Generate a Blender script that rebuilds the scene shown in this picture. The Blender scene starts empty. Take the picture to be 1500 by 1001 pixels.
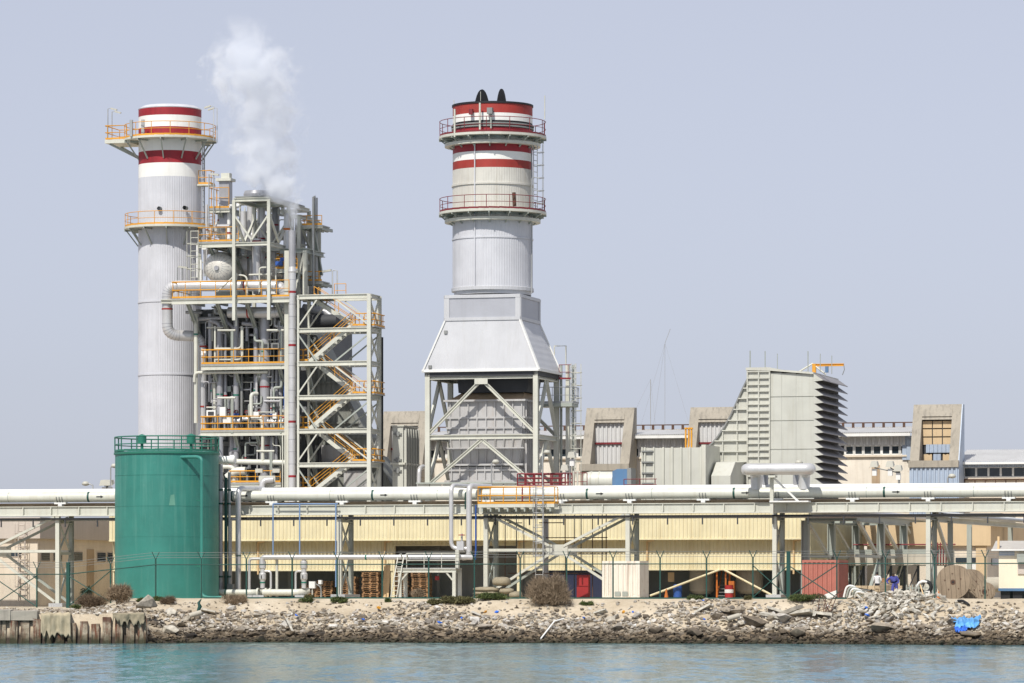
import bpy, bmesh, math, random
from mathutils import Vector, Matrix
random.seed(7)
R = math.radians
sc = bpy.context.scene
COL = sc.collection
# ---------------------------------------------------------------- camera
FPX, D, CAMH, HOR, YAW = 5940.0, 270.0, 3.45, 860.0, R(15)
cam = bpy.data.cameras.new('camera'); camo = bpy.data.objects.new('camera', cam); COL.objects.link(camo)
camo.location = (0, 0, CAMH); camo.rotation_euler = (R(90), 0, 0)
cam.sensor_width = 36; cam.lens = FPX / 1500 * 36
cam.shift_y = (HOR - 500.5) / 1500; cam.clip_start = 1; cam.clip_end = 20000
sc.camera = camo
# ---------------------------------------------------------------- sky, sun, exposure
SUN_AZ, SUN_EL = R(23), R(50)          # sun stands behind the camera's left shoulder
world = bpy.data.worlds.new('World'); sc.world = world; world.use_nodes = True
wn = world.node_tree; bg = wn.nodes['Background']
sky = wn.nodes.new('ShaderNodeTexSky'); sky.sky_type = 'NISHITA'; sky.sun_disc = False
sky.sun_elevation = SUN_EL; sky.sun_rotation = math.pi + SUN_AZ
sky.air_density = 1.0; sky.dust_density = 1.5; sky.ozone_density = 3.0; sky.altitude = 500
hsv = wn.nodes.new('ShaderNodeHueSaturation'); hsv.inputs['Saturation'].default_value = 0.35
tint = wn.nodes.new('ShaderNodeMix'); tint.data_type = 'RGBA'; tint.blend_type = 'MULTIPLY'; tint.inputs[0].default_value = 1
tint.inputs[7].default_value = (.80, .80, .91, 1)            # even milky haze over the whole sky
hazec = wn.nodes.new('ShaderNodeMix'); hazec.data_type = 'RGBA'; hazec.inputs[0].default_value = .55; hazec.inputs[7].default_value = (3.9, 4.2, 4.98, 1)
wn.links.new(sky.outputs[0], hsv.inputs['Color']); wn.links.new(hsv.outputs[0], tint.inputs[6]); wn.links.new(tint.outputs[2], hazec.inputs[6]); wn.links.new(hazec.outputs[2], bg.inputs[0])
bg.inputs[1].default_value = 0.12
sun = bpy.data.lights.new('sun', 'SUN'); sun.energy = 3.9; sun.angle = R(0.6); sun.color = (1, 0.955, 0.88)
suno = bpy.data.objects.new('sun', sun); COL.objects.link(suno)
sd = Vector((-math.sin(SUN_AZ) * math.cos(SUN_EL), -math.cos(SUN_AZ) * math.cos(SUN_EL), math.sin(SUN_EL)))
suno.rotation_euler = sd.to_track_quat('Z', 'Y').to_euler(); suno.location = (-60, 100, 120)
vs = sc.view_settings; vs.view_transform = 'Standard'; vs.look = 'None'; vs.gamma = 1; vs.exposure = 0.2
vs.use_curve_mapping = False
sc.cycles.use_denoising = True
sc.cycles.max_bounces = 8; sc.cycles.transparent_max_bounces = 16; sc.cycles.volume_bounces = 5
sc.cycles.volume_step_rate = 1.0
# ---------------------------------------------------------------- plant frame: u along the pipe rack, v inland, z up
CY, SY = math.cos(YAW), math.sin(YAW)
def world_of(p): return Vector((p[0] * CY + p[1] * SY, D - p[0] * SY + p[1] * CY, p[2]))
def YD(u, v): return D - u * SY + v * CY
def U(px, v):
    k = (px - 750) / FPX
    return (k * (D + v * CY) - v * SY) / (CY + k * SY)
def V(px, u):
    k = (px - 750) / FPX
    return (k * (D - u * SY) - u * CY) / (SY - k * CY)
def Z(py, u, v): return CAMH + (HOR - py) * YD(u, v) / FPX
def Q(px, py, v):
    u = U(px, v); return (u, v, Z(py, u, v))
def M(n, u, v): return n * YD(u, v) / FPX       # n survey units -> metres
G = 2.7
# ---------------------------------------------------------------- mesh builder
class MB:
    def __init__(s): s.v = []; s.f = []; s.sm = []; s.mi = []; s.cur = 0
    def add(s, vs_, fs, smooth=False):
        b = len(s.v); s.v += [tuple(p) for p in vs_]
        for f in fs: s.f.append([b + i for i in f]); s.sm.append(smooth); s.mi.append(s.cur)
        return s
    def box(s, u0, u1, v0, v1, z0, z1):
        u0, u1 = min(u0, u1), max(u0, u1); v0, v1 = min(v0, v1), max(v0, v1); z0, z1 = min(z0, z1), max(z0, z1)
        return s.add([(u0,v0,z0),(u1,v0,z0),(u1,v1,z0),(u0,v1,z0),(u0,v0,z1),(u1,v0,z1),(u1,v1,z1),(u0,v1,z1)],
              [(3,2,1,0),(4,5,6,7),(0,1,5,4),(1,2,6,5),(2,3,7,6),(3,0,4,7)])
    def beam(s, p, q, w, h, up=(0,0,1), off=(0,0)):
        p, q = Vector(p), Vector(q); d = (q - p).normalized(); up = Vector(up)
        if abs(d.dot(up.normalized())) > .98: up = Vector((0,1,0))
        x = d.cross(up).normalized(); y = x.cross(d).normalized()
        p = p + x*off[0] + y*off[1]; q = q + x*off[0] + y*off[1]
        a, b = x*(w/2), y*(h/2)
        return s.add([p-a-b,p+a-b,p+a+b,p-a+b,q-a-b,q+a-b,q+a+b,q-a+b],
              [(3,2,1,0),(4,5,6,7),(0,1,5,4),(1,2,6,5),(2,3,7,6),(3,0,4,7)])
    def ibeam(s, p, q, w, h, up=(0,0,1), t=.05):
        s.beam(p, q, w, t, up, (0, h/2 - t/2)); s.beam(p, q, w, t, up, (0, -h/2 + t/2)); s.beam(p, q, t, h - 2*t, up)
        return s
    def tube(s, pts, r, n=10, cap=True, closed=False):
        pts = [Vector(p) for p in pts]; m = len(pts)
        rs = r if isinstance(r, (list, tuple)) else [r]*m
        tg = []
        for i in range(m):
            if closed: a, b = pts[i-1], pts[(i+1) % m]
            else: a, b = pts[max(i-1,0)], pts[min(i+1,m-1)]
            tg.append((b - a).normalized())
        up = Vector((0,0,1)) if abs(tg[0].z) < .9 else Vector((0,1,0))
        x = tg[0].cross(up).normalized(); vv = []
        for i in range(m):
            x = (x - tg[i]*x.dot(tg[i])).normalized(); y = tg[i].cross(x)
            k = 1.0
            if 0 < i < m-1 or closed:
                e = (pts[i] - pts[i-1]).normalized().dot(tg[i]); k = 1/max(e, .5)
            for j in range(n):
                a = 2*math.pi*j/n; vv.append(pts[i] + (x*math.cos(a) + y*math.sin(a))*rs[i]*k)
        ff = []
        for i in range(m if closed else m-1):
            i2 = (i+1) % m
            for j in range(n): ff.append((i*n+j, i*n+(j+1)%n, i2*n+(j+1)%n, i2*n+j))
        s.add(vv, ff, n > 4)
        if cap and not closed:
            s.add(vv[:n], [tuple(range(n))[::-1]]); s.add(vv[-n:], [tuple(range(n))])
        return s
    def lathe(s, c, prof, n=48, axis='z', a0=0, a1=2*math.pi, smooth=True, sharp=True):
        full = abs(a1 - a0 - 2*math.pi) < 1e-6; k = n if full else n+1
        def pt(r, h, j):
            a = a0 + (a1 - a0)*j/n; x, y = r*math.cos(a), r*math.sin(a)
            if axis == 'z': return (c[0]+x, c[1]+y, c[2]+h)
            if axis == 'v': return (c[0]+x, c[1]+h, c[2]+y)
            return (c[0]+h, c[1]+x, c[2]+y)
        if sharp:
            for (r0, h0), (r1, h1) in zip(prof, prof[1:]):
                s.add([pt(r0,h0,j) for j in range(k)] + [pt(r1,h1,j) for j in range(k)],
                  [(j, (j+1)%k, k+(j+1)%k, k+j) for j in range(n)], smooth)
        else:
            m = len(prof)
            s.add([pt(r,h,j) for r,h in prof for j in range(k)],
                  [(i*k+j, i*k+(j+1)%k, (i+1)*k+(j+1)%k, (i+1)*k+j) for i in range(m-1) for j in range(n)], smooth)
        return s
    def prism(s, poly, axis, c0, c1):
        n = len(poly)
        f3 = (lambda a, b, c: (a, c, b)) if axis == 'v' else ((lambda a, b, c: (c, a, b)) if axis == 'u' else (lambda a, b, c: (a, b, c)))
        return s.add([f3(a,b,c0) for a,b in poly] + [f3(a,b,c1) for a,b in poly],
              [tuple(range(n)), tuple(range(n,2*n))] + [(i,(i+1)%n,n+(i+1)%n,n+i) for i in range(n)])
    def quad(s, *p): return s.add(p, [tuple(range(len(p)))])
    def mesh(s, name, mats, org=(0,0,0)):
        me = bpy.data.meshes.new(name)
        o = Vector(org)
        me.from_pydata([tuple(Vector(p) - o) for p in s.v], [], s.f)
        me.polygons.foreach_set('use_smooth', s.sm)
        if not isinstance(mats, (list, tuple)): mats = [mats]
        for m in mats: me.materials.append(m)
        if len(mats) > 1: me.polygons.foreach_set('material_index', s.mi)
        if len(s.f) < 60000:
            bm = bmesh.new(); bm.from_mesh(me); bmesh.ops.recalc_face_normals(bm, faces=bm.faces); bm.to_mesh(me); bm.free()
        return me
ORG = {}
def tag(o, label=None, cat=None, group=None, kind=None):
    if label: o['label'] = label
    if cat: o['category'] = cat
    if group: o['group'] = group
    if kind: o['kind'] = kind
    return o
def T(name, label, cat, p, group=None):
    o = bpy.data.objects.new(name, None); COL.objects.link(o); o.empty_display_size = .3
    o.location = world_of(p); o.rotation_euler = (0, 0, -YAW); ORG[o] = Vector(p)
    return tag(o, label, cat, group)
def P(name, mb, mat, parent, label=None, kind=None):
    org = ORG[parent]
    o = bpy.data.objects.new(name, mb.mesh(name, mat, org)); COL.objects.link(o); o.parent = parent; ORG[o] = org
    return tag(o, label, None, None, kind)
def S(name, mb, mat, p, label=None, cat=None, group=None, kind=None):
    o = bpy.data.objects.new(name, mb.mesh(name, mat, p)); COL.objects.link(o)
    o.location = world_of(p); o.rotation_euler = (0, 0, -YAW); ORG[o] = Vector(p)
    return tag(o, label, cat, group, kind)
def I(name, me, parent, p, rz=0, rot=None, scale=None, pp=None):
    o = bpy.data.objects.new(name, me); COL.objects.link(o); o.parent = parent
    o.location = Vector(p) - ORG[parent]; o.rotation_euler = rot or (0, 0, rz)
    if scale: o.scale = scale
    ORG[o] = Vector(p); return o
def fillet(pts, r, k=5):
    pts = [Vector(p) for p in pts]; out = [pts[0]]
    for i in range(1, len(pts)-1):
        a, b, c = pts[i-1], pts[i], pts[i+1]; d0 = (a-b); d1 = (c-b)
        rr = min(r, d0.length*.49, d1.length*.49); p0 = b + d0.normalized()*rr; p1 = b + d1.normalized()*rr
        for j in range(k+1):
            t = j/k; out.append(p0*(1-t)**2 + b*2*t*(1-t) + p1*t*t)
    out.append(pts[-1]); return out
# ---------------------------------------------------------------- materials
def L(r, g, b):
    f = lambda x: (x/255/12.92) if x <= 10.3 else ((x/255+.055)/1.055)**2.4
    return (f(r), f(g), f(b), 1)
def mixc(nt, fac, a, b, mode='MIX'):
    n = nt.nodes.new('ShaderNodeMix'); n.data_type = 'RGBA'; n.blend_type = mode
    for sock, val in ((n.inputs[0], fac), (n.inputs[6], a), (n.inputs[7], b)):
        if hasattr(val, 'is_output'): nt.links.new(val, sock)
        else: sock.default_value = val
    return n.outputs[2]
def mth(nt, op, a, b=None, c=None):
    n = nt.nodes.new('ShaderNodeMath'); n.operation = op
    for sock, val in zip(n.inputs, (a, b, c)):
        if val is None: continue
        if hasattr(val, 'is_output'): nt.links.new(val, sock)
        else: sock.default_value = val
    return n.outputs[0]
def noise(nt, vec, scale, detail=4, rough=.55):
    n = nt.nodes.new('ShaderNodeTexNoise'); n.inputs['Scale'].default_value = scale
    n.inputs['Detail'].default_value = detail; n.inputs['Roughness'].default_value = rough
    nt.links.new(vec, n.inputs['Vector']); return n.outputs['Fac']
def ramp(nt, fac, *stops):
    n = nt.nodes.new('ShaderNodeValToRGB'); e = n.color_ramp.elements
    while len(e) < len(stops): e.new(.5)
    for i, (p, c) in enumerate(stops):
        e[i].position = p; e[i].color = c if len(c) == 4 else (c[0], c[0], c[0], 1)
    nt.links.new(fac, n.inputs[0]); return n.outputs[0]
def mapping(nt, vec, scale):
    n = nt.nodes.new('ShaderNodeMapping'); n.inputs['Scale'].default_value = scale; nt.links.new(vec, n.inputs[0]); return n.outputs[0]
def paint(name, rgb, rough=.55, metal=0, var=.10, streak=.0, stain=(120,95,70), spots=0, bump=0, bscale=6, rib=None, scale=.5, island=0):
    m = bpy.data.materials.new(name); m.use_nodes = True; nt = m.node_tree; b = nt.nodes['Principled BSDF']
    tc = nt.nodes.new('ShaderNodeTexCoord'); vec = tc.outputs['Object']; base = L(*rgb)
    lo = tuple(x*(1-var*1.6) for x in base[:3]) + (1,); hi = tuple(min(1, x*(1+var)) for x in base[:3]) + (1,)
    col = ramp(nt, noise(nt, vec, scale, 6, .6), (.3, lo), (.7, hi))
    if streak:
        st = noise(nt, mapping(nt, vec, (2.2, 2.2, .12)), 1.6, 5, .65)
        col = mixc(nt, mth(nt, 'MULTIPLY', ramp(nt, st, (.50, (0,)), (.74, (1,))), streak), col, L(*stain))
    if spots:
        sp = noise(nt, vec, 2.7, 8, .7)
        col = mixc(nt, mth(nt, 'MULTIPLY', ramp(nt, sp, (.60, (0,)), (.68, (1,))), spots), col, L(*stain))
    if island:
        gi = nt.nodes.new('ShaderNodeNewGeometry'); oi = nt.nodes.new('ShaderNodeObjectInfo')
        rnd = mth(nt, 'FRACT', mth(nt, 'ADD', gi.outputs['Random Per Island'], oi.outputs['Random']))
        col = mixc(nt, 1, col, ramp(nt, rnd, (0, (1-island,)), (1, (1+island*.4,))), 'MULTIPLY')
    nt.links.new(col, b.inputs['Base Color']); b.inputs['Roughness'].default_value = rough; b.inputs['Metallic'].default_value = metal
    h = None
    if bump: h = mth(nt, 'MULTIPLY', noise(nt, vec, bscale, 6, .6), bump)
    if rib:                      # fine sheet ribs: (count per metre, axis 0/1/2, depth)
        sx = nt.nodes.new('ShaderNodeSeparateXYZ'); nt.links.new(vec, sx.inputs[0])
        w = mth(nt, 'MULTIPLY', mth(nt, 'SINE', mth(nt, 'MULTIPLY', sx.outputs[rib[1]], rib[0]*2*math.pi)), rib[2])
        h = w if h is None else mth(nt, 'ADD', h, w)
    if h is not None:
        bp = nt.nodes.new('ShaderNodeBump'); bp.inputs['Strength'].default_value = 1; bp.inputs['Distance'].default_value = 1
        nt.links.new(h, bp.inputs['Height']); nt.links.new(bp.outputs[0], b.inputs['Normal'])
    return m
MT = {
 'steel': paint('cream_steel', (200,200,188), .5, 0, .08, .22, (150,125,95)),
 'steelg': paint('greygreen_steel', (160,166,158), .5, 0, .08, .2, (120,105,85)),
 'steeld': paint('grey_steel', (132,134,132), .55, 0, .1, .2, (90,75,60)),
 'pipe': paint('cream_pipe', (206,207,196), .42, 0, .06, .3, (168,152,126), .15, .004, 1.2),
 'alu': paint('aluminium_cladding', (206,205,204), .36, .35, .10, .15, (130,118,100), 0, .004, 9),
 'alud': paint('dull_aluminium', (172,172,175), .42, .3, .12, .2, (100,88,75)),
 'white': paint('white_paint', (228,228,224), .5, 0, .06, .10),
 'yellow': paint('yellow_rail_paint', (216,154,48), .5, 0, .12),
 'redrail': paint('dark_red_rail_paint', (122,38,44), .5, 0, .15),
 'red': paint('red_band_paint', (150,32,42), .55, 0, .16, .4, (96,34,36), .15),
 'red2': paint('faded_red_band_paint', (160,52,44), .6, 0, .2, .35, (120,75,62)),
 'bandwhite': paint('white_band_paint', (232,231,226), .55, 0, .05, .12, (170,160,145)),
 'stackgrey': paint('grey_stack_sheet', (198,199,204), .45, 0, .07, .35, (168,168,172)),
 'stackcream': paint('cream_stack_sheet', (204,201,192), .5, 0, .09, .4, (164,154,136), .12),
 'hood': paint('pale_hood_sheet', (190,191,194), .45, 0, .05, .22, (165,162,155), 0, 0, 6, (5, 0, .004)),
 'hoodpanel': paint('grey_hood_panel', (168,170,177), .45, 0, .05, .2, (140,140,140)),
 'dark': paint('dark_casing', (58,60,64), .7, 0, .15),
 'black': paint('black_steel', (26,26,30), .6, 0, .2),
 'duct': paint('duct_sheet', (178,177,176), .55, 0, .08, .30, (150,120,85)),
 'tan': paint('heat_stained_sheet', (182,160,132), .6, .1, .15, .4, (140,105,75)),
 'boiler': paint('boiler_casing', (92,95,98), .6, .1, .14, .3, (60,55,52), 0, 0, 6, (2.2, 0, .012)),
 'inlet': paint('inlet_duct_sheet', (132,134,127), .6, 0, .10, .3, (100,97,90), 0, 0, 6, (2.5, 0, .015)),
 'intake': paint('intake_sheet', (194,194,184), .55, 0, .06, .3, (160,150,125)),
 'intakep': paint('intake_panel', (192,193,184), .55, 0, .06, .3, (155,150,130)),
 'louver': paint('louver_sheet', (140,138,139), .6, 0, .12),
 'conc': paint('aged_concrete', (164,157,144), .9, 0, .10, .55, (92,88,84), .22, .02, 5),
 'concl': paint('pale_concrete', (186,180,166), .9, 0, .1, .3, (130,120,105), 0, .01, 6),
 'sheetw': paint('white_sheet', (204,204,203), .5, 0, .06, .25, (150,130,118)),
 'sheetb': paint('pale_blue_sheet', (168,182,200), .5, 0, .06, .25, (150,140,130)),
 'wall': paint('beige_render', (220,208,190), .9, 0, .07, .25, (160,135,110), .12),
 'walltan': paint('tan_render', (206,182,146), .9, 0, .06, .2, (150,125,100)),
 'wallgrey': paint('grey_band_render', (196,186,176), .9, 0, .05, .2, (140,125,112)),
 'wallp': paint('peeling_render', (226,218,204), .9, 0, .08, .3, (170,150,125), .5),
 'ycl': paint('yellow_cladding', (224,214,178), .5, 0, .07, .4, (186,164,116), .1),
 'glass': paint('dark_window_glass', (52,62,70), .12, 0, .2),
 'green': paint('green_tank_paint', (50,124,113), .5, 0, .10, .45, (92,146,134), .16, .004, 2),
 'greenr': paint('green_rail_paint', (40,112,94), .5, 0, .1),
 'greend': paint('dark_green_fence_paint', (28,74,66), .5, 0, .15),
 'blue': paint('blue_paint', (46,86,160), .5, 0, .15),
 'bluef': paint('blue_filter_paint', (84,122,160), .5, 0, .1, .2),
 'bluesteel': paint('pale_blue_conduit', (120,150,190), .5, 0, .1),
 'contw': paint('white_container_paint', (228,222,208), .6, 0, .05, .5, (140,85,50), .45),
 'contr': paint('faded_red_container_paint', (176,108,94), .65, 0, .14, .4, (150,105,90), .25),
 'lockred': paint('red_locker_paint', (162,38,40), .5, 0, .1),
 'wood': paint('weathered_wood', (150,134,114), .85, 0, .22, .5, (96,78,62), .2),
 'woodp': paint('pallet_wood', (156,120,84), .85, 0, .25, 0, (0,0,0), 0, 0, 6, None, .5, .5),
 'ply': paint('new_timber', (214,184,140), .8, 0, .1),
 'rust': paint('rusty_scaffold_tube', (92,66,52), .8, 0, .3),
 'canvas': paint('canvas_tarp', (148,138,116), .9, 0, .15, 0, (0,0,0), 0, .03, 3),
 'roofgrey': paint('grey_roof_sheet', (176,172,166), .7, 0, .08, .2),
 'galv': paint('galvanised_steel', (168,170,170), .5, .3, .1, .2, (120,110,95)),
 'lamp': paint('lamp_housing', (186,184,172), .5, 0, .08),
 'plinth': paint('plinth_concrete', (178,180,182), .9, 0, .08, .2),
 'cabin': paint('cream_cabin_panel', (236,226,202), .6, 0, .04, .15, (190,170,140)),
 'alub': paint('bright_aluminium_cladding', (222,218,208), .34, .2, .06, .15, (170,158,140)),
 'orange': paint('orange_steel', (196,108,30), .55, 0, .15, .3),
}
from mathutils import noise as mnoise
# ================================================================ SETTING
def lerp_tab(tab, x):
    if x <= tab[0][0]: return tab[0][1]
    for (a, p), (b, q) in zip(tab, tab[1:]):
        if x <= b: return p + (q - p)*(x - a)/(b - a)
    return tab[-1][1]
def plant_of(X, Y): Y = Y - D; return (X*CY - Y*SY, X*SY + Y*CY)
def sst(a, b, x): t = max(0, min(1, (x - a)/(b - a))); return t*t*(3 - 2*t)
WATEROFF = [(-1500,20),(0,19),(214,16),(240,14),(330,9.5),(450,7.5),(700,7),(1000,6.5),(1200,6.5),(1350,8),(1500,8),(3000,12)]
def gz(px): return G - .62*(1 - sst(110, 215, px))
def Yw(px): return Ycrest(px) - lerp_tab(WATEROFF, px)
def Ycrest(px):
    u = U(px, -13.2); return YD(u, -13.2)
def bank_pt(px, t, h=0):
    yc, yw = Ycrest(px), Yw(px); Y = yc + (yw - yc)*t
    if px < 216:
        z = gz(px) + (1.78 - gz(px))*min(1, t/.97) if t < .985 else -1.2
    else:
        z = gz(px)*(1 - t**1.15) if t <= 1 else -(t-1)*3.0
    X = (px - 750)/FPX*Y
    u, v = plant_of(X, Y)
    n = 0
    if .03 < t < 1.2 and px >= 216:
        n = (mnoise.noise((X*.55, Y*.55, 0)) * .22 + mnoise.noise((X*1.7, Y*1.7, 3)) * .10) * min(1, t*6)
        n += .35*math.exp(-((px-1310)/60)**2)*math.exp(-((t-.25)/.3)**2)*1.4      # rubble mound
    elif .03 < t < .95: n = mnoise.noise((X*.7, Y*.7, 5))*.07
    return (u, v, z + n + h)
def ground_mat():
    m = bpy.data.materials.new('sandy_ground'); m.use_nodes = True; nt = m.node_tree; b = nt.nodes['Principled BSDF']
    g = nt.nodes.new('ShaderNodeNewGeometry'); vec = g.outputs['Position']
    col = ramp(nt, noise(nt, vec, .35, 8, .65), (.3, L(160,145,122)), (.5, L(184,170,147)), (.72, L(202,190,169)))
    col = mixc(nt, ramp(nt, noise(nt, vec, 3.2, 6, .7), (.56, (0,)), (.7, (.7,))), col, L(150,138,120))
    col = mixc(nt, ramp(nt, noise(nt, vec, 9, 4, .7), (.60, (0,)), (.68, (.6,))), col, L(222,214,198))
    sx = nt.nodes.new('ShaderNodeSeparateXYZ'); nt.links.new(vec, sx.inputs[0])
    zz = mth(nt, 'ADD', sx.outputs[2], mth(nt, 'MULTIPLY', mth(nt, 'SUBTRACT', noise(nt, vec, .8, 5), .5), 1.2))
    col = mixc(nt, ramp(nt, zz, (.35, (1,)), (1.25, (0,))), col, L(58,50,42))
    nt.links.new(col, b.inputs['Base Color']); b.inputs['Roughness'].default_value = .95
    bp = nt.nodes.new('ShaderNodeBump'); bp.inputs['Distance'].default_value = .12; bp.inputs['Strength'].default_value = .9
    nt.links.new(noise(nt, vec, 2.5, 8, .65), bp.inputs['Height']); nt.links.new(bp.outputs[0], b.inputs['Normal'])
    return m
SAND = ground_mat()
pxs = [-1500,-1100,-800,-600,-450,-320,-200,-100] + list(range(-40, 1560, 8)) + [1600,1700,1850,2000,2300,2700,3000]
ts = [0,.05,.1,.16,.22,.28,.34,.4,.46,.52,.58,.64,.7,.76,.82,.88,.94,.97,.99,1.0,1.06,1.15,1.3]
mb = MB()
nv = len(ts)
mb.add([bank_pt(p, t) for p in pxs for t in ts], [(i*nv+j, (i+1)*nv+j, (i+1)*nv+j+1, i*nv+j+1) for i in range(len(pxs)-1) for j in range(nv-1)], True)
bank = S('shore_bank', mb, SAND, (0,0,0), kind='structure')
mb = MB(); rows = [0, 1.5, 3.5, 6, 9, 14, 22, 40, 80, 160, 400, 1200, 5000]
vv = []
for p in pxs:
    for i, dy in enumerate(rows):
        Y = Ycrest(p) + dy; X = (p - 750)/FPX*Y
        u, v = plant_of(X, Y); z = gz(p) + (mnoise.noise((X*.6, Y*.6, 9))*.05 if 0 < i < 5 else 0)
        if i >= 6: z = gz(p) + (G - gz(p))*0
        vv.append((u, v, z))
nr = len(rows)
mb.add(vv, [(i*nr+j, (i+1)*nr+j, (i+1)*nr+j+1, i*nr+j+1) for i in range(len(pxs)-1) for j in range(nr-1)], True)
S('ground', mb, SAND, (0,0,0), kind='structure')
# ---- water
def water_mat():
    m = bpy.data.materials.new('sea_water'); m.use_nodes = True; nt = m.node_tree; b = nt.nodes['Principled BSDF']
    g = nt.nodes.new('ShaderNodeNewGeometry'); vec = g.outputs['Position']
    col = ramp(nt, noise(nt, mapping(nt, vec, (.05,.02,1)), 1, 4), (.35, L(50,104,122)), (.65, L(76,128,142)))
    sx = nt.nodes.new('ShaderNodeSeparateXYZ'); nt.links.new(vec, sx.inputs[0])
    sh = ramp(nt, mth(nt, 'DIVIDE', mth(nt, 'ADD', sx.outputs[1], mth(nt, 'MULTIPLY', noise(nt, vec, .15, 3), 8)), 260), (.915, (0,)), (1.0, (1,)))
    col = mixc(nt, mth(nt, 'MULTIPLY', sh, .75), col, L(112,134,118))       # sandy shallows
    nt.links.new(col, b.inputs['Base Color']); b.inputs['Roughness'].default_value = .12; b.inputs['IOR'].default_value = 1.33
    def nv(sc_, amp, seed):
        n = nt.nodes.new('ShaderNodeTexNoise'); n.inputs['Scale'].default_value = 1; n.inputs['Detail'].default_value = 3; n.inputs['Roughness'].default_value = .6
        nt.links.new(mapping(nt, vec, sc_), n.inputs['Vector'])
        v1_ = nt.nodes.new('ShaderNodeVectorMath'); v1_.operation = 'SUBTRACT'; v1_.inputs[1].default_value = (.5,.5,.5); nt.links.new(n.outputs['Color'], v1_.inputs[0])
        v2_ = nt.nodes.new('ShaderNodeVectorMath'); v2_.operation = 'MULTIPLY'; v2_.inputs[1].default_value = amp; nt.links.new(v1_.outputs[0], v2_.inputs[0]); return v2_.outputs[0]
    def vadd(a_, b_):
        v_ = nt.nodes.new('ShaderNodeVectorMath'); v_.operation = 'ADD'
        for sock, val in zip(v_.inputs, (a_, b_)):
            if hasattr(val, 'is_output'): nt.links.new(val, sock)
            else: sock.default_value = val
        return v_.outputs[0]
    w_ = vadd(vadd(nv((2.6,1.6,1), (.5,.55,0), 1), nv((1.0,.22,1), (.12,.42,0), 2)), vadd(nv((.3,.06,1), (.04,.16,0), 3), (0,-.02,1)))
    nn = nt.nodes.new('ShaderNodeVectorMath'); nn.operation = 'NORMALIZE'; nt.links.new(w_, nn.inputs[0]); nt.links.new(nn.outputs[0], b.inputs['Normal'])
    return m
mb = MB(); o = Vector((0,0,0))
wv = [(-3000,-600),(3000,-600),(3000,266),(-3000,266)]
mb.add([(*plant_of(x,y),0) for x,y in wv], [(0,1,2,3)])
S('water', mb, water_mat(), (0,0,0), kind='structure')
# ---- rocks
def rock_mat(name, stops, wet=True):
    m = bpy.data.materials.new(name); m.use_nodes = True; nt = m.node_tree; b = nt.nodes['Principled BSDF']
    g = nt.nodes.new('ShaderNodeNewGeometry'); vec = g.outputs['Position']; oi = nt.nodes.new('ShaderNodeObjectInfo')
    rnd = mth(nt, 'FRACT', mth(nt, 'ADD', g.outputs['Random Per Island'], oi.outputs['Random']))
    col = ramp(nt, rnd, *stops)
    col = mixc(nt, 1, col, ramp(nt, noise(nt, vec, 3.5, 6, .65), (.3, (.5,)), (.7, (1.12,))), 'MULTIPLY')
    if wet:
        sx = nt.nodes.new('ShaderNodeSeparateXYZ'); nt.links.new(vec, sx.inputs[0])
        zz = mth(nt, 'ADD', sx.outputs[2], mth(nt, 'MULTIPLY', mth(nt, 'SUBTRACT', noise(nt, vec, .6, 5), .5), 1.0))
        dk = mixc(nt, ramp(nt, rnd, (0, (0,)), (1, (1,))), L(30,26,22), L(124,108,86))
        col = mixc(nt, ramp(nt, zz, (.62, (.95,)), (1.62, (0,))), col, dk)
        col = mixc(nt, ramp(nt, sx.outputs[2], (.08, (.9,)), (.42, (0,))), col, L(46,44,28))
    nt.links.new(col, b.inputs['Base Color']); b.inputs['Roughness'].default_value = .9
    bp = nt.nodes.new('ShaderNodeBump'); bp.inputs['Distance'].default_value = .05; bp.inputs['Strength'].default_value = .8
    nt.links.new(noise(nt, vec, 7, 6, .6), bp.inputs['Height']); nt.links.new(bp.outputs[0], b.inputs['Normal'])
    return m
ROCK = rock_mat('shore_rock', [(0, L(98,88,76)), (.16, L(132,120,104)), (.34, L(166,154,136)), (.5, L(196,188,172)), (.66, L(136,128,118)), (.8, L(214,210,202)), (.9, L(150,136,118)), (1, L(226,223,216))])
RUBBLE = rock_mat('concrete_rubble', [(0, L(170,162,148)), (.5, L(196,190,176)), (1, L(216,212,202))], False)
def hull(n, ax, seed):
    rg = random.Random(seed); bm = bmesh.new()
    for _ in range(n):
        d = Vector((rg.gauss(0,1), rg.gauss(0,1), rg.gauss(0,1))).normalized()*rg.uniform(.75,1)
        bm.verts.new((d.x*ax[0], d.y*ax[1], d.z*ax[2]))
    bmesh.ops.convex_hull(bm, input=bm.verts)
    loose = [v for v in bm.verts if not v.link_faces]; bmesh.ops.delete(bm, geom=loose, context='VERTS')
    bm.verts.index_update(); r = ([v.co.copy() for v in bm.verts], [[v.index for v in f.verts] for f in bm.faces]); bm.free(); return r
HULLS = [hull(13, (1, random.uniform(.6,.9), random.uniform(.4,.75)), k) for k in range(16)]
SLABS = [hull(10, (1, .45, .32), 50+k) for k in range(5)]
def put(mb, h, p, s, eul):
    mat = Matrix.LocRotScale(Vector(p), eul, Vector((s,s,s)))
    mb.add([mat @ v for v in h[0]], h[1])
def reul(rg): return __import__('mathutils').Euler((rg.uniform(-.5,.5), rg.uniform(-.5,.5), rg.uniform(0,6.28)))
rg = random.Random(3)
mb = MB()
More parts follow.
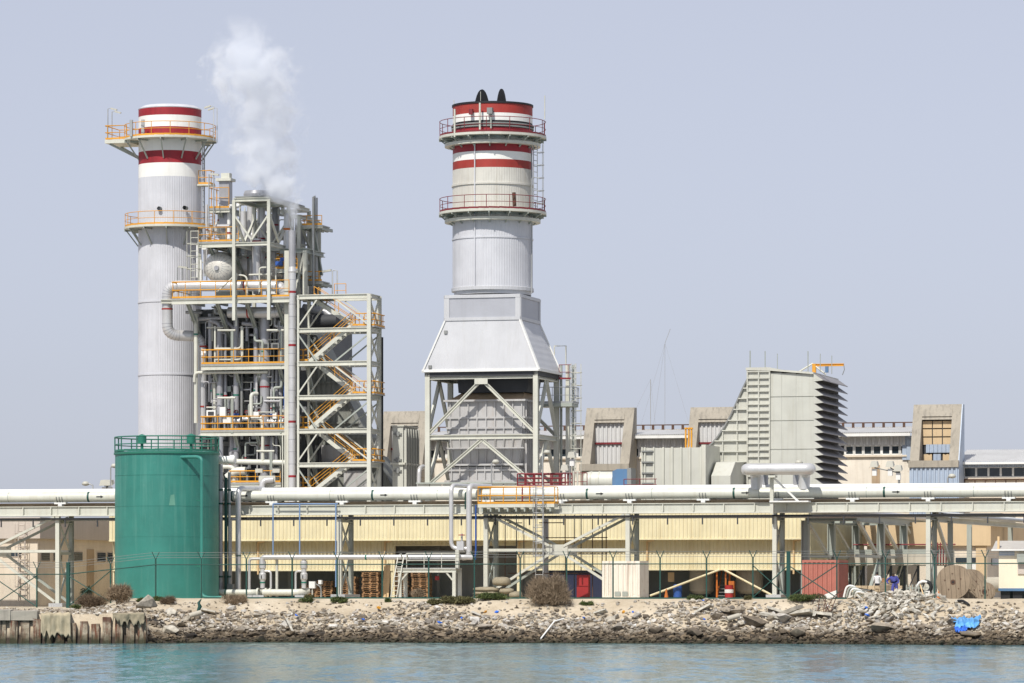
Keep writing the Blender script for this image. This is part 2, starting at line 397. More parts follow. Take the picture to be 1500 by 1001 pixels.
for k in range(13000):
    px = rg.uniform(216, 1620); lo = .36 - .20*math.sin(px*.013)*.5 - .10*math.sin(px*.031+1)
    if 216 < px < 420: lo = .34
    if 960 < px < 1130: lo -= .15
    t = lo + (1.05 - lo)*rg.random()**.8 if rg.random() < .93 else rg.uniform(.1, lo)
    s = rg.choice([.07,.09,.11,.13,.16,.2,.26]) * (1 if t > lo else .7)
    put(mb, rg.choice(HULLS), bank_pt(px, t, s*.2), s, reul(rg))
for k in range(700):
    px = rg.uniform(-30, 214); t = rg.uniform(.25,.97); s = rg.choice([.07,.09,.12,.16,.22]); put(mb, rg.choice(HULLS), bank_pt(px, t, s*.2), s, reul(rg))
P('small_rocks', mb, ROCK, bank, kind='stuff')
hm = [MB().add(h[0], h[1]).mesh('rock', ROCK) for h in HULLS]
for k in range(255):
    px = rg.uniform(222, 1500); t = .35 + .65*rg.random()**.8; s = rg.choice([.22,.26,.3,.34,.4,.5])
    I('rock', rg.choice(hm), bank, bank_pt(px, t, s*.15), rot=reul(rg), scale=(s,s,s))
rhm = MB().add(HULLS[3][0], HULLS[3][1]).mesh('boulder', RUBBLE)
for px, t, s in [(214,.62,1.2),(252,.42,.75),(262,.66,.7),(250,.84,.8),(288,.52,.5),(425,.85,.6),(1062,.42,.8),(1080,.40,.7),(1050,.50,.6),(1020,.88,.95),
                 (1105,.66,1.1),(1150,.60,.9),(1290,.80,1.0),(1170,.9,.9),(1420,.85,.8),(905,.75,.6),(960,.78,.6),(640,.72,.7),(710,.70,.65),(1395,.62,.6),(340,.33,.5),(1085,.62,.5)]:
    I('boulder', rg.choice(hm) if px > 260 else rhm, bank, bank_pt(px, t, s*.3), rot=(rg.uniform(-.2,.2), rg.uniform(-.2,.2), rg.uniform(0,6)), scale=(s,s*.9,s*.8))
# tilted broken slabs on the upper bank
slabm = MB().box(-1,1,-.55,.55,-.09,.09).mesh('broken_slab', RUBBLE)
for px, t, s, ry in [(1150,.36,1.3,-.35),(1175,.42,1.1,-.12),(1205,.44,1.0,.1),(1130,.5,.8,.2),(305,.38,.7,.2),(1140,.30,.9,.3),(700,.42,.5,.4),(880,.45,.5,-.3),(1030,.38,.7,-.5),(560,.6,.6,.2),(425,.75,.7,1.1)]:
    I('broken_slab', slabm, bank, bank_pt(px, t, .15), rot=(rg.uniform(-.5,.1), ry, rg.uniform(-.4,.4)), scale=(s*.8,s*.8,s))
# ---- concrete rubble heap (its own thing): 290 chunks
heap = T('rubble_heap', 'heap of pale broken concrete chunks on the bank below the cable drums', 'rubble', bank_pt(1310, .3))
sm_ = [MB().add(h[0], h[1]).mesh('chunk', RUBBLE) for h in SLABS]
for k in range(290):
    px = rg.gauss(1312, 42); t = rg.uniform(.10,.62)*(.7+.3*rg.random())
    px = 1312 + (px - 1312)*(.55 + t)
    s = rg.uniform(.14,.36)
    I('chunk', rg.choice(sm_), heap, bank_pt(px, t, s*.5 + .12), rot=(rg.uniform(-.7,.7), rg.uniform(-.7,.7), rg.uniform(0,6)), scale=(s*1.2,s*1.2,s*1.5))
# ---- sheet pile quay
qa, qb = bank_pt(-8, .975), bank_pt(214, .975)
def pile_mat():
    m = bpy.data.materials.new('rusty_sheet_pile'); m.use_nodes = True; nt = m.node_tree; b = nt.nodes['Principled BSDF']; g = nt.nodes.new('ShaderNodeNewGeometry'); vec = g.outputs['Position']
    sx = nt.nodes.new('ShaderNodeSeparateXYZ'); nt.links.new(vec, sx.inputs[0])
    col = ramp(nt, noise(nt, vec, 2.2, 8, .7), (.3, L(104,92,78)), (.5, L(152,138,118)), (.7, L(186,174,154)))
    st = noise(nt, mapping(nt, vec, (4,4,.5)), 1.3, 6, .7)
    col = mixc(nt, ramp(nt, st, (.46, (0,)), (.60, (.9,))), col, L(104,52,30))
    top = mth(nt, 'ADD', sx.outputs[2], mth(nt, 'MULTIPLY', noise(nt, vec, 1.7, 5), .9))
    col = mixc(nt, ramp(nt, mth(nt, 'DIVIDE', top, 3), (.56, (0,)), (.66, (.8,))), col, L(84,48,34))
    col = mixc(nt, ramp(nt, noise(nt, mapping(nt, vec, (5,5,.35)), 1, 5, .7), (.55, (0,)), (.66, (.85,))), col, L(36,32,30))
    zz = mth(nt, 'ADD', sx.outputs[2], mth(nt, 'MULTIPLY', noise(nt, vec, 2, 4), .5))
    col = mixc(nt, ramp(nt, zz, (.42, (.9,)), (.95, (0,))), col, L(48,50,30))
    nt.links.new(col, b.inputs['Base Color']); b.inputs['Roughness'].default_value = .9
    bp = nt.nodes.new('ShaderNodeBump'); bp.inputs['Distance'].default_value = .06; nt.links.new(noise(nt, vec, 5, 6, .65), bp.inputs['Height']); nt.links.new(bp.outputs[0], b.inputs['Normal'])
    return m
PILE = pile_mat()
qw = T('sheet_pile_quay', 'rusty sheet pile quay wall with green algae at the waterline', 'quay wall', (qa[0], qa[1], 0))
A, B = Vector((qa[0],qa[1],0)), Vector((qb[0],qb[1],0)); dq = (B-A).normalized(); nq = Vector((dq.y,-dq.x,0))
LQ = (B-A).length; npile = 13; w = LQ/npile
for i in range(-6, npile):
    p0 = A + dq*(w*i); h1 = 1.55 - (.25 if 5 < i < 9 else 0) + rg.uniform(-.1,.12)
    mb = MB(); fw = w*(.68 + rg.uniform(-.05,.05)); f0 = .30 + rg.uniform(-.05,.08); sl = rg.uniform(-.03,.03)
    for (x0, x1, d0, d1, hh) in ((0, w, -.75, -.70, h1-.1), (w-fw-.0, w, .0, f0, h1)):
        q0, q1 = p0 + dq*x0, p0 + dq*x1; z0 = Vector((0,0,-1)); za = Vector((0,0,hh+rg.uniform(-.06,.05))); zb = Vector((0,0,hh+rg.uniform(-.06,.05)))
        c4 = [q0+nq*d0, q1+nq*d0, q1+nq*(d1+sl), q0+nq*d1]
        mb.add([c+z0 for c in c4] + [c4[0]+za, c4[1]+zb, c4[2]+zb, c4[3]+za], [(3,2,1,0),(4,5,6,7),(0,1,5,4),(1,2,6,5),(2,3,7,6),(3,0,4,7)])
    P('pile', mb, PILE, qw)
mb = MB()                                               # concrete capping slab, broken off at its right end
c0, c1 = A - dq*12, A + dq*(w*3.7)
for k in range(9):
    a, b = k/9, (k+1)/9; pa, pb = c0.lerp(c1, a), c0.lerp(c1, b); zt = 2.0 + rg.uniform(-.04,.04)
    f = .42 + rg.uniform(-.06,.08)
    mb.add([pa+nq*f+Vector((0,0,1.42)), pb+nq*f+Vector((0,0,1.42)), pb-nq*1.5+Vector((0,0,1.42)), pa-nq*1.5+Vector((0,0,1.42)),
            pa+nq*f+Vector((0,0,zt)), pb+nq*(f-.05)+Vector((0,0,zt)), pb-nq*1.5+Vector((0,0,zt+.05)), pa-nq*1.5+Vector((0,0,zt+.05))],
           [(0,1,2,3),(4,5,6,7),(0,1,5,4),(1,2,6,5),(2,3,7,6),(3,0,4,7)])
P('capping_slab', mb, MT['conc'], qw)
def drape(name, label, a, b, ztop, zlo, mat, seed):
    rg2 = random.Random(seed); mb = MB(); n, m = 24, 14; vv = []
    for i in range(n+1):
        x = a + (b-a)*i/n; low = zlo + .35*rg2.random() + .5*mnoise.noise((i*.35, seed, 0))
        for j in range(m+1):
            t = j/m; q = A + dq*x
            if t < .25: pos = q - nq*(.6*(1-t/.25) - .52) + Vector((0,0,ztop + .12*mnoise.noise((i*.3, j*.4, seed))))
            else: pos = q + nq*(.54 + .16*mnoise.noise((i*.28, j*.12, seed)) + .05*mnoise.noise((i*.9, j*.3, seed+4))) + Vector((0,0,ztop - (ztop-low)*(t-.25)/.75))
            vv.append(pos)
    mb.add(vv, [(i*(m+1)+j,(i+1)*(m+1)+j,(i+1)*(m+1)+j+1,i*(m+1)+j+1) for i in range(n) for j in range(m)], True)
    o = S(name, mb, mat, tuple(A + dq*a), label, 'sacking')
    so = o.modifiers.new('thickness', 'SOLIDIFY'); so.thickness = .03
SACK = paint('wet_sacking', (180,168,142), .95, 0, .14, .8, (100,90,70), .3, .02, 4)
drape('hanging_sacking', 'two beige sacks draped over the sheet pile quay', w*4.05, w*6.6, 1.86, .35, SACK, 2)
drape('ragged_sacking', 'ragged whitish sacking caught on quay beside the big boulder', w*10.2, w*12.9, 1.85, 1.1, MT['canvas'], 5)
# ---- blue tarp and litter
def blob_sheet(name, label, cat, px, t, s, mat, seed, drop=0, group=None):
    n = 22; mb = MB(); vv = []; c = Vector(bank_pt(px, t, .2))
    for i in range(n+1):
        for j in range(n+1):
            a, b = (i/n - .5)*2, (j/n - .5)*2
            wob = 1 + .35*mnoise.noise((a*2.2+seed, b*2.2, 1)); a2, b2 = a*wob*(1-.25*b), b*(1 + .4*mnoise.noise((a*2.5, seed*3, 2)))
            q = Vector(bank_pt(px + a2*s*12, t + b2*.07*s))
            h = .26 + .22*s*mnoise.noise((a*3+seed, b*3, 7)) + .14*abs(mnoise.noise((a*7+seed, b*5, 4)))
            vv.append((q.x, q.y, q.z + h))
    mb.add(vv, [(i*(n+1)+j,(i+1)*(n+1)+j,(i+1)*(n+1)+j+1,i*(n+1)+j+1) for i in range(n) for j in range(n)])
    o = S(name, mb, mat, tuple(c), label, cat, group); so = o.modifiers.new('thickness','SOLIDIFY'); so.thickness = .02
TARP = paint('blue_tarp', (92,158,214), .55, 0, .25, 0, (0,0,0), 0, .02, 8); TARPD = paint('deep_blue_plastic', (40,104,206), .5, 0, .2)
blob_sheet('blue_tarp', 'crumpled light blue tarp lying on the rocks at right', 'tarp', 1416, .66, 1.5, TARP, 1)
blob_sheet('blue_sheet', 'deep blue plastic strip trailing below the light blue tarp', 'plastic sheet', 1408, .80, .7, TARPD, 2)
LIT = [(434,.52,'b','blue plastic scrap on the rocks below the right valve stack'),(531,.62,'b','blue plastic scrap on the rocks below the pallet stacks'),(644,.66,'b','blue plastic scrap on rocks below the right legs of low platform'),(676,.64,'b','blue plastic scrap on rocks below the riser loop pipes'),
  (728,.46,'b','blue plastic scrap below the canvas bundles'),(711,.46,'y','yellow plastic scrap below the flat canvas stack'),(555,.36,'y','yellow plastic scrap high on the bank below the timber boards'),(927,.46,'b','blue plastic scrap on rocks below the white container'),(913,.46,'y','yellow plastic scrap on rocks below the white container'),
  (855,.58,'b','blue plastic scrap on the rocks right of big dry bush'),(1270,.56,'b','lower blue plastic scrap at the left of the rubble heap'),(1268,.44,'b','upper blue plastic scrap at the left of the rubble heap'),(1030,.18,'b','blue plastic scrap on the sand below left round tank'),(1032,.6,'b','blue plastic scrap low on the rocks below left round tank')]
for k, (px, t, c, lab) in enumerate(LIT):
    s = rg.uniform(.5,.8)*.17; mt = TARPD if c == 'b' else MT['yellow']
    put_mb = MB(); q = bank_pt(px, t, .32); put(put_mb, HULLS[k % 16], q, s*1.6, reul(rg))
    S('plastic_scrap', put_mb, mt, q, lab, 'litter', 'plastic litter on the shore rocks')
# white pvc pole and concrete pipe stubs
S('plastic_pole', MB().tube([bank_pt(792,.98,.15), bank_pt(812,.70,.35), bank_pt(826,.62,.4)], .05, 6), MT['white'], bank_pt(800,.8), 'thin white bent pole lying on the rocks below the dry bush', 'pole')
def stub(px, t, label, r=.16, ln=.8, ang=.2):
    p = Vector(bank_pt(px, t, .4)); d = Vector((math.cos(ang)*.8, .45, .25)).normalized()
    mb = MB(); mb.lathe((0,0,0), [(r,0),(r,ln),(r*.75,ln),(r*.75,0),(r,0)], 16)
    q = d.to_track_quat('Z','Y').to_matrix()
    mb.v = [tuple(q @ Vector(x) + p) for x in mb.v]
    S('concrete_pipe', mb, MT['concl'], tuple(p), label, 'pipe')
stub(277, .60, 'short grey concrete pipe stub lying among rocks near the green scrap')
stub(1065, .62, 'short grey concrete pipe stub in the rocks below two round tanks')
mb = MB(); q0 = Vector(bank_pt(290,.45,.3))
mb.tube([q0, q0+Vector((.14,0,.3)), q0+Vector((.04,0,.52)), q0+Vector((.22,0,.76))], [.10,.13,.08,.03], 6)
S('green_netting', mb, MT['greend'], tuple(q0), 'dark green rag standing up among the shore boulders', 'rag')
# ================================================================ FACTORIES
_post = {}
def post_mesh(h, mat, r):
    k = (round(h,2), mat.name, r)
    if k not in _post: _post[k] = MB().tube([(0,0,0),(0,0,h)], r, 5).mesh('post', mat)
    return _post[k]
def railing(par, path, h=1.1, mat=None, closed=False, sp=1.6, toe=True, r=.028, smooth=False, mid=2):
    mat = mat or MT['yellow']; path = [Vector(p) for p in path]
    pts = path + ([path[0]] if closed else [])
    up = Vector((0,0,1))
    P('handrail', MB().tube([p + up*h for p in path], r, 5, closed=closed), mat, par)
    for k in range(1, mid): P('mid_rail', MB().tube([p + up*(h*k/mid) for p in path], r*.8, 5, closed=closed), mat, par)
    if toe:
        mb = MB()
        for a, b in zip(pts, pts[1:]): mb.beam(a + up*.09, b + up*.07, .03, .13)
        P('toe_board', mb, mat, par)
    me = post_mesh(h, mat, r); acc = 0; I('post', me, par, path[0])
    for a, b in zip(pts, pts[1:]):
        ln = (b - a).length; d = 0
        while acc + ln - d >= sp:
            d += sp - acc; acc = 0
            I('post', me, par, a + (b-a)*(d/ln))
        acc += ln - d
    if not closed and acc > .3: I('post', me, par, path[-1])
_rung = {}
def ladder(par, p, z0, z1, face=(0,-1,0), w=.5, cage=None, mat=None, name_=None, step=.42, cage_r=.42):
    mat = mat or MT['steel']; f = Vector(face).normalized(); x = Vector((-f.y, f.x, 0)); p = Vector((p[0],p[1],0))
    for s in (-1,1): P('stile', MB().tube([p + x*(s*w/2) + Vector((0,0,z0)), p + x*(s*w/2) + Vector((0,0,z1))], .035, 5), mat, par)
    k = (w, mat.name)
    if k not in _rung: _rung[k] = MB().tube([(-w/2,0,0),(w/2,0,0)], .028, 5).mesh('rung', mat)
    z = z0 + .3; rz = math.atan2(x.y, x.x)
    while z < z1: I('rung', _rung[k], par, (p.x,p.y,z), rz); z += step
    if cage:
        zc = cage[0]; kk = (w, mat.name, 'hoop')
        if kk not in _rung:
            pts = [(-w/2,0,0)] + [(-math.cos(a)*cage_r, math.sin(a)*cage_r*1.5 + .12, 0) for a in [math.pi*j/8 for j in range(9)]] + [(w/2,0,0)]
            _rung[kk] = MB().tube(pts, .026, 5).mesh('cage_hoop', mat)
        rz2 = math.atan2(f.y, f.x) - math.pi/2
        while zc <= cage[1]: I('cage_hoop', _rung[kk], par, (p.x,p.y,zc), rz2); zc += .95
        for a in (.15, .5, .85):
            an = math.pi*a; q = p + x*(-math.cos(an)*cage_r) + f*(math.sin(an)*cage_r*1.5 + .12)
            P('cage_bar', MB().tube([q + Vector((0,0,cage[0])), q + Vector((0,0,cage[1]))], .022, 5), mat, par)
def ring_platform(th, c, ri, ro, z, dt, a0, a1, rmat, dmat, n=24, nb=14, br=.9, railh=1.1, sp=1.5, ladder_gap=None):
    full = abs(a1-a0-2*math.pi) < 1e-6
    mb = MB().lathe((c[0],c[1],z), [(ri,0),(ro,0),(ro,-dt),(ri,-dt)], n, a0=a0, a1=a1)
    pf = P('platform', mb, dmat, th)
    m = n if full else n+1
    path = [(c[0]+math.cos(a0+(a1-a0)*j/n)*(ro-.06), c[1]+math.sin(a0+(a1-a0)*j/n)*(ro-.06), z) for j in range(m)]
    railing(pf, path, railh, rmat, full, sp)
    for j in range(nb):
        a = a0 + (a1-a0)*(j+.5)/nb; d = Vector((math.cos(a), math.sin(a), 0)); cc = Vector((c[0],c[1],0))
        mb = MB().beam(cc + d*(ro-.15) + Vector((0,0,z-dt-.05)), cc + d*ri + Vector((0,0,z-dt-br)), .08, .10)
        mb.beam(cc + d*ri + Vector((0,0,z-dt-.08)), cc + d*ro + Vector((0,0,z-dt-.08)), .08, .12)
        P('bracket', mb, MT['steelg'], pf)
    return pf
def flight(par, a, b, w, mat, rmat, n=None, rails=(0,1)):
    """a stair flight from a (low) to b (high), width along v"""
    a, b = Vector(a), Vector(b); dz = b.z - a.z; n = n or max(4, int(dz/.26))
    st = P('stair_flight', MB().beam(a, b, .07, .28), mat, par)
    P('stringer', MB().beam(a + Vector((0,w,0)), b + Vector((0,w,0)), .07, .28), mat, st)
    tm = MB().box(-.16,.16,0,w,-.03,.03).mesh('tread', MT['galv'])
    for k in range(n):
        t = (k+.6)/n; I('tread', tm, st, a + (b-a)*t)
    for s in rails:
        o = Vector((0, w*s, 0))
        for hh in (1.0, .5): P('handrail', MB().tube([a+o+Vector((0,0,hh)), b+o+Vector((0,0,hh))], .026, 5), rmat, st)
        me = post_mesh(1.0, rmat, .026); m = max(2, int((b-a).length/1.5))
        for k in range(m+1): I('post', me, st, a + o + (b-a)*(k/m))
    return st
def corr(mb, u0, u1, v, z0, z1, pitch, depth, axis='u', sgn=-1):
    """trapezoid corrugated sheet along u (facing -v) or along v (facing +u)"""
    n = max(1, int(abs(u1-u0)/pitch)); p = (u1-u0)/n; prof = []
    for i in range(n): prof += [(u0+p*i, 0), (u0+p*(i+.42), 0), (u0+p*(i+.52), depth), (u0+p*(i+.88), depth)]
    prof.append((u1, 0)); vv = []
    for z in (z0, z1):
        for a, d in prof: vv.append((a, v + sgn*d, z) if axis == 'u' else (v + sgn*d, a, z))
    m = len(prof); mb.add(vv, [(i,i+1,m+i+1,m+i) for i in range(m-1)])
    return mb
def lamp_post(px, py0, py1, v, label, head='flood', name='lamp_post', arm=.5):
    u = U(px, v); z1 = Z(py0, u, v); z0 = Z(py1, u, v)
    t = T(name, label, 'lamp', (u, v, z0))
    P('pole', MB().tube([(u,v,z0),(u,v,z1-.15),(u+arm*.4,v,z1)], .05, 6), MT['galv'], t)
    mb = MB().lathe((u+arm*.6,v,z1-.05), [(0,.18),(.16,.16),(.28,0),(.2,-.1),(0,-.14)], 12, sharp=False)
    P('lamp_head', mb, MT['lamp'], t)
    return t
# ================================================================ LEFT CHIMNEY
VL = 38.0; uL = U(249, VL); rL = M(46, uL, VL); zL = lambda y: Z(y, uL, VL-rL)
def bands(th, c, r, tab, nrib, amp, mats):
    """stacked shaft sections, each its own part: (name, ytop, ybottom, material)"""
    for nm, z1, z0, mt, rib in tab:
        mb = MB(); n = nrib*4 if rib else 64; vv = []
        for z in (z0, z1):
            for j in range(n):
                a = 2*math.pi*j/n; rr = r + (amp if rib and j % 4 in (1,2) else 0)
                vv.append((c[0]+rr*math.cos(a), c[1]+rr*math.sin(a), z))
        mb.add(vv, [(j,(j+1)%n,n+(j+1)%n,n+j) for j in range(n)], not rib)
        P(nm, mb, mt, th)
ch = T('chimney', 'tall grey boiler chimney with red and white bands beside the pipework tower', 'chimney', (uL, VL, G))
W_, R_ = MT['bandwhite'], MT['red']
tab = [('shaft', zL(441), G, MT['stackgrey'], 1), ('shaft', zL(258), zL(441), MT['stackgrey'], 1), ('white_band', zL(238), zL(258), W_, 0), ('red_band', zL(220), zL(238), R_, 0),
       ('white_band', zL(197), zL(220), W_, 0), ('red_band', zL(185), zL(197), R_, 0), ('white_band', zL(168), zL(185), W_, 0), ('red_band', zL(157), zL(168), R_, 0)]
bands(ch, (uL, VL), rL, tab, 84, .014, None)
P('rim', MB().lathe((uL,VL,zL(157)), [(rL,0),(rL+.03,.06),(rL-.35,.30),(rL-.6,.30),(rL-.6,-1.5)], 48), MT['stackgrey'], ch)
for yy in (548, 441): P('seam_ring', MB().lathe((uL,VL,zL(yy)), [(rL,-.06),(rL+.06,-.06),(rL+.06,.06),(rL,.06)], 64), MT['stackgrey'], ch)
pf = ring_platform(ch, (uL,VL), rL+.02, rL+M(22,uL,VL), zL(200), .16, 0, 2*math.pi, MT['yellow'], MT['steel'], 28, 11, 1.5, M(20,uL,VL))
ro = rL+M(22,uL,VL); xl = U(166, VL)
ex = P('platform_extension', MB().box(xl, uL-ro*.72, VL-1.9, VL+1.2, zL(201)-.30, zL(201)-.02), MT['steel'], ch)
railing(ex, [(uL-ro*.8,VL-1.85,zL(201)),(xl+.05,VL-1.85,zL(201)),(xl+.05,VL+1.15,zL(201)),(uL-ro*.8,VL+1.15,zL(201))], M(20,uL,VL), MT['yellow'])
for dv in (-1.6, .9): P('bracket', MB().beam((xl+.3,VL+dv,zL(203)-.2), (uL-rL*.95,VL+dv*.3,zL(228)), .14,.16), MT['steelg'], ex)
ring_platform(ch, (uL,VL), rL+.02, rL+M(21,uL,VL), zL(330), .16, 0, 2*math.pi, MT['yellow'], MT['steel'], 28, 12, 1.3, M(19,uL,VL))
for px, dv in ((158,-1.5),(164,.5),(313,-1),(318,.3)):
    u0 = U(px, VL+dv); d = 1 if px < 240 else -1
    lp = P('lamp_pole', MB().tube([(u0,VL+dv,zL(206)),(u0,VL+dv,zL(155)),(u0+.3*d,VL+dv,zL(154))], .035, 5), MT['galv'], ch)
    P('lamp_head', MB().beam((u0+.25*d,VL+dv,zL(154.5)), (u0+.75*d,VL+dv,zL(157)), .16, .12), MT['lamp'], lp)
for px in (191, 208): P('instrument', MB().box(U(px,VL-2.9), U(px,VL-2.9)+.22, VL-3.1, VL-2.9, zL(200), zL(176)), MT['galv'], ch)
P('sampling_port', MB().lathe((U(235,VL-2.4),VL-2.75,zL(306)), [(.16,0),(.16,.5),(0,.5)], 10, 'v'), MT['steeld'], ch)
P('sampling_port', MB().lathe((U(272,VL-2),VL-2.3,zL(305)), [(.16,0),(.16,.5),(0,.5)], 10, 'v'), MT['steeld'], ch)
mb = MB().box(uL+rL, uL+rL+1.1, VL-.6, VL+.6, zL(270), zL(268)); sp_ = P('rest_platform', mb, MT['steel'], ch)
railing(sp_, [(uL+rL+.1,VL-.55,zL(268)),(uL+rL+1.05,VL-.55,zL(268)),(uL+rL+1.05,VL+.55,zL(268))], 1.05, MT['yellow'], False, .6)
ld = P('ladder_rail', MB().tube([(uL+rL+.35,VL,zL(330)),(uL+rL+.35,VL,zL(205))], .04, 5), MT['galv'], ch)
ladder(ld, (uL+rL+.35,VL-.1), zL(330), zL(205), (1,0,0), .5, None, MT['galv'])

# ================================================================ MIDDLE STACK
vM = 28.0; uA, uB = U(622, vM), U(788, vM); vMb = V(820, uB); uC, vC = (uA+uB)/2, (vM+vMb)/2
zf = lambda y: Z(y, uC, vM); rM = M(58.5, uC, vC); zc = lambda y: Z(y, uC, vC-rM)
st = T('exhaust_stack', 'wide red and white banded exhaust stack with black top flaps in the middle', 'chimney', (uC, vC, zc(428)))
tab = [('shaft', zc(321), zc(424), MT['stackgrey'], 1), ('shaft', zc(270), zc(321), MT['stackcream'], 1), ('shaft', zc(245), zc(270), MT['stackcream'], 1),
       ('red_band', zc(233), zc(245), MT['red2'], 0), ('white_band', zc(221), zc(233), W_, 0), ('red_band', zc(209), zc(221), R_, 0), ('white_band', zc(196), zc(209), MT['stackcream'], 0),
       ('red_band', zc(186), zc(196), R_, 0), ('vent_gap', zc(176), zc(186), MT['black'], 0), ('white_band', zc(165), zc(176), W_, 0), ('red_band', zc(151), zc(165), MT['red2'], 0)]
bands(st, (uC,vC), rM, tab, 96, .012, None)
P('rim', MB().lathe((uC,vC,zc(151)), [(rM,0),(rM+.06,0),(rM+.06,.14),(rM-.25,.14),(rM-.25,-2.5)], 64), MT['black'], st)
P('vent_ring', MB().lathe((uC,vC,zc(180)), [(rM,-.05),(rM+.12,-.05),(rM+.12,.05),(rM,.05)], 64), MT['steeld'], st)
P('vent_ring', MB().lathe((uC,vC,zc(184)), [(rM,-.05),(rM+.1,-.05),(rM+.1,.05),(rM,.05)], 64), MT['steeld'], st)
P('seam_ring', MB().lathe((uC,vC,zc(268)), [(rM,-.09),(rM+.09,-.07),(rM+.09,.07),(rM,.09)], 64), MT['stackcream'], st)
P('seam_ring', MB().lathe((uC,vC,zc(347)), [(rM,-.06),(rM+.06,-.06),(rM+.06,.06),(rM,.06)], 64), MT['stackgrey'], st)
P('base_flange', MB().lathe((uC,vC,zc(424)), [(rM,.28),(rM+.10,.24),(rM+.10,0),(rM-.1,-.02),(rM-.1,-.28),(rM-.4,-.28)], 64), MT['hood'], st)
P('collar', MB().lathe((uC,vC,zc(430)), [(rM-.12,.36),(rM-.12,-.05)], 64), MT['black'], st)
P('seam_strip', MB().box(uC-.55-.035, uC-.55+.035, vC-rM-.07, vC-rM+.3, zc(424), zc(196)), MT['stackgrey'], st)
mb = MB()
for px, rot in ((706, R(38)), (734.5, R(-40))):
    cu, cv = U(px, vC), vC; hw, hh = M(13, cu, cv), M(44, cu, cv)
    d = Vector((math.cos(rot), math.sin(rot), 0)); n = Vector((-d.y, d.x, 0)); zb = zc(168); mb = MB(); k = 28; vv = []
    for s in (-.05, .05):
        for j in range(k):
            a = 2*math.pi*j/k; q = Vector((cu,cv,zb)) + d*(hw*math.cos(a)) + Vector((0,0,hh*math.sin(a))) + n*s; vv.append(q)
    mb.add(vv, [tuple(range(k)), tuple(range(k,2*k))] + [(j,(j+1)%k,k+(j+1)%k,k+j) for j in range(k)]); P('damper_flap', mb, MT['black'], st)
for yy, hrl in ((196, M(22,uC,vC)), (308, M(20,uC,vC))):
    ring_platform(st, (uC,vC), rM+.02, rM+M(20.5,uC,vC), zc(yy-1), .18, 0, 2*math.pi, MT['redrail'], MT['steel'], 32, 16, .75, hrl, 1.75)
    P('support_ring', MB().lathe((uC,vC,zc(yy)-.5), [(rM,0),(rM+.6,0),(rM+.6,-.22),(rM,-.22)], 48), MT['steel'], st)
uR = uC + rM
ldp = P('ladder_backing', MB().tube([(uR+.12,vC-.4,zc(428)),(uR+.12,vC-.4,zc(205))], .05, 5), MT['galv'], st)
ladder(ldp, (uR+.45,vC-.5), zc(305), zc(200), (1,-.35,0), .5, (zc(296), zc(208)), MT['galv'], None, .42, .4)
P('warning_light', MB().box(U(691,vC-rM)-.14, U(691,vC-rM)+.14, vC-rM-.35, vC-rM-.02, zc(168), zc(160)), MT['redrail'], st)
P('instrument_box', MB().box(U(719,vC-rM)-.2, U(719,vC-rM)+.2, vC-rM-.4, vC-rM-.02, zc(168), zc(159)), MT['steeld'], st)
P('conduit', MB().tube([(U(720,vC-rM),vC-rM-.15,zc(189)),(U(720,vC-rM),vC-rM-.15,zc(168))], .07, 6), MT['steelg'], st)
for px, y0, y1, rr in ((703,198,152,.08),(666,201,160,.08),(665,160,139,.03),(798,172,137,.04),(704,152,128,.02)):
    vr_ = vC-rM-.5 if px in (703,666) else vC-.5
    P('lightning_rod', MB().tube([(U(px,vr_),vr_,zc(y0)),(U(px,vr_),vr_,zc(y1))], rr, 5), MT['steel'], st)
mb = MB().tube([(U(755,vC-rM*.85),vC-rM*.85-.25,zc(303)),(U(754,vC-rM*.85),vC-rM*.85-.25,zc(283))], .14, 6); P('sampling_probe', mb, MT['rust'], st)
for px, yy in ((671,285),(671,336),(671,381),(671,421)):
    P('sampling_port', MB().lathe((U(px,vC-rM*.75),vC-rM*.55-.05,zc(yy)), [(.1,-.3),(.1,.2)], 8, 'v'), MT['dark'], st)
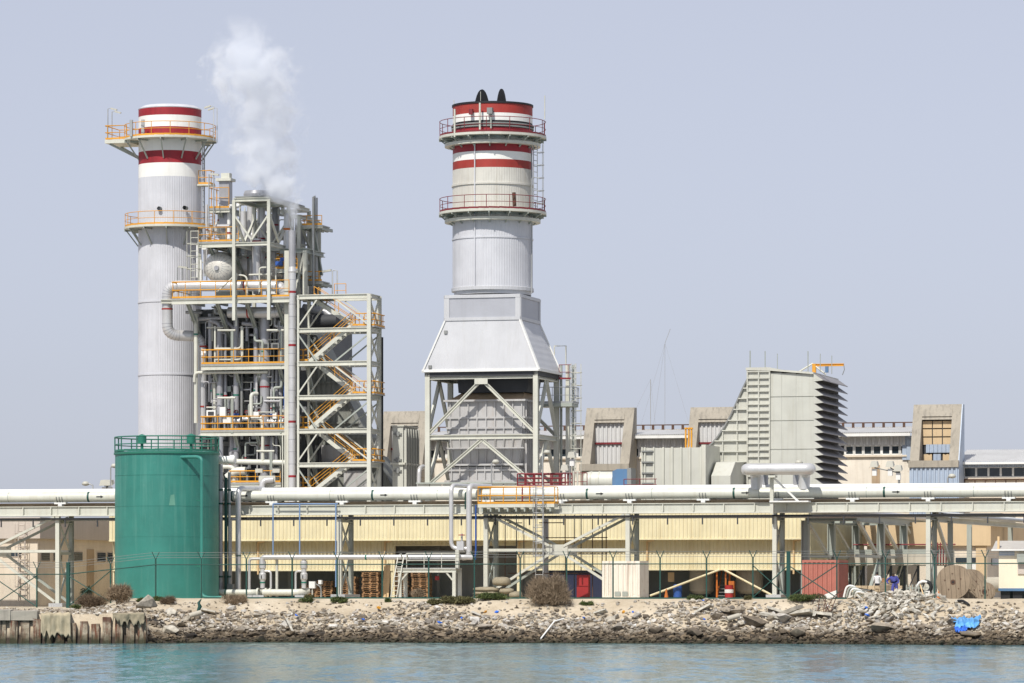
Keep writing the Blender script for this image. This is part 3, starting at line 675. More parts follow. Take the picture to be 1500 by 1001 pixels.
# ---- hood
zb, zt, ztt = zf(543), zf(469), zf(432); du, dv = (uB-uA)/2, (vMb-vM)/2; tu = M(111, uC, vM)/2/CY; tv = min(dv-.3, tu)
hd = T('exhaust_hood', 'pale sheet metal hood tapering up to the exhaust stack', 'hood', (uC, vC, zb))
ov = .12
b4 = [(uC-du-ov,vM-ov),(uC+du+ov,vM-ov),(uC+du+ov,vMb+ov),(uC-du-ov,vMb+ov)]; t4 = [(uC-tu,vC-tv),(uC+tu,vC-tv),(uC+tu,vC+tv),(uC-tu,vC+tv)]
for i in range(4):
    j = (i+1) % 4; mb = MB().quad((*b4[i],zb),(*b4[j],zb),(*t4[j],zt),(*t4[i],zt)); P('sloping_panel', mb, MT['hood'], hd)
    mb = MB().beam((*b4[i],zb), (*t4[i],zt), .22, .12); P('corner_trim', mb, MT['white'], hd)
    P('eave_trim', MB().beam((*b4[i],zb+.02),(*b4[j],zb+.02), .14, .2), MT['white'], hd)
    a, b = Vector((*t4[i],0)), Vector((*t4[j],0)); d = (b-a).normalized(); nn = Vector((d.y,-d.x,0))
    mb = MB(); mb.add([a+Vector((0,0,zt)),b+Vector((0,0,zt)),b+Vector((0,0,ztt)),a+Vector((0,0,ztt))],[(0,1,2,3)]); P('upper_wall', mb, MT['hoodpanel'], hd)
    for (p, q, wv) in ((a+Vector((0,0,zt+.12)), b+Vector((0,0,zt+.12)), .24), (a+Vector((0,0,ztt-.1)), b+Vector((0,0,ztt-.1)), .2)):
        P('frame_trim', MB().beam(p+nn*.03, q+nn*.03, .08, wv), MT['hood'], hd)
    P('frame_trim', MB().beam(a+d*.18+nn*.025+Vector((0,0,zt)), a+d*.18+nn*.025+Vector((0,0,ztt)), .36, .06, nn), MT['hood'], hd)
    P('frame_trim', MB().beam(b-d*.18+nn*.025+Vector((0,0,zt)), b-d*.18+nn*.025+Vector((0,0,ztt)), .36, .06, nn), MT['hood'], hd)
P('roof_plate', MB().box(uC-tu,uC+tu,vC-tv,vC+tv,ztt-.02,ztt+.05), MT['hood'], hd)
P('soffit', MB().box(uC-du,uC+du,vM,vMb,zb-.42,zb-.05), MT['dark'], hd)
for px, py in ((654,487),(631,538)):
    q = Q(px, py, vM + .5*(543-py)/74); P('anchor_lug', MB().box(q[0]-.12,q[0]+.12,q[1]-.25,q[1]+.1,q[2]-.12,q[2]+.12), MT['steeld'], hd)
# ---- frame
fr = T('stack_support_frame', 'cream braced steel frame carrying the hood and exhaust stack', 'steel frame', (uC, vC, G))
zT, zM, zB = zf(551), zf(640), zf(709)
for uu, vv_ in ((uA+.2,vM+.2),(uB-.2,vM+.2),(uB-.2,vMb-.2),(uA+.2,vMb-.2)):
    P('column', MB().ibeam((uu,vv_,G),(uu,vv_,zT+.3), .36, .40, (0,1,0), .05), MT['steel'], fr)
cu4 = [(uA+.2,vM+.2),(uB-.2,vM+.2),(uB-.2,vMb-.2),(uA+.2,vMb-.2)]
for i in range(4):
    a, b = cu4[i], cu4[(i+1)%4]; mid = ((a[0]+b[0])/2,(a[1]+b[1])/2)
    for z, h in ((zT, .42), (zM, .34)):
        P('beam', MB().ibeam((*a,z),(*b,z), .3, h), MT['steel'], fr)
    for z1, z0 in ((zT-.25, zM+.2), (zM-.2, zB-.1)):
        for e in (a, b):
            P('brace', MB().ibeam((*mid,z1),(e[0],e[1],z0), .24, .24), MT['steel'], fr)
    P('gusset', MB().box(mid[0]-.5,mid[0]+.5,mid[1]-.03-.2*(i==0),mid[1]+.03-.2*(i==0),zT-.6,zT-.2) if i%2==0 else MB().box(mid[0]-.03,mid[0]+.03,mid[1]-.5,mid[1]+.5,zT-.6,zT-.2), MT['steel'], fr)
# skirt of base panels
mb = MB()
for k in range(9):
    a = U(612 + k*18, vM-1); P('base_panel', MB().box(a, a+M(17,a,vM), vM-1.0, vM-.9, zf(722), zf(709)), MT['steel'], fr)
P('base_ledge', MB().box(U(610,vM-1),U(776,vM-1),vM-1.15,vM+.1,zf(709),zf(707)), MT['steelg'], fr)
# ---- diverter box with stiffener grid
v0 = vM+1.3; v1 = vMb-1.0
dvb = T('diverter_box', 'grey stiffened duct box standing inside the stack support frame', 'duct', (uC, vC, G))
def dsec(name, ytop, ybot, lt, rt, lb, rb, mat, dt=0, db=0):
    a = [(U(lt,v0),v0+dt),(U(rt,v0),v0+dt),(U(rt,v0),v1-dt),(U(lt,v0),v1-dt)]; b = [(U(lb,v0),v0+db),(U(rb,v0),v0+db),(U(rb,v0),v1-db),(U(lb,v0),v1-db)]
    z1, z0 = Z(ytop,uC,v0), Z(ybot,uC,v0); mb = MB()
    for i in range(4): mb.quad((*b[i],z0),(*b[(i+1)%4],z0),(*a[(i+1)%4],z1),(*a[i],z1))
    return P(name, mb, mat, dvb)
dsec('upper_throat', 550, 575, 668, 774, 670, 770, MT['dark'], .3, .3)
dsec('heat_stained_cone', 575, 587, 672, 763, 656, 768, MT['tan'], .8, 0)
s1 = dsec('casing', 587, 640, 656, 768, 656, 768, MT['duct'])
s2 = dsec('casing', 640, 684, 656, 768, 664, 760, MT['duct'], 0, .4)
s3 = dsec('casing', 684, 709, 656, 760, 660, 756, MT['duct'])
for yy, l, r, d_ in ((587,651,771,.3),(612,654,770,.12),(627,654,770,.12),(637,652,772,.25),(657,655,768,.12),(681,655,767,.25),(689,655,764,.12),(705,652,762,.2)):
    z = Z(yy,uC,v0); P('stiffener', MB().box(U(l,v0),U(r,v0),v0-d_,v1+.1,z-.07,z+.07), MT['duct'], dvb)
for k in range(9):
    px = 660 + k*13.1
    P('stiffener', MB().box(U(px,v0)-.04,U(px,v0)+.04,v0-.13,v0+.02,Z(638,uC,v0),Z(588,uC,v0)), MT['duct'], dvb)
    pb = 662 + k*12.2
    P('stiffener', MB().beam(Q(px,641,v0-.05), Q(665+k*11.7,682,v0+.32), .08, .14), MT['duct'], dvb)
    P('stiffener', MB().box(U(pb,v0)-.04,U(pb,v0)+.04,v0-.13,v0+.02,Z(708,uC,v0),Z(683,uC,v0)), MT['duct'], dvb)
for k in range(8):
    vv_ = v0 + (v1-v0)*(k+.5)/8; uu = U(768,v0)
    P('stiffener', MB().box(uu-.02,uu+.13,vv_-.04,vv_+.04,Z(706,uC,v0),Z(588,uC,v0)), MT['duct'], dvb)
# ---- access tower with caged ladder right of the frame
uT = U(822, vMb); tw = T('ladder_tower', 'slim caged ladder tower standing right of the stack frame', 'ladder', (uT+1, vMb, G))
zz = lambda y: Z(y, uT, vMb)
for px in (822, 840): P('column', MB().tube([(U(px,vMb),vMb,G),(U(px,vMb),vMb,zz(535))], .1, 6), MT['steelg'], tw)
pk = P('landing', MB().box(U(790,vMb-1),U(840,vMb-1),vMb-1.5,vMb+.5,zz(597),zz(592)), MT['steelg'], tw)
railing(pk, [(U(790,vMb-1.4),vMb-1.4,zz(592)),(U(839,vMb-1.4),vMb-1.4,zz(592)),(U(839,vMb-1.4),vMb+.4,zz(592))], 1.2, MT['galv'], False, 1)
P('cable_riser', MB().box(U(829,vMb-.2),U(834,vMb-.2),vMb-.3,vMb,zz(700),zz(535)), MT['steel'], tw)
ladder(tw, (U(841,vMb),vMb-.2), zz(700), zz(533), (1,-.5,0), .55, (zz(695),zz(534)), MT['steel'], None, .42, .42)
P('davit', MB().tube([(U(829,vMb),vMb,zz(540)),(U(829,vMb),vMb,zz(507)),(U(812,vMb),vMb,zz(507)),(U(812,vMb),vMb,zz(520))], .05, 5), MT['steel'], tw)
railing(tw, [(U(819,vMb-.8),vMb-.8,zz(557)),(U(836,vMb-.8),vMb-.8,zz(557))], 1.1, MT['redrail'], False, .7)
# ================================================================ BOILER
vB = 28.0; uB0 = U(360, vB); zb_ = lambda y: Z(y, uB0, vB); Ub = lambda px, v=28.0: U(px, v)
vC0 = 30.8
def sv(v, y): return 28.2 + (v-28.2)*.5 if v > 28.2 and y > 440 else v
bo = T('boiler', 'grey heat recovery boiler wrapped in pipes and yellow railed galleries', 'boiler', (uB0, vB, G))
P('casing', MB().box(U(287,vC0), U(441,vC0), vC0, vC0+13, G, Z(452,uB0,vC0)), MT['boiler'], bo)
for k, px in enumerate((292,316,340,364,388,412,436)):
    P('buckstay', MB().ibeam((U(px,vC0),vC0-.2,G),(U(px,vC0),vC0-.2,Z(452,uB0,vC0)), .3, .4, (0,1,0), .05), MT['steeld'], bo)
for y in (470,500,555,590,650,690):
    z = Z(y,uB0,vC0); P('buckstay', MB().ibeam((U(287,vC0),vC0-.3,z),(U(441,vC0),vC0-.3,z), .3,.3), MT['steeld'], bo)
# galleries
def gallery(x0, x1, y, v0, v1, h, fascia=6, par=bo, nbr=4, mat=None):
    uu = U((x0+x1)/2, v0); z = Z(y, uu, v0); a, b = U(x0,v0), U(x1,v0); ft = M(fascia, uu, v0)
    g = P('gallery', MB().box(a, b, v0, v1, z-.08, z), MT['galv'], par)
    P('fascia', MB().ibeam((a,v0+.12,z-.08-ft/2),(b,v0+.12,z-.08-ft/2), .2, ft), MT['steel'], g)
    railing(g, [(a+.05,v1,z),(a+.05,v0+.04,z),(b-.05,v0+.04,z)], M(h,uu,v0), mat or MT['yellow'], False, 1.2, True, .03)
    for k in range(nbr):
        uu2 = a + (b-a)*(k+.5)/nbr
        P('knee_brace', MB().ibeam((uu2,v0+.4,z-ft),(uu2,v1+.5,z-3.6), .22,.26,(1,0,0)), MT['steelg'], g)
    for k in range(5):
        uu2 = a + (b-a)*(k+.5)/5; P('joist', MB().box(uu2-.07,uu2+.07,v0+.2,v1+1,z-.32,z-.09), MT['steelg'], g)
    return g
gallery(251, 424, 436, vB-1.5, vC0-.5, 24, 7)
gallery(294, 424, 533, vB, vC0-.5, 21, 7)
gallery(293, 424, 630, vB, vC0-.5, 20, 7)
gallery(335, 411, 707, vB-1, vC0-1, 17, 5)
gallery(289, 350, 354, vB+1, vB+6, 21, 7, bo, 2)
for y in (529, 628, 716):
    gallery(438, 456, y, vB+.3, vB+2.5, 17, 4, bo, 1)
gallery(305, 336, 305, vB+4, vB+7, 30, 5, bo, 1)
gallery(403, 436, 394, vB+1, vB+4, 15, 4, bo, 1)
# steel frame above the casing
zt = Z(293,uB0,26.3)
fus = [U(343,26.3), U(394,26.3), U(438,31)]; fvs = [26.3, 31.0, 36.0]
zl = [Z(440,uB0,26.3), Z(358,uB0,26.3), zt]
for i, u in enumerate(fus):
    for j, v in enumerate(fvs):
        top = zl[2] - (.9 if i == 2 else 0)
        if i == 2 and j == 0: continue
        P('column', MB().ibeam((u,v,zl[0]-1.5),(u,v,top), .24, .24, (0,1,0), .04), MT['steel'], bo)
for j, v in enumerate(fvs):
    for i in range(2):
        if i == 1 and j == 0: continue
        for z in zl[1:]:
            zz_ = z - (.9 if i == 1 and z == zl[2] else 0)
            P('beam', MB().ibeam((fus[i],v,zz_),(fus[i+1],v,zz_), .22, .28), MT['steel'], bo)
        mid = (fus[i]+fus[i+1])/2
        for e in (fus[i], fus[i+1]):
            P('brace', MB().beam((mid,v,zl[1]+.3),(e,v,zl[2]-1.1), .12,.12), MT['steel'], bo)
for i, u in enumerate(fus):
    for j in range(2):
        if i == 2 and j == 0: continue
        for z in zl[1:]:
            zz_ = z - (.9 if i == 2 and z == zl[2] else 0)
            P('beam', MB().ibeam((u,fvs[j],zz_),(u,fvs[j+1],zz_), .22, .28), MT['steel'], bo)
        mid = (fvs[j]+fvs[j+1])/2
        for e in (fvs[j], fvs[j+1]):
            P('brace', MB().beam((u,mid,zl[1]+.3),(u,e,zl[2]-1.1), .16,.16), MT['steel'], bo)
# lower frame on the right behind the vent
z39 = Z(370, U(440,31), 31)
for px in (422, 447):
    for v in (29.5, 34): P('column', MB().ibeam((U(px,v),v,Z(440,uB0,31)),(U(px,v),v,z39), .3,.3,(0,1,0),.05), MT['steel'], bo)
P('beam', MB().ibeam((U(410,29.5),29.5,z39),(U(449,29.5),29.5,z39),.3,.35), MT['steelg'], bo)
P('beam', MB().ibeam((U(447,29.5),29.5,z39),(U(447,29.5),34,z39),.3,.35), MT['steelg'], bo)
P('brace', MB().beam((U(430,29.5),29.5,Z(438,uB0,30)),(U(446,29.5),29.5,z39), .14,.14), MT['steel'], bo)
# roof fan and casings on the top deck
q = (Q(376,293,31)[0],31,zt+.25); P('roof_fan', MB().lathe(q, [(0,0),(.95,0),(1.0,.6),(.9,.85),(0,.8)], 28), MT['alud'], bo)
P('top_deck', MB().box(fus[0],fus[1],26.4,35,zt+.2,zt+.28), MT['steeld'], bo)
# columns through the galleries
for px in (300, 343, 394):
    pass
for px, y0, y1 in ((421,720,369),(343,452,292),(394,462,292)):
    v = 27.4 if px == 421 else 26.6
    if px == 421: P('column', MB().ibeam((U(px,v),v,G),(U(px,v),v,Z(y1,uB0,v)), .36, .36, (0,1,0), .05), MT['steel'], bo)
# white access ladder frame left of the drum
ladder(bo, (U(285,29),29), Z(440,uB0,29), Z(336,uB0,29), (0,-1,0), .6, (Z(430,uB0,29), Z(338,uB0,29)), MT['steel'], None, .5, .5)
# ---- drums
def drum(px, py, rpx, v, ln, label, cat_p='manhole'):
    c = Q(px,py,v); r = M(rpx, c[0], v); t = T('steam_drum', label, 'steam drum', (c[0], v, c[2]-r))
    prof = [(0,-.62*r)] + [(r*math.sin(a), -.62*r*math.cos(a)) for a in [R(x) for x in (12,25,40,55,70,82)]] + [(r,0)]
    sh = MB().lathe(c, prof, 40, 'v', sharp=False); P('dished_end', sh, MT['alub'], t)
    P('shell', MB().lathe(c, [(r,0),(r,ln),(0,ln)], 40, 'v'), MT['alub'], t)
    for k in range(3): P('seam_band', MB().lathe((c[0],v+ln*(k+.5)/3,c[2]), [(r,-.08),(r+.03,-.08),(r+.03,.08),(r,.08)], 40, 'v'), MT['alud'], t)
    P('manhole', MB().lathe((c[0],v-.62*r-.1,c[2]-.1), [(0,0),(.18,0),(.21,.12),(.21,.3)], 14, 'v'), MT['alud'], t)
    for k in range(20):
        a = 2*math.pi*k/20; d = Vector((math.cos(a),0,math.sin(a)))
        p0 = Vector(c) + d*(r*.34) + Vector((0,-.62*r*math.cos(math.asin(.34))-.01,0)); p1 = Vector(c) + d*(r*.96) + Vector((0,-.62*r*math.cos(math.asin(.96))-.015,0))
        pm_ = Vector(c) + d*(r*.72) + Vector((0,-.62*r*math.cos(math.asin(.72))-.012,0))
        P('sheet_seam', MB().tube([p0,pm_,p1], .014, 4, False), MT['alud'], t)
    for s in (.2,.8): P('saddle', MB().box(c[0]-r*.8,c[0]+r*.8,v+ln*s-.15,v+ln*s+.15,c[2]-r-1.0,c[2]-r*.6), MT['steelg'], t)
    return t
drum(322, 392, 23, 30.5, 9, 'large shiny steam drum with dished end above the top gallery')
drum(331, 335, 18, 34, 8, 'upper pale steam drum end behind the yellow railing')
drum(393, 396, 16, 31.5, 8, 'smaller steam drum end right of the large drum')
drum(362, 335, 14, 36, 6, 'dull steam drum high inside the steel frame near the roof fan')
# ---- big header pipe loop
def ppath(pts, v=None): return [Q(*p) if len(p) == 3 else Q(p[0], p[1], v) for p in pts]
def rings(th, nm, px, py, v, r, mat, axis, w=.06):
    q = Q(px,py,v); P(nm, MB().lathe(q, [(r+.012,-w),(r+.012,w)], 20, axis), mat, th)
rp = M(8, U(300,27.8), 27.8)
hp = T('header_pipe', 'large looping aluminium clad header pipe along the top gallery', 'pipe', Q(293,640,29))
pts = fillet(ppath([(335,458,28.5),(417,458,28.3),(417,419,28.0),(245,419,28.0),(245,491,28.0),(294,493,29.5),(298,640,29.5)]), .85, 7)
P('pipe', MB().tube(pts, rp, 20), MT['alu'], hp)
rings(hp,'red_band',245,453,28.0,rp,MT['red2'],'z'); rings(hp,'red_band',296,508,29.5,rp,MT['red2'],'z'); rings(hp,'red_band',298,596,29.5,rp,MT['red2'],'z')
rings(hp,'red_band',364,458,28.42,rp,MT['red2'],'u'); rings(hp,'red_band',359,418.8,28.0,rp,MT['red2'],'u')
P('support_shelf', MB().ibeam(Q(236,442,27.6), Q(270,442,27.6), .3,.3), MT['steel'], hp)
for k in range(2, len(pts)-2):                       # lobster-back seams on the bends
    d = (pts[k+1]-pts[k-1]).normalized(); P('elbow_seam', MB().tube([pts[k]-d*.02, pts[k]+d*.02], rp+.012, 20, False), MT['alud'], hp)
rgp = random.Random(5)                                # dense small-bore pipework between the galleries
for k in range(70):
    px = rgp.uniform(298, 418); lv = rgp.choice([(545,628),(545,628),(455,530),(455,530),(640,700)]); y0 = rgp.uniform(lv[0], lv[1]-30); y1 = min(lv[1], y0 + rgp.uniform(25,80))
    v = sv(rgp.uniform(28.8, 32.0), 500); q0 = Q(px,y1,v); z1_ = Z(y0,q0[0],v); r_ = rgp.choice([.035,.05,.05,.07,.1,.13]); mt_ = rgp.choice(['alu','alu','alud','steel','steelg','alud'])
    dx = rgp.choice([0,0,.6,-.6,1.0]); ptz = [(q0[0],v,q0[2]),(q0[0],v,z1_)] + ([(q0[0]+dx,v,z1_),(q0[0]+dx,v,z1_+.6)] if dx else [])
    p_ = P('pipe', MB().tube(fillet(ptz, .18, 3), r_, 8), MT[mt_], bo)
    if r_ > .06: P('band', MB().lathe((q0[0],v,(q0[2]+z1_)/2), [(r_+.01,-.05),(r_+.01,.05)], 10), MT[rgp.choice(['greenr','red'])], p_)
for k in range(22):
    px = rgp.uniform(296, 400); y = rgp.choice([548,552,560,466,472,480,588,597,604,612,620,648,655,664,520,524]); v = sv(rgp.uniform(28.6,31.6), 500)
    P('pipe', MB().tube([Q(px,y,v), Q(px+rgp.uniform(8,40),y,v)], rgp.choice([.03,.04,.06,.09]), 7), MT[rgp.choice(['alu','alud','steel','steeld'])], bo)
# ---- small bore pipework on the boiler front (parts of the boiler)
def vp(px, y0, y1, v, rpx, mat='alud', bandsy=(), bm='red'):
    v = sv(v, (y0+y1)/2 - 8); rpx = rpx*1.15 + .3
    a, b = Q(px,y0,v), Q(px,y1,v); b = (a[0],v,b[2]); r = M(rpx, a[0], v); p = P('pipe', MB().tube([a,b], r, 14), MT[mat], bo)
    for y in bandsy: P('band', MB().lathe((a[0],v,Z(y,a[0],v)), [(r+.012,-.06),(r+.012,.06)], 16), MT[bm], p)
    return p
for d in [(322,620,480,30.2,4,'alud',(578,),'greenr'),(330,640,470,30.8,2.5,'alud',(580,)),(346,715,455,30.2,3.5,'alud',(579,658),'greenr'),(354,610,480,30.6,1.5,'steeld'),
          (375,600,480,30.4,3,'alud',(572,),'greenr'),(388,712,455,29.8,6,'alud',(567,653)),(399,690,540,30.2,2,'alud'),(405,690,540,30.3,1.8,'alud'),(308,560,460,30.5,2.5,'alud'),
          (314,600,540,30.2,1.2,'steel'),(287,620,460,29,2.4,'steel',(490,),'greenr'),(362,500,440,30.8,2.2,'alud'),(410,610,470,31,3.4,'alud'),(417,600,540,30,1.2,'blue'),(340,720,640,30.3,3,'alud'),(398,720,640,30.2,4,'alud'),(299,360,335,30,2,'alud'),
          (368,420,300,33,5,'alu',(378,)),(383,400,300,31.5,4.5,'alu',(350,)),(376,415,350,30,5.5,'alu',(354,)),(404,340,300,34,4.5,'alud',(330,)),(357,372,310,32,4,'alu'),(444,440,330,33,3,'alud'),(456,440,330,33,2,'steel'),(463,440,290,33,2,'galv'),(436,440,345,33,2.5,'steel')]: vp(*d)
def hp_(pts, rpx, mat='steel', bend=.4):
    q = ppath([(a, b, sv(c, b)) for a, b, c in pts]); return P('pipe', MB().tube(fillet(q, bend, 4), M(rpx, q[0][0], 29), 10), MT[mat], bo)
hp_([(285,560,28.6),(285,546,28.6),(392,545,28.6)], 2.2)
hp_([(324,692,28.4),(324,676,28.4),(418,678,28.4)], 4, 'pipe')
hp_([(316,684,27.6),(343,684,27.6),(343,720,27.6)], 3, 'pipe')
hp_([(333,700,27.6),(345,690,27.6),(360,690,27.6)], 6, 'pipe')
hp_([(315,540,28.2),(315,478,28.2)], 1.6); hp_([(315,511,28.2),(354,511,28.2),(354,478,28.2)], 1.6); hp_([(315,527,28.2),(355,527,28.2),(355,480,28.2)], 1.8)
hp_([(368,610,28.6),(368,577,28.6),(377,577,29.5)], 2.8, 'pipe')
hp_([(368,613,28.4),(384,613,28.4),(385,640,28.2),(385,678,28.3)], 2.6, 'pipe')
for y in (484, 583, 661):
    for x0, x1 in ((319,345),(391,416)):
        if y == 661 and x0 == 319: continue
        if y == 661: x0, x1 = 376, 402
        hp_([(x0,y,28.1),(x1,y,28.1)], 1.6); 
        for xx in (x0+20, x1-4): P('hanger', MB().tube([Q(xx,y,28.1),Q(xx,y+52,28.1)], .06, 6), MT['steelg'], bo)
for k, px in enumerate((414,418,422)): hp_([(px,720,27.2),(px,637,27.2)], 1, 'steel')
hp_([(330,462,30.5),(330,470,30.5),(352,490,30.5),(352,520,30.5)], 3, 'alud'); hp_([(280,468,29.8),(330,466,30.2)], 3, 'alud'); hp_([(272,458,29.6),(296,458,29.8)], 2.4,'alud')
hp_([(308,470,30),(322,474,30),(322,500,30)], 3.4, 'alud'); hp_([(355,474,30),(375,476,30),(376,500,30)], 3.2, 'alud'); hp_([(310,450,30.8),(420,476,30.8)], 1.2, 'steeld')
hp_([(318,428,26.9),(346,402,26.9),(346,478,26.8)], 1.2, 'steel'); hp_([(345,403,26.9),(362,404,26.9),(362,440,26.9)], 1.3,'steel'); hp_([(346,478,26.6),(346,400,26.6)], 1.4, 'steel')
hp_([(380,428,27.4),(380,392,27.4),(390,392,27.4)], 1.2); hp_([(365,403,28.4),(398,402,28.4)], 1.6); hp_([(404,430,28),(404,393,28)], 1.2)
for k in range(46):                                   # pipework among the drums and the upper frame
    px = rgp.choice([rgp.uniform(300,345), rgp.uniform(345,400), rgp.uniform(395,440)]); v = rgp.uniform(31.5, 37); y1 = rgp.uniform(345,430); y0 = max(300, y1 - rgp.uniform(20,90))
    q0 = Q(px,y1,v); z1_ = Z(y0,q0[0],v); r_ = rgp.choice([.04,.05,.07,.1,.14,.2]); dx = rgp.choice([0,0,.5,-.5,.9]); dv_ = rgp.choice([0,.8,-.8])
    ptz = [(q0[0],v,q0[2]),(q0[0],v,z1_)] + ([(q0[0]+dx,v+dv_,z1_),(q0[0]+dx,v+dv_,z1_+.5)] if dx else [])
    p_ = P('pipe', MB().tube(fillet(ptz, .22, 4), r_, 9), MT[rgp.choice(['alu','alu','alud','steel','steelg','white'])], bo)
    if r_ > .09: P('band', MB().lathe((q0[0],v,(q0[2]+z1_)/2), [(r_+.01,-.06),(r_+.01,.06)], 12), MT['red'], p_)
for k in range(20):
    px = rgp.uniform(300,420); y = rgp.uniform(312,428); v = rgp.uniform(31,37); P('pipe', MB().tube([Q(px,y,v), Q(px+rgp.uniform(8,36),y,v)], rgp.choice([.04,.06,.1,.14]), 8), MT[rgp.choice(['alu','alud','steel','steelg'])], bo)
for k in range(9):
    px = rgp.uniform(284,300); v = rgp.uniform(29.5,33); q0 = Q(px,rgp.uniform(390,436),v); P('pipe', MB().tube([q0,(q0[0],v,q0[2]+rgp.uniform(1,3.5))], rgp.choice([.05,.08,.12]), 8), MT[rgp.choice(['alu','steel','white'])], bo)
for px, y, v in ((300,360,31),(313,372,32),(350,350,33),(410,345,33),(430,410,31),(445,415,31),(452,425,30.5),(375,425,30),(400,425,30)):
    q = Q(px,y,v); P('instrument_box', MB().box(q[0]-.25,q[0]+.25,v,v+.4,q[2]-.3,q[2]+.3), MT[rgp.choice(['steelg','white','steeld'])], bo)
for y, x0, x1 in ((378,404,440),(330,440,472),(412,436,472)): gallery(x0, x1, y, 31.5, 33.5, 14, 3, bo, 1)
# valves, actuators and instrument boxes
def valve(px, py, v, s=1, act='blue'):
    q = Q(px,py,v); s = M(7, q[0], v)*s; p = P('valve', MB().lathe((q[0]-s*1.1,v,q[2]), [(0,0),(s*.75,0),(s*.75,s*.25),(s*.5,s*.3),(s*.6,s*1.1),(s*.5,s*1.9),(s*.75,s*1.95),(s*.75,s*2.2),(0,s*2.2)], 14, 'u'), MT['alu'], bo)
    P('stem', MB().tube([(q[0],v,q[2]),(q[0],v,q[2]+s*1.7)], s*.14, 6), MT['steeld'], p)
    if act == 'blue': P('actuator', MB().lathe((q[0],v,q[2]+s*1.3), [(0,.0),(s*.7,0),(s*.75,s*.3),(s*.4,s*.5),(0,s*.5)], 14), MT['blue'], p)
    P('handwheel', MB().tube([(q[0]+math.cos(a)*s*.45,v,q[2]+s*2.1+math.sin(a)*s*.45) for a in [2*math.pi*k/12 for k in range(12)]], .035, 5, closed=True), MT['redrail'], p)
for a in ((346,617,28.9,.9),(399,618,28.9,.9),(361,614,29,.7,'none'),(380,612,28.8,.6,'none'),(410,618,29,.8,'none'),(335,616,28.8,.9,'none')): valve(*a)
def ibox(px, py, w, h, v, mat='white', screen=False):
    q = Q(px,py,v); a, b = M(w,q[0],v)/2, M(h,q[0],v)/2; p = P('instrument_box', MB().box(q[0]-a,q[0]+a,v,v+.35,q[2]-b,q[2]+b), MT[mat], bo)
    if screen: P('screen', MB().box(q[0]-a*.65,q[0]+a*.65,v-.02,v,q[2]-b*.55,q[2]+b*.55), MT['dark'], p)
for a in ((309,606,14,10,28.3,'white',True),(326,603,9,13,28.3),(298,516,7,9,28.3),(359,682,13,9,28.5,'white',True),(405,682,11,8,28.5,'steelg',True),(388,507,12,9,28.6,'steeld',True),(403,507,12,9,28.6,'steeld',True),(375,607,8,7,28.4),(444,538,7,9,28.6),(445,600,6,8,28.6),(333,616,14,9,28.5),(402,609,6,9,28.6),(337,595,6,9,29.5,'steeld'),(334,570,9,8,29.5,'steelg')): ibox(*a)
for px in (381, 406): q = Q(px,690,27.2); P('floodlight', MB().box(q[0]-.28,q[0]+.28,q[1]-.3,q[1]+.1,q[2]-.14,q[2]+.16), MT['lamp'], bo)
q = Q(391,703,27); P('pump_frame', MB().box(q[0]-.65,q[0]+.65,q[1],q[1]+.9,q[2]-.3,q[2]+.3), MT['steel'], bo)
hp_([(384,720,26.6),(384,704,26.6),(400,703,26.9)], 4.4, 'alu')
ibox(413,380,6,5,29,'blue'); ibox(408,386,10,6,28.8,'blue'); ibox(427,427,4,15,31,'blue')
ibox(457,428,10,12,31,'white'); ibox(463,428,4,15,30.8,'dark')
# lamps and poles on the top
def pole_lamp(px, y0, y1, v, d, n=2):
    for k in range(n):
        u = U(px+k*7, v); p = P('lamp_pole', MB().tube([(u,v,Z(y1,u,v)),(u,v,Z(y0,u,v)),(u+d*.3,v,Z(y0-1,u,v))], .05, 5), MT['galv'], bo)
        if k == 0: P('lamp_head', MB().beam((u+d*.1,v,Z(y0-1,u,v)),(u+d*.8,v,Z(y0+1,u,v)),.2,.14), MT['lamp'], p)
pole_lamp(306, 256, 335, 31, 1); pole_lamp(487, 397, 432, 31, -1); pole_lamp(260, 392, 420, 29, 1)
P('mast_pole', MB().tube([Q(459,440,31),Q(459,289,31),Q(462,288,31)], .1, 6), MT['galv'], bo)
# box stack vent at the top left
q = Q(330,305,33); uu = q[0]; vt = T('box_vent', 'slim square vent chimney at the top left of the boiler', 'vent', (uu,33,Z(335,uu,33)))
P('shaft', MB().box(uu-.4,uu+.4,32.7,33.5,Z(335,uu,33),Z(263,uu,33)), MT['alud'], vt)
P('collar', MB().box(uu-.6,uu+.6,32.5,33.7,Z(266,uu,33),Z(262,uu,33)), MT['steel'], vt); P('mouth', MB().box(uu-.28,uu+.4,32.8,33.4,Z(262,uu,33),Z(254,uu,33)), MT['steel'], vt)
# ---- tall vent pipe with steam
vV = 26.8; uV = U(428, vV); zV = lambda y: Z(y, uV, vV); rv = M(5.5, uV, vV)
tv_ = T('tall_vent_pipe', 'tall grey vent pipe with red rings in front of the stair tower', 'pipe', (uV, vV, G))
P('pipe', MB().tube([(uV,vV,G),(uV,vV,zV(398))], rv, 24), MT['alu'], tv_)
P('upper_pipe', MB().lathe((uV,vV,0), [(rv*.9,zV(398)),(rv*.9,zV(338)),(rv*.7,zV(338)),(rv*.7,zV(345))], 24), MT['alud'], tv_)
P('cone', MB().lathe((uV,vV,0), [(rv*1.0,zV(400)),(rv*1.15,zV(398)),(rv*.9,zV(391))], 24), MT['alu'], tv_)
for y in (428,506,618,698): P('red_band', MB().lathe((uV,vV,zV(y)), [(rv+.012,-.08),(rv+.012,.08)], 24), MT['red'], tv_)
for y in range(410,720,18): P('seam', MB().lathe((uV,vV,zV(y)), [(rv+.008,-.02),(rv+.008,.02)], 24), MT['alud'], tv_)
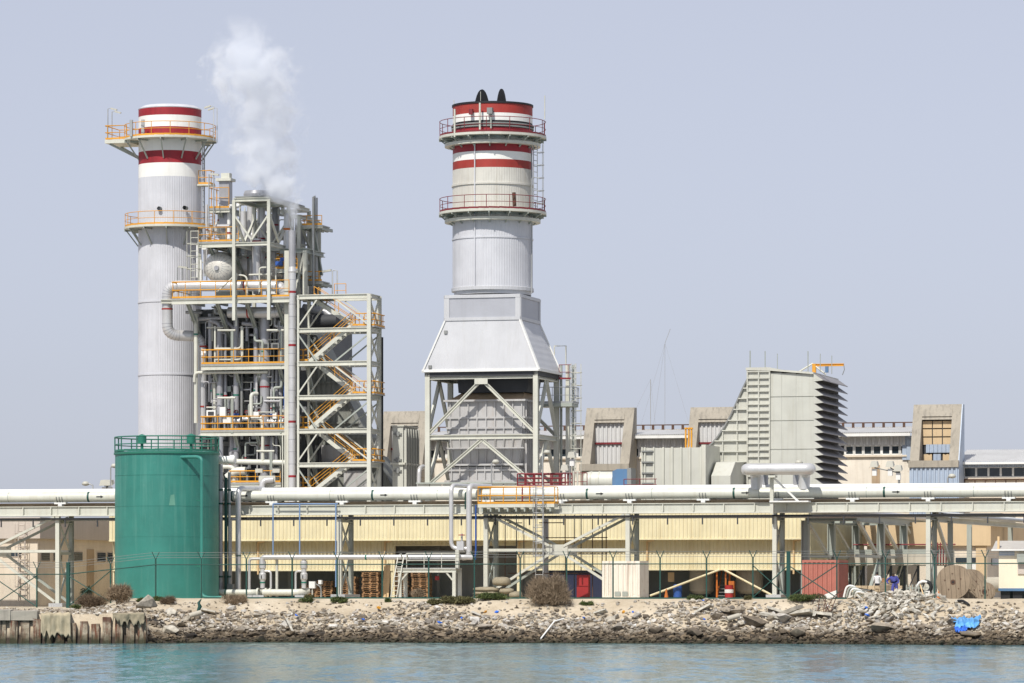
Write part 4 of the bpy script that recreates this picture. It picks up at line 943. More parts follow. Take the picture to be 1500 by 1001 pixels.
u2 = U(420, 30); t = T('second_vent_pipe', 'slim tapering vent pipe with an orange ring behind the steaming pipe', 'pipe', (u2,30,Z(440,u2,30)))
P('pipe', MB().lathe((u2,30,0), [(.25,Z(440,u2,30)),(.25,Z(338,u2,30)),(.2,Z(316,u2,30)),(.16,Z(313,u2,30)),(0,Z(313,u2,30))], 18), MT['alu'], t)
P('orange_ring', MB().lathe((u2,30,Z(336,u2,30)), [(.27,-.08),(.27,.08)], 18), MT['orange'], t)
# ---- inclined inlet duct behind the stair tower
vN = 33.0; Un = lambda px: U(px, vN); zn = lambda y: Z(y, Un(500), vN)
inl = T('inlet_duct', 'dark grey sloping gas inlet duct behind the stair tower', 'duct', (Un(500), vN, G))
P('duct', MB().prism([(Un(441),G),(Un(441),zn(470)),(Un(451),zn(470)),(Un(537),zn(641)),(Un(537),G)], 'v', vN, vN+3), MT['inlet'], inl)
P('lower_duct', MB().prism([(Un(537),G),(Un(537),zn(665)),(Un(546),zn(668)),(Un(572),zn(712)),(Un(572),G)], 'v', vN+.5, vN+4), MT['inlet'], inl)
P('edge_trim', MB().beam((Un(451),vN-.05,zn(470)),(Un(537),vN-.05,zn(641)), .12, .3), MT['steeld'], inl)
for y, x1 in ((500,466),(530,481),(560,496),(590,511),(620,526),(641,537)): P('stiffener', MB().box(Un(441),Un(x1),vN-.2,vN,zn(y+1),zn(y-1)), MT['inlet'], inl)
P('pale_panel', MB().box(Un(463),Un(500),vN-.25,vN-.2,zn(682),zn(652)), MT['duct'], inl); P('pale_panel', MB().box(Un(505),Un(540),vN-.25,vN-.2,zn(720),zn(690)), MT['duct'], inl)
P('ledge', MB().box(Un(460),Un(550),vN-.6,vN-.21,zn(685),zn(676)), MT['steeld'], inl)
P('feed_pipe', MB().tube([Q(444,452,vN-1),Q(478,458,vN-1),Q(485,464,vN-1)], .36, 12), MT['alud'], inl)
P('muffler', MB().tube([Q(455,472,vN-1.4),Q(495,470,vN-1.4)], [.55,.5], 12), MT['dark'], inl)
for px in (447,458,468): P('riser', MB().tube([Q(px,720,vN-1),Q(px,640,vN-1)], .16, 8), MT['dark'], inl)
# ================================================================ STAIR TOWER
v0, v1 = 26.4, 28.9; us = lambda px, v=26.4: U(px, v); uref = us(490); zs = lambda y: Z(y, uref, v0)
sw = T('stair_tower', 'open cream steel stair tower with zigzag flights and orange handrails', 'stair tower', (uref, v0, G))
ua, ub = us(437), us(541)
for (uu, vv_) in ((ub,v0),(ub,v1),(ua,v0),(ua,v1)):
    k_ = .30 if uu == ub else .16
    P('column', MB().ibeam((uu,vv_,G),(uu,vv_,zs(432)), k_, k_, (0,1,0), .04), MT['steel'], sw)
lev = [434.5,483.5,532.5,582,631.5,681]
for k, y in enumerate(lev):
    for vv_ in (v0, v1): P('beam', MB().ibeam((ua,vv_,zs(y)),(ub,vv_,zs(y)), .22, .34), MT['steel'], sw)
    for uu in (ua, ub): P('beam', MB().ibeam((uu,v0,zs(y)),(uu,v1,zs(y)), .24, .32), MT['steel'], sw)
lev2 = lev + [730]
for k in range(6):
    y0, y1 = lev2[k], lev2[k+1]; mid = (ua+ub)/2 - .6
    for vv_ in (v0, v1):
        for e in (ua, ub):
            a, b = ((mid + (.7 if e == ub else -.7),vv_,zs(y0+4)),(e,vv_,zs(y1-6))) if k % 2 == 0 else ((mid + (.7 if e == ub else -.7),vv_,zs(y1-3)),(e,vv_,zs(y0+6)))
            P('brace', MB().beam(a, b, .10, .10), MT['steel'] if k % 2 == 0 else MT['steelg'], sw)
    for s in (0,1):
        a, b = (v0,v1) if s else (v1,v0); P('side_brace', MB().beam((ub,a,zs(y0+4)),(ub,b,zs(y1-3)), .12,.14), MT['steel'], sw)
ylr = [478, 577, 676]; yll = [437, 529, 628, 724]
for y in ylr:
    ld = P('landing', MB().box(us(513),us(541)+.35,v0+.1,v1+.4,zs(y)-.08,zs(y)), MT['galv'], sw)
    railing(ld, [(us(516),v0+.12,zs(y)),(us(541)+.32,v0+.12,zs(y)),(us(541)+.32,v1+.35,zs(y)),(us(516),v1+.35,zs(y))], M(18,uref,v0), MT['yellow'], False, .9)
for i, y in enumerate(ylr):
    flight(sw, (us(513),v0+1.35,zs(y)), (us(452),v0+1.35,zs(yll[i])), .95, MT['steel'], MT['yellow'])
    flight(sw, (us(452),v0+.2,zs(yll[i+1])), (us(513),v0+.2,zs(y)), .95, MT['steel'], MT['yellow'])
for y in yll[1:]:
    ld = P('landing', MB().box(us(438),us(452),v0+.1,v1,zs(y)-.08,zs(y)), MT['galv'], sw)
P('dark_downpipe', MB().tube([(us(545),v1+.15,G),(us(545),v1+.15,zs(492))], .07, 8), MT['black'], sw)
ld = P('top_gallery', MB().box(us(438),us(475),v0+.1,v1,zs(432.5)-.02,zs(432)+.06), MT['galv'], sw)
railing(ld, [(us(475),v1,zs(432)),(us(492),v1,zs(432))], 1.0, MT['yellow'], False, 1)
# ================================================================ STEAM
def steam():
    pts = [(428,338,6),(429,318,11),(424,300,18),(412,285,32),(400,262,40),(390,235,46),(384,205,50),(385,170,52),(382,140,54),(372,112,62),(366,85,58),(364,60,40),(358,38,34),(352,18,24)]
    uu, vv0 = uV, vV
    P3 = [Q(px,py,vV) for px,py,_ in pts]; rr = [M(r*1.45,uV,vV) for *_,r in pts]
    mb = MB(); mb.tube(P3, rr, 16)
    m = bpy.data.materials.new('steam'); m.use_nodes = True; nt = m.node_tree; nt.nodes.remove(nt.nodes['Principled BSDF'])
    out = nt.nodes['Material Output']; pv = nt.nodes.new('ShaderNodeVolumePrincipled'); nt.links.new(pv.outputs[0], out.inputs['Volume'])
    pv.inputs['Color'].default_value = (.93,.955,1,1); pv.inputs['Anisotropy'].default_value = 0
    tc = nt.nodes.new('ShaderNodeTexCoord'); vec = tc.outputs['Object']; sx = nt.nodes.new('ShaderNodeSeparateXYZ'); nt.links.new(vec, sx.inputs[0])
    z0, z1 = P3[0][2], P3[-1][2]; hgt = z1 - z0
    zn_ = mth(nt, 'DIVIDE', sx.outputs[2], hgt)
    def curve_node(vals, lo, hi):
        n = nt.nodes.new('ShaderNodeFloatCurve'); c = n.mapping.curves[0]
        data = [((p[2]-z0)/hgt, (x-lo)/(hi-lo)) for p, x in zip(P3, vals)]
        c.points[0].location = data[0]; c.points[1].location = data[-1]
        for d in data[1:-1]: c.points.new(*d)
        n.mapping.update(); nt.links.new(zn_, n.inputs['Value'])
        return mth(nt, 'ADD', mth(nt, 'MULTIPLY', n.outputs[0], hi-lo), lo)
    xs = [p[0]-P3[0][0] for p in P3]; lo, hi = min(xs)-.5, max(xs)+.5
    cx = curve_node(xs, lo, hi); rad = curve_node([M(r,uV,vV) for *_,r in pts], 0, 4)
    fd = curve_node([1.0,1.0,1.0,.95,.75,.5,.38,.38,.48,.62,.6,.28,.10,.0], 0, 1)
    nz = nt.nodes.new('ShaderNodeTexNoise'); nz.inputs['Scale'].default_value = .62; nz.inputs['Detail'].default_value = 6; nz.inputs['Roughness'].default_value = .68; nz.inputs['Distortion'].default_value = .6
    nt.links.new(vec, nz.inputs['Vector'])
    dx = mth(nt, 'SUBTRACT', sx.outputs[0], cx); dist = mth(nt, 'SQRT', mth(nt, 'ADD', mth(nt, 'MULTIPLY', dx, dx), mth(nt, 'MULTIPLY', sx.outputs[1], sx.outputs[1])))
    f = mth(nt, 'SUBTRACT', 1, mth(nt, 'DIVIDE', dist, rad))
    k = mth(nt, 'ADD', f, mth(nt, 'MULTIPLY', mth(nt, 'SUBTRACT', nz.outputs['Fac'], .51), 4.8))
    k = ramp(nt, k, (.05, (0,)), (.75, (1,)))
    dn = mth(nt, 'MULTIPLY', mth(nt, 'MULTIPLY', k, fd), 1.75)
    nt.links.new(dn, pv.inputs['Density'])
    o = S('steam_plume', mb, m, P3[0], 'white steam plume drifting up from the tall vent pipe', 'steam', None, 'stuff')
    sc.cycles.volume_max_steps = 128
steam()
# ================================================================ TURBINE HALL (far behind)
vH = 66.0; uRef = U(1100, vH); zh = lambda y, px=1100: Z(y + 0, U(px,vH), vH)
zH = lambda y: Z(y, uRef, vH)
hall = T('turbine_hall', 'long pale turbine hall with ribbon windows behind the plant', 'building', (U(900,vH), vH, G))
ul, ur = U(548, vH), U(1336, vH)
P('wall', MB().box(ul, ur, vH, vH+24, G, zH(668)), MT['wallp'], hall)
P('upper_wall', corr(MB(), ul, ur, vH-.05, zH(654.5), zH(641), .5, .12), MT['sheetw'], hall)
P('window_band', MB().box(ul, ur, vH+.25, vH+.4, zH(668), zH(654)), MT['dark'], hall)
P('sill', MB().box(ul, ur, vH-.2, vH+.3, zH(671), zH(668.5)), MT['wall'], hall)
mb = MB(); n = 300
for i in range(n):
    a, b = ul + (ur-ul)*i/n, ul + (ur-ul)*(i+.5)/n; c = ul + (ur-ul)*(i+1)/n
    z0, z1 = zH(637), zH(626)
    mb.quad((a,vH-.9,z0),(b,vH-.9,z0+.09),(b,vH+5,z1+.09),(a,vH+5,z1)); mb.quad((b,vH-.9,z0+.09),(c,vH-.9,z0),(c,vH+5,z1),(b,vH+5,z1+.09))
P('roof', mb, MT['sheetw'], hall)
P('fascia', MB().box(ul, ur, vH-.95, vH-.85, zH(641.5), zH(637.2)), MT['white'], hall)
P('ridge_vent', MB().box(ul, ur, vH+5, vH+7, zH(632), zH(624)), MT['roofgrey'], hall)
P('ridge_rail', MB().box(ul, ur, vH+4.9, vH+5.05, zH(618.5), zH(617)), MT['rust'], hall)
pm = MB().box(-.1,.1,-.06,.06,0,M(8,uRef,vH)).mesh('rail_post', MT['rust'])
for i in range(int((ur-ul)/.85)): I('rail_post', pm, hall, (ul+.85*i, vH+4.95, zH(626)))
fm = MB(); ww, hh = .72, zH(655) - zH(667.5)
for a in (0, ww): fm.box(a-.09,a+.09,-.05,.12,0,hh)
for a in (0, hh): fm.box(0,ww,-.05,.12,a-.05,a+.05)
fm = fm.mesh('window', MT['white']); pm = MB().box(.09,ww-.09,.02,.05,.05,hh-.05).mesh('pane', MT['glass'])
for x0, x1 in ((628,662),(792,852),(924,946),(1238,1323)):
    px = x0
    while px < x1:
        o = I('window', fm, hall, (U(px,vH), vH+.05, zH(667.5))); g_ = I('pane', pm, o, ORG[o]); px += 13.4
P('end_panel', corr(MB(), U(1322,vH), U(1336,vH), vH-.12, zH(676), zH(641), .5, .12), MT['sheetb'], hall)
for k, px in enumerate((1277,)):
    P('recessed_door', MB().box(U(px,vH),U(px+12,vH),vH-.06,vH+.1,zH(716),zH(683)), MT['tan'], hall)
wing = T('low_wing', 'low white wing with ribbon windows at the right edge of the plant', 'building', (U(1450,vH), vH, G))
a, b = U(1400,vH), U(1640,vH)
P('wall', MB().box(a, b, vH, vH+15, G, zH(702)), MT['wall'], wing)
P('window_band', MB().box(a, b, vH+.25, vH+.4, zH(702), zH(684)), MT['dark'], wing)
P('upper_wall', corr(MB(), a, b, vH-.05, zH(687.5), zH(681), .4, .1), MT['sheetb'], wing)
mb = MB(); n = 90
for i in range(n):
    p, q, c = a + (b-a)*i/n, a + (b-a)*(i+.5)/n, a + (b-a)*(i+1)/n; z0, z1 = zH(680), zH(668)
    mb.quad((p,vH-.9,z0),(q,vH-.9,z0+.09),(q,vH+6,z1+.59),(p,vH+6,z1+.5)); mb.quad((q,vH-.9,z0+.09),(c,vH-.9,z0),(c,vH+6,z1+.5),(q,vH+6,z1+.59))
P('roof', mb, MT['sheetw'], wing); P('fascia', MB().box(a,b,vH-.95,vH-.85,zH(683.5),zH(680.2)), MT['white'], wing)
P('sill', MB().box(a, b, vH-.2, vH+.3, zH(705), zH(702.5)), MT['wall'], wing)
ww, hh = .98, zH(687.5)-zH(701.5); fm = MB()
for q in (0, ww): fm.box(q-.07,q+.07,-.05,.12,0,hh)
for q in (0, hh): fm.box(0,ww,-.05,.12,q-.05,q+.05)
fm = fm.mesh('window', MT['white']); pm = MB().box(.07,ww-.07,.02,.05,.05,hh-.05).mesh('pane', MT['glass'])
for k in range(6):
    o = I('window', fm, wing, (U(1412+18*k,vH), vH+.05, zH(701.5))); I('pane', pm, o, ORG[o])
P('rusty_pipework', MB().tube([(U(1412,vH),vH-.3,zH(705)),(U(1640,vH),vH-.3,zH(705))],.05,5).tube([(U(1412,vH),vH-.3,zH(712)),(U(1640,vH),vH-.3,zH(712))],.05,5), MT['rust'], wing)
for k in range(8): P('rusty_pipe_drop', MB().tube([(U(1414+15*k,vH),vH-.3,zH(705)),(U(1414+15*k,vH),vH-.3,zH(714))],.05,5), MT['rust'], wing)
# ---- sloping concrete frames
def cframe(bl, tl, wpx, yt, yb, label, infill):
    v0, v1 = 62.9, 65.1; ub = U(bl, v0); w = M(wpx, ub, v0)/CY; zt, zb = Z(yt, ub, v1), Z(yb, ub, v0); pw = w*.19
    z0 = Z(yb-9, ub, v0)
    t = T('concrete_dormer', label, 'concrete frame', (ub, v0, G))
    for s, a in ((0, ub), (1, ub+w-pw)):
        P('side_wall', MB().prism([(v0,zb),(v1,zt),(v1+.8,zt),(v1+.8,G),(v0,G)] if infill != 'blue' else [(v0,zb),(v1,zt),(v1+.8,zt),(v1+.8,zb),(v0,zb-.01)], 'u', a, a+pw), MT['conc'], t)
    h = zt - z0; L_ = lambda f: v0 + (v1-v0)*f
    P('top_lintel', MB().prism([(v1-.55*.9,zt-1.1*.9),(v1,zt),(v1+.8,zt),(v1+.8,zt-1.1)], 'u', ub+pw, ub+w-pw), MT['conc'], t)
    P('lower_lintel_step', MB().prism([(v1-.55,zt-1.25),(v1-.25,zt-.8),(v1+.8,zt-.8),(v1+.8,zt-1.25)], 'u', ub+pw, ub+w-pw), MT['conc'], t)
    P('bottom_lintel', MB().box(ub-.06, ub+w+.06, v0-.15, v0+.9, zb, z0+.05), MT['conc'], t)
    if infill == 'blue':
        P('blue_wall', corr(MB(), ub, ub+w, v0+.05, G, zb, .34, .1), MT['sheetb'], t)
        P('blue_side_wall', MB().prism([(v0,G),(v0,zb),(v1,zt),(v1+.8,zt),(v1+.8,G)], 'u', ub+w, ub+w+.08), MT['sheetb'], t)
    a, b = ub+pw, ub+w-pw; vi = v0+2.0
    if infill == 'blue':
        nx, nz = 3, 5
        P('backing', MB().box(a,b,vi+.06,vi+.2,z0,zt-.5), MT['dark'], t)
        for i in range(nx):
            for j in range(nz):
                if j == 1 or (j == 0 and i == 1): continue
                q0, q1 = a+(b-a)*i/nx, a+(b-a)*(i+1)/nx; z_0, z_1 = z0+(zt-1.3-z0)*j/nz, z0+(zt-1.3-z0)*(j+1)/nz
                P('infill_panel', MB().box(q0+.04,q1-.04,vi-.04,vi+.05,z_0+.05,z_1-.05), MT['walltan'], t)
        P('loose_blue_sheet', corr(MB(), a+.3, b-.15, vi-.1, z0+(zt-1.3-z0)*.22, z0+(zt-1.3-z0)*.42, .3, .09), MT['sheetb'], t)
        P('loose_blue_sheet', corr(MB(), a+.9, b-.9, vi-.1, z0, z0+(zt-1.3-z0)*.19, .3, .09), MT['sheetb'], t)
    else:
        zm = z0 + (zt-z0)*.38
        P('infill_sheet', corr(MB(), a, b, vi, zm+.08, zt-1.0, .34, .1), MT['sheetw'], t)
        P('infill_sheet', corr(MB(), a, b, vi+.05, z0, zm-.08, .34, .1), MT['sheetw'], t)
        P('infill_rail', MB().box(a,b,vi-.15,vi+.1,zm-.08,zm+.08), MT['redrail'], t)
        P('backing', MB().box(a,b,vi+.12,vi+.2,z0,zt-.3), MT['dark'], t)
    return t
cframe(551, 561, 66, 603, 700, 'sloping concrete frame between the stair tower and the exhaust stack', 'w')
cframe(850, 860, 70, 598, 690, 'sloping concrete frame above the cream and blue filter cylinder', 'w')
cframe(1003, 1013, 70, 597, 690, 'sloping concrete frame partly hidden by the big air intake', 'w')
cframe(1332, 1341, 69, 593, 685, 'sloping concrete frame with pale blue sheeting at far right', 'blue')
# ================================================================ AIR INTAKE
vI = 44.0; uI = U(1150, vI); zi = lambda y: Z(y, uI, vI); Ui = lambda px: U(px, vI)
it = T('air_intake', 'big pale air intake house with a stack of louvred hoods', 'air intake', (uI, vI, G))
VD = 10.4
uE = Ui(1192)
P('plain_wall', MB().box(Ui(1128)+.0, uE, vI+.1, vI+VD, G, zi(548)), MT['intakep'], it)
for i, (x0, x1) in enumerate(((1128,1145),(1145,1166),(1166,1192))):
    for y0, y1 in ((546,581),(581,616),(616,658),(658,720)):
        yo = 1.2*(i-1) if y0 == 546 else 0
        P('panel', MB().box(Ui(x0)+.006, Ui(x1)-.006, vI+.04, vI+.105, zi(y1)+.006, zi(y0+yo+1)-.006), MT['intakep'], it)
P('ribbed_wall', MB().box(Ui(1095), Ui(1128), vI+.02, vI+VD, G, zi(541)), MT['intake'], it)
for k in range(17):
    y = 544 + k*9.6; P('rib', MB().box(Ui(1095), Ui(1128), vI-.14, vI+.03, zi(y+.8), zi(y-.8)), MT['intake'], it)
for px in (1095, 1111.5, 1127.5): P('rib', MB().box(Ui(px)-.05, Ui(px)+.05, vI-.12, vI+.03, G, zi(541)), MT['intake'], it)
P('roof_slab', MB().prism([(Ui(1093),zi(542)),(Ui(1093),zi(538)),(Ui(1127),zi(538)),(Ui(1146),zi(542)),(uE,zi(546)),(uE,zi(549)),(Ui(1127),zi(543))], 'v', vI-.15, vI+VD), MT['intake'], it)
curve = [(1095,553),(1088,567),(1080,585),(1070,607),(1060,625),(1050,640),(1042,649),(1034,655)]
P('flared_duct', MB().prism([(Ui(1096),G),(Ui(1096),zi(553))] + [(Ui(a),zi(b)) for a, b in curve] + [(Ui(1034),G)], 'v', vI+.3, vI+VD-.5), MT['intake'], it)
P('flare_edge', MB().tube([(Ui(a),vI+.22,zi(b)) for a, b in curve], .1, 5), MT['steeld'], it)
for y, l in ((568,1088),(583,1081),(599,1074),(615,1066),(630,1057),(645,1046),(661,1034),(676,1034),(692,1034),(706,1034)):
    P('rib', MB().box(Ui(l), Ui(1095), vI+.1, vI+.31, zi(y+.8), zi(y-.8)), MT['intake'], it)
for px, y in ((1079,590),(1058,632)): P('rib', MB().box(Ui(px)-.04, Ui(px)+.04, vI+.14, vI+.31, G, zi(y)), MT['intake'], it)
pl, sl = 1.35, .55
for k in range(15):
    zt_ = zi(547.5 + k*10.9); zb_ = zi(547.5 + k*10.9 + 10)
    hdn = P('louvre_hood', MB().add([(uE,vI-.02,zt_),(uE+.74,vI-.02,zb_),(uE+.74,vI+VD,zb_),(uE,vI+VD,zt_),(uE,vI-.02,zt_-.06),(uE+.74,vI-.02,zb_-.06),(uE+.74,vI+VD,zb_-.06),(uE,vI+VD,zt_-.06)],
        [(0,1,2,3),(4,5,6,7),(0,1,5,4),(1,2,6,5),(2,3,7,6),(3,0,4,7)]), MT['louver'], it)
    P('end_cheek', MB().prism([(uE,zt_-.03),(uE+.74,zb_-.03),(uE,zb_-.12)], 'v', vI-.06, vI-.02), MT['intakep'], hdn)
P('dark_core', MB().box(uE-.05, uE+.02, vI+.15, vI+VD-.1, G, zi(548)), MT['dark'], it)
for px, y1, y0, rr in ((1095,512,541,.05),(1117,513,540,.04),(1135,517,541,.03),(1180,514,545,.04),(1198,518,545,.03),(1215,521,548,.03)):
    S('lightning_rod', MB().tube([(Ui(px),vI+1,zi(y0)),(Ui(px),vI+1,zi(y1))], rr, 5), MT['steelg'], (Ui(px),vI+1,zi(y0)), {1095:'leftmost thin rod on the air intake roof corner',1117:'second thin rod from the left on the air intake roof',1135:'short thin rod left of the flat air intake roof',1180:'tall thin rod left of the orange davit',1198:'thin rod just right of the orange davit post',1215:'thin rod under the tip of the orange davit'}[px], 'lightning rod')
dvt = T('davit_crane', 'orange davit crane arm on top of the air intake', 'crane', Q(1193,548,vI+2))
zz2 = lambda y: Z(y, Ui(1193), vI+2)
P('post', MB().box(U(1190,vI+2),U(1195,vI+2),vI+1.9,vI+2.2,zz2(548),zz2(533)), MT['yellow'], dvt)
P('arm', MB().ibeam((U(1190,vI+2),vI+2.05,zz2(535)),(U(1236,vI+2),vI+2.05,zz2(535)),.16,.2), MT['yellow'], dvt)
P('hoist', MB().box(U(1209,vI+2),U(1213,vI+2),vI+1.9,vI+2.2,zz2(546),zz2(537)), MT['bluef'], dvt)
P('stay', MB().tube([(U(1168,vI+2),vI+2,zz2(546)),(U(1190,vI+2),vI+2,zz2(533)),(U(1210,vI+2),vI+2,zz2(549))], .07, 5), MT['steel'], dvt)
P('chain', MB().tube([(U(1236,vI+2),vI+2,zz2(535)),(U(1237,vI+2),vI+2,zz2(542)),(U(1234,vI+2),vI+2,zz2(550))], .03, 4), MT['steeld'], dvt)
# side hood box in front of the flare
bx = T('bypass_hood', 'pale grey slanted duct hood in front of the flared air intake', 'hood', Q(1065,716,vI-5))
zb3 = lambda y: Z(y, U(1065,vI-5), vI-5); a, b = U(1042,vI-5), U(1070,vI-5)
P('hood', MB().prism([(vI-5,zb3(710)),(vI-5,zb3(697)),(vI-3.2,zb3(676)),(vI+.4,zb3(676)),(vI+.4,zb3(710))], 'u', a, b), MT['intake'], bx)
P('drum_inlet', MB().box(a+.4,b-.1,vI-4.8,vI,G,zb3(710.2)), MT['black'], bx)
# ================================================================ GREY ENCLOSURE
vE = 38.0; Ue = lambda px: U(px, vE); ze = lambda y: Z(y, Ue(985), vE)
en = T('filter_enclosure', 'pale ribbed steel enclosure left of the flared air intake', 'enclosure', (Ue(985), vE, G))
P('casing', MB().box(Ue(940), Ue(1028), vE, vE+6, G, ze(656)), MT['intake'], en)
for px in (941,945,958,972,985,998,1011,1027): P('rib', MB().box(Ue(px)-.06, Ue(px)+.06, vE-.14, vE+.01, G, ze(655)), MT['steel'], en)
for y in (661,677,693,708): P('shelf_rib', MB().box(Ue(941), Ue(958), vE-.22, vE+.01, ze(y+1), ze(y-1)), MT['steeld'], en)
P('corner_duct', MB().box(Ue(1028)+.0, Ue(1034), vE-.1, vE+5, G, ze(652)), MT['steel'], en)
for k, px in enumerate((1004.5, 1009, 1013)):
    S('vent_pipe', MB().tube([Q(px,656,vE+4), Q(px,628,vE+4)], .07, 8).lathe(Q(px,628,vE+4), [(0,.1),(.12,.06),(.12,-.05),(.06,-.05)], 10), MT['yellow'], Q(px,656,vE+4),
      ('left','middle','right')[k] + ' one of three yellow vent pipes above the ribbed enclosure', 'vent pipe', 'yellow vent pipes')
# cream and blue horizontal filter cylinder
vF = 34.0; t = T('filter_cylinder', 'cream horizontal cylinder with a blue fan end behind the pipeline', 'cylinder', Q(890,718,vF))
zF = lambda y: Z(y, U(890,vF), vF); cz = zF(704); rr = M(13, U(890,vF), vF)
P('shell', MB().lathe((U(855,vF),vF,cz), [(0,0),(rr*.6,.02),(rr*.9,.15),(rr,.45),(rr,M(46,U(890,vF),vF)),(0,M(46,U(890,vF),vF))], 32, 'u'), MT['pipe'], t)
for px in (866,878): P('strap', MB().lathe((U(px,vF),vF,cz), [(rr,0),(rr+.04,0),(rr+.04,.1),(rr,.1)], 32, 'u'), MT['steel'], t)
P('fan_housing', MB().prism([(U(900,vF),cz-rr),(U(900,vF),cz+rr),(U(907,vF),cz+rr*1.25),(U(922,vF),cz+rr*1.25),(U(922,vF),cz-rr*1.25),(U(907,vF),cz-rr*1.25)], 'v', vF-rr, vF+rr), MT['bluef'], t)
P('end_box', MB().box(U(922,vF)+.01, U(928,vF), vF-rr*1.2, vF+rr*1.2, cz-rr*1.3, cz+rr*1.35), MT['steeld'], t)
for px in (864, 890): P('saddle', MB().box(U(px,vF)-.12,U(px,vF)+.12,vF-.6,vF+.6,G,cz-rr*.7), MT['steel'], t)
# silencer next to the stair tower
vS = 31.0; t = T('silencer_box', 'tall cream silencer box with shaded vertical fins beside concrete frame', 'silencer', Q(590,720,vS))
uS, uS1 = U(575,vS), U(590.5,vS); zS = lambda y: Z(y, uS, vS); vD_ = V(611,uS1)
P('body', MB().box(uS,uS1,vS,vD_,G,zS(625)), MT['intake'], t)
P('top_cap', MB().box(uS-.1,uS1+.1,vS-.1,vD_+.1,zS(625)+.0,zS(623.5)), MT['steel'], t)
P('mid_flange', MB().box(uS-.15,uS1+.18,vS-.15,vD_+.15,zS(681),zS(678)), MT['steel'], t)
P('fin_shade_panel', MB().box(uS1,uS1+.02,vS+.1,vD_-.1,G,zS(627)), MT['boiler'], t)  # thin dark sheet behind the fins, paints in the shade of this sunless side
for k in range(6): vv_ = vS+.2+(vD_-vS-.4)*k/5; P('fin', MB().box(uS1,uS1+.22,vv_-.06,vv_+.06,zS(720),zS(628)), MT['intake'], t)
for y in (636,674,690):
    q = (U(583,vS),vS-.08,zS(y)); P('lifting_lug', MB().box(q[0]-.3,q[0]+.3,q[1]-.06,q[1]+.07,q[2]-.06,q[2]+.06).box(q[0]-.12,q[0]+.12,q[1]-.1,q[1]+.05,q[2]-.18,q[2]+.18), MT['steeld'], t)
S('small_duct', MB().tube(fillet([Q(614,720,vS-1),Q(614,686,vS-1),Q(620,684,vS)],.5), M(3.5,U(614,vS),vS), 10), MT['alu'], Q(614,720,vS-3), 'short grey insulated pipe standing between silencer and stack frame', 'pipe')
# far guyed masts
vK = 150.0
def mast(px, y0, y1, label, r):
    b_, t_ = Q(px,y0,vK), Q(px if px < 960 else px, y1, vK); t = T('guyed_mast', label, 'mast', (b_[0],b_[1],G))
    P('mast', MB().tube([(b_[0],b_[1],G), t_], r, 5), MT['galv'], t); return t, t_
t, tp = mast(974, 690, 503, 'taller faint guyed mast between two concrete frames', .02)
P('whip', MB().tube([tp, Q(982,482,vK)], .025, 4), MT['galv'], t)
for px in (934, 1015, 955): P('guy_wire', MB().tube([tp, Q(px,640,vK+ (10 if px==955 else 0))], .008, 4), MT['galv'], t)
t, tp = mast(953, 690, 556, 'shorter faint white mast left of the tall guyed mast', .035)
P('guy_wire', MB().tube([tp, Q(926,610,vK)], .008, 4), MT['galv'], t); P('guy_wire', MB().tube([tp, Q(962,640,vK)], .008, 4), MT['galv'], t)
# ================================================================ PIPE RACK
z7 = lambda y: Z(y, 0, 0); U0 = lambda px: U(px, 0)
RD = 2.5; zgt, zgb = z7(738.5), z7(752.5)
rk = T('pipe_rack', 'long cream steel pipe rack on braced columns crossing the whole plant', 'pipe rack', (0, 0, G))
uLm, uRm = U0(-560), U0(1900)
colpx = [-330, -122, 85, 291, 498, 712, 920, 1135, 1360, 1590, 1830]
cu = [U0(p) for p in colpx]
edges = [uLm] + cu + [uRm]
for a, b in zip(edges, edges[1:]):
    for v in (0, RD): P('girder', MB().ibeam((a+.01,v,(zgt+zgb)/2),(b-.01,v,(zgt+zgb)/2), .24, zgt-zgb, (0,0,1), .05), MT['steel'], rk)
sm_ = MB().box(-.03,.03,-.19,.0,zgb+.07-zgt,-.07).mesh('web_stiffener', MT['steel'])
u = uLm
while u < uRm:
    I('web_stiffener', sm_, rk, (u, 0, zgt)); u += 2.05
for p, u in zip(colpx, cu):
    zb_c = gz(p) - .1
    for v in (0, RD): P('column', MB().ibeam((u,v,zb_c),(u,v,zgb), .28, .32, (0,1,0), .045), MT['steel'] if v == 0 else MT['steelg'], rk)
    P('plinth', MB().box(u-.5,u+.5,-.5,RD+.5,zb_c-.2,zb_c+.35), MT['plinth'], rk)
    P('cross_beam', MB().ibeam((u,.2,zgb-.35),(u,RD-.2,zgb-.35), .3,.35), MT['steelg'], rk)
    for za, zb in ((zb_c+.6, 5.6), (5.6, zb_c+.6), (5.9, zgb-.5), (zgb-.5, 5.9)):
        P('side_brace', MB().beam((u,.23,za),(u,RD-.23,zb), .1,.12), MT['steelg'], rk)
    P('side_strut', MB().beam((u,.23,5.75),(u,RD-.23,5.75), .18,.18), MT['steelg'], rk)
def xbrace(a, b, zc_, zlo, zhi, v):
    m = (a+b)/2
    for e in (a+.25, b-.25):
        for z in (zlo, zhi): P('brace', MB().ibeam((e,v,z),(m + (.45 if e > m else -.45),v,zc_ + (.25 if z > zc_ else -.25)), .16,.18,(0,1,0)), MT['steel'] if v < 1 else MT['steelg'], rk)
    P('gusset', MB().box(m-.75,m+.75,v-.04,v+.04,zc_-.36,zc_+.36), MT['steel'], rk)
    P('strut', MB().beam((a,v+.1,zc_),(b,v+.1,zc_), .14,.18), MT['steel'], rk)
for v in (0, RD):
    xbrace(cu[5], cu[6], z7(806), gz(800)+.35, zgb-.1, v); xbrace(cu[1], cu[2], z7(806), gz(0)+.35, zgb-.1, v)
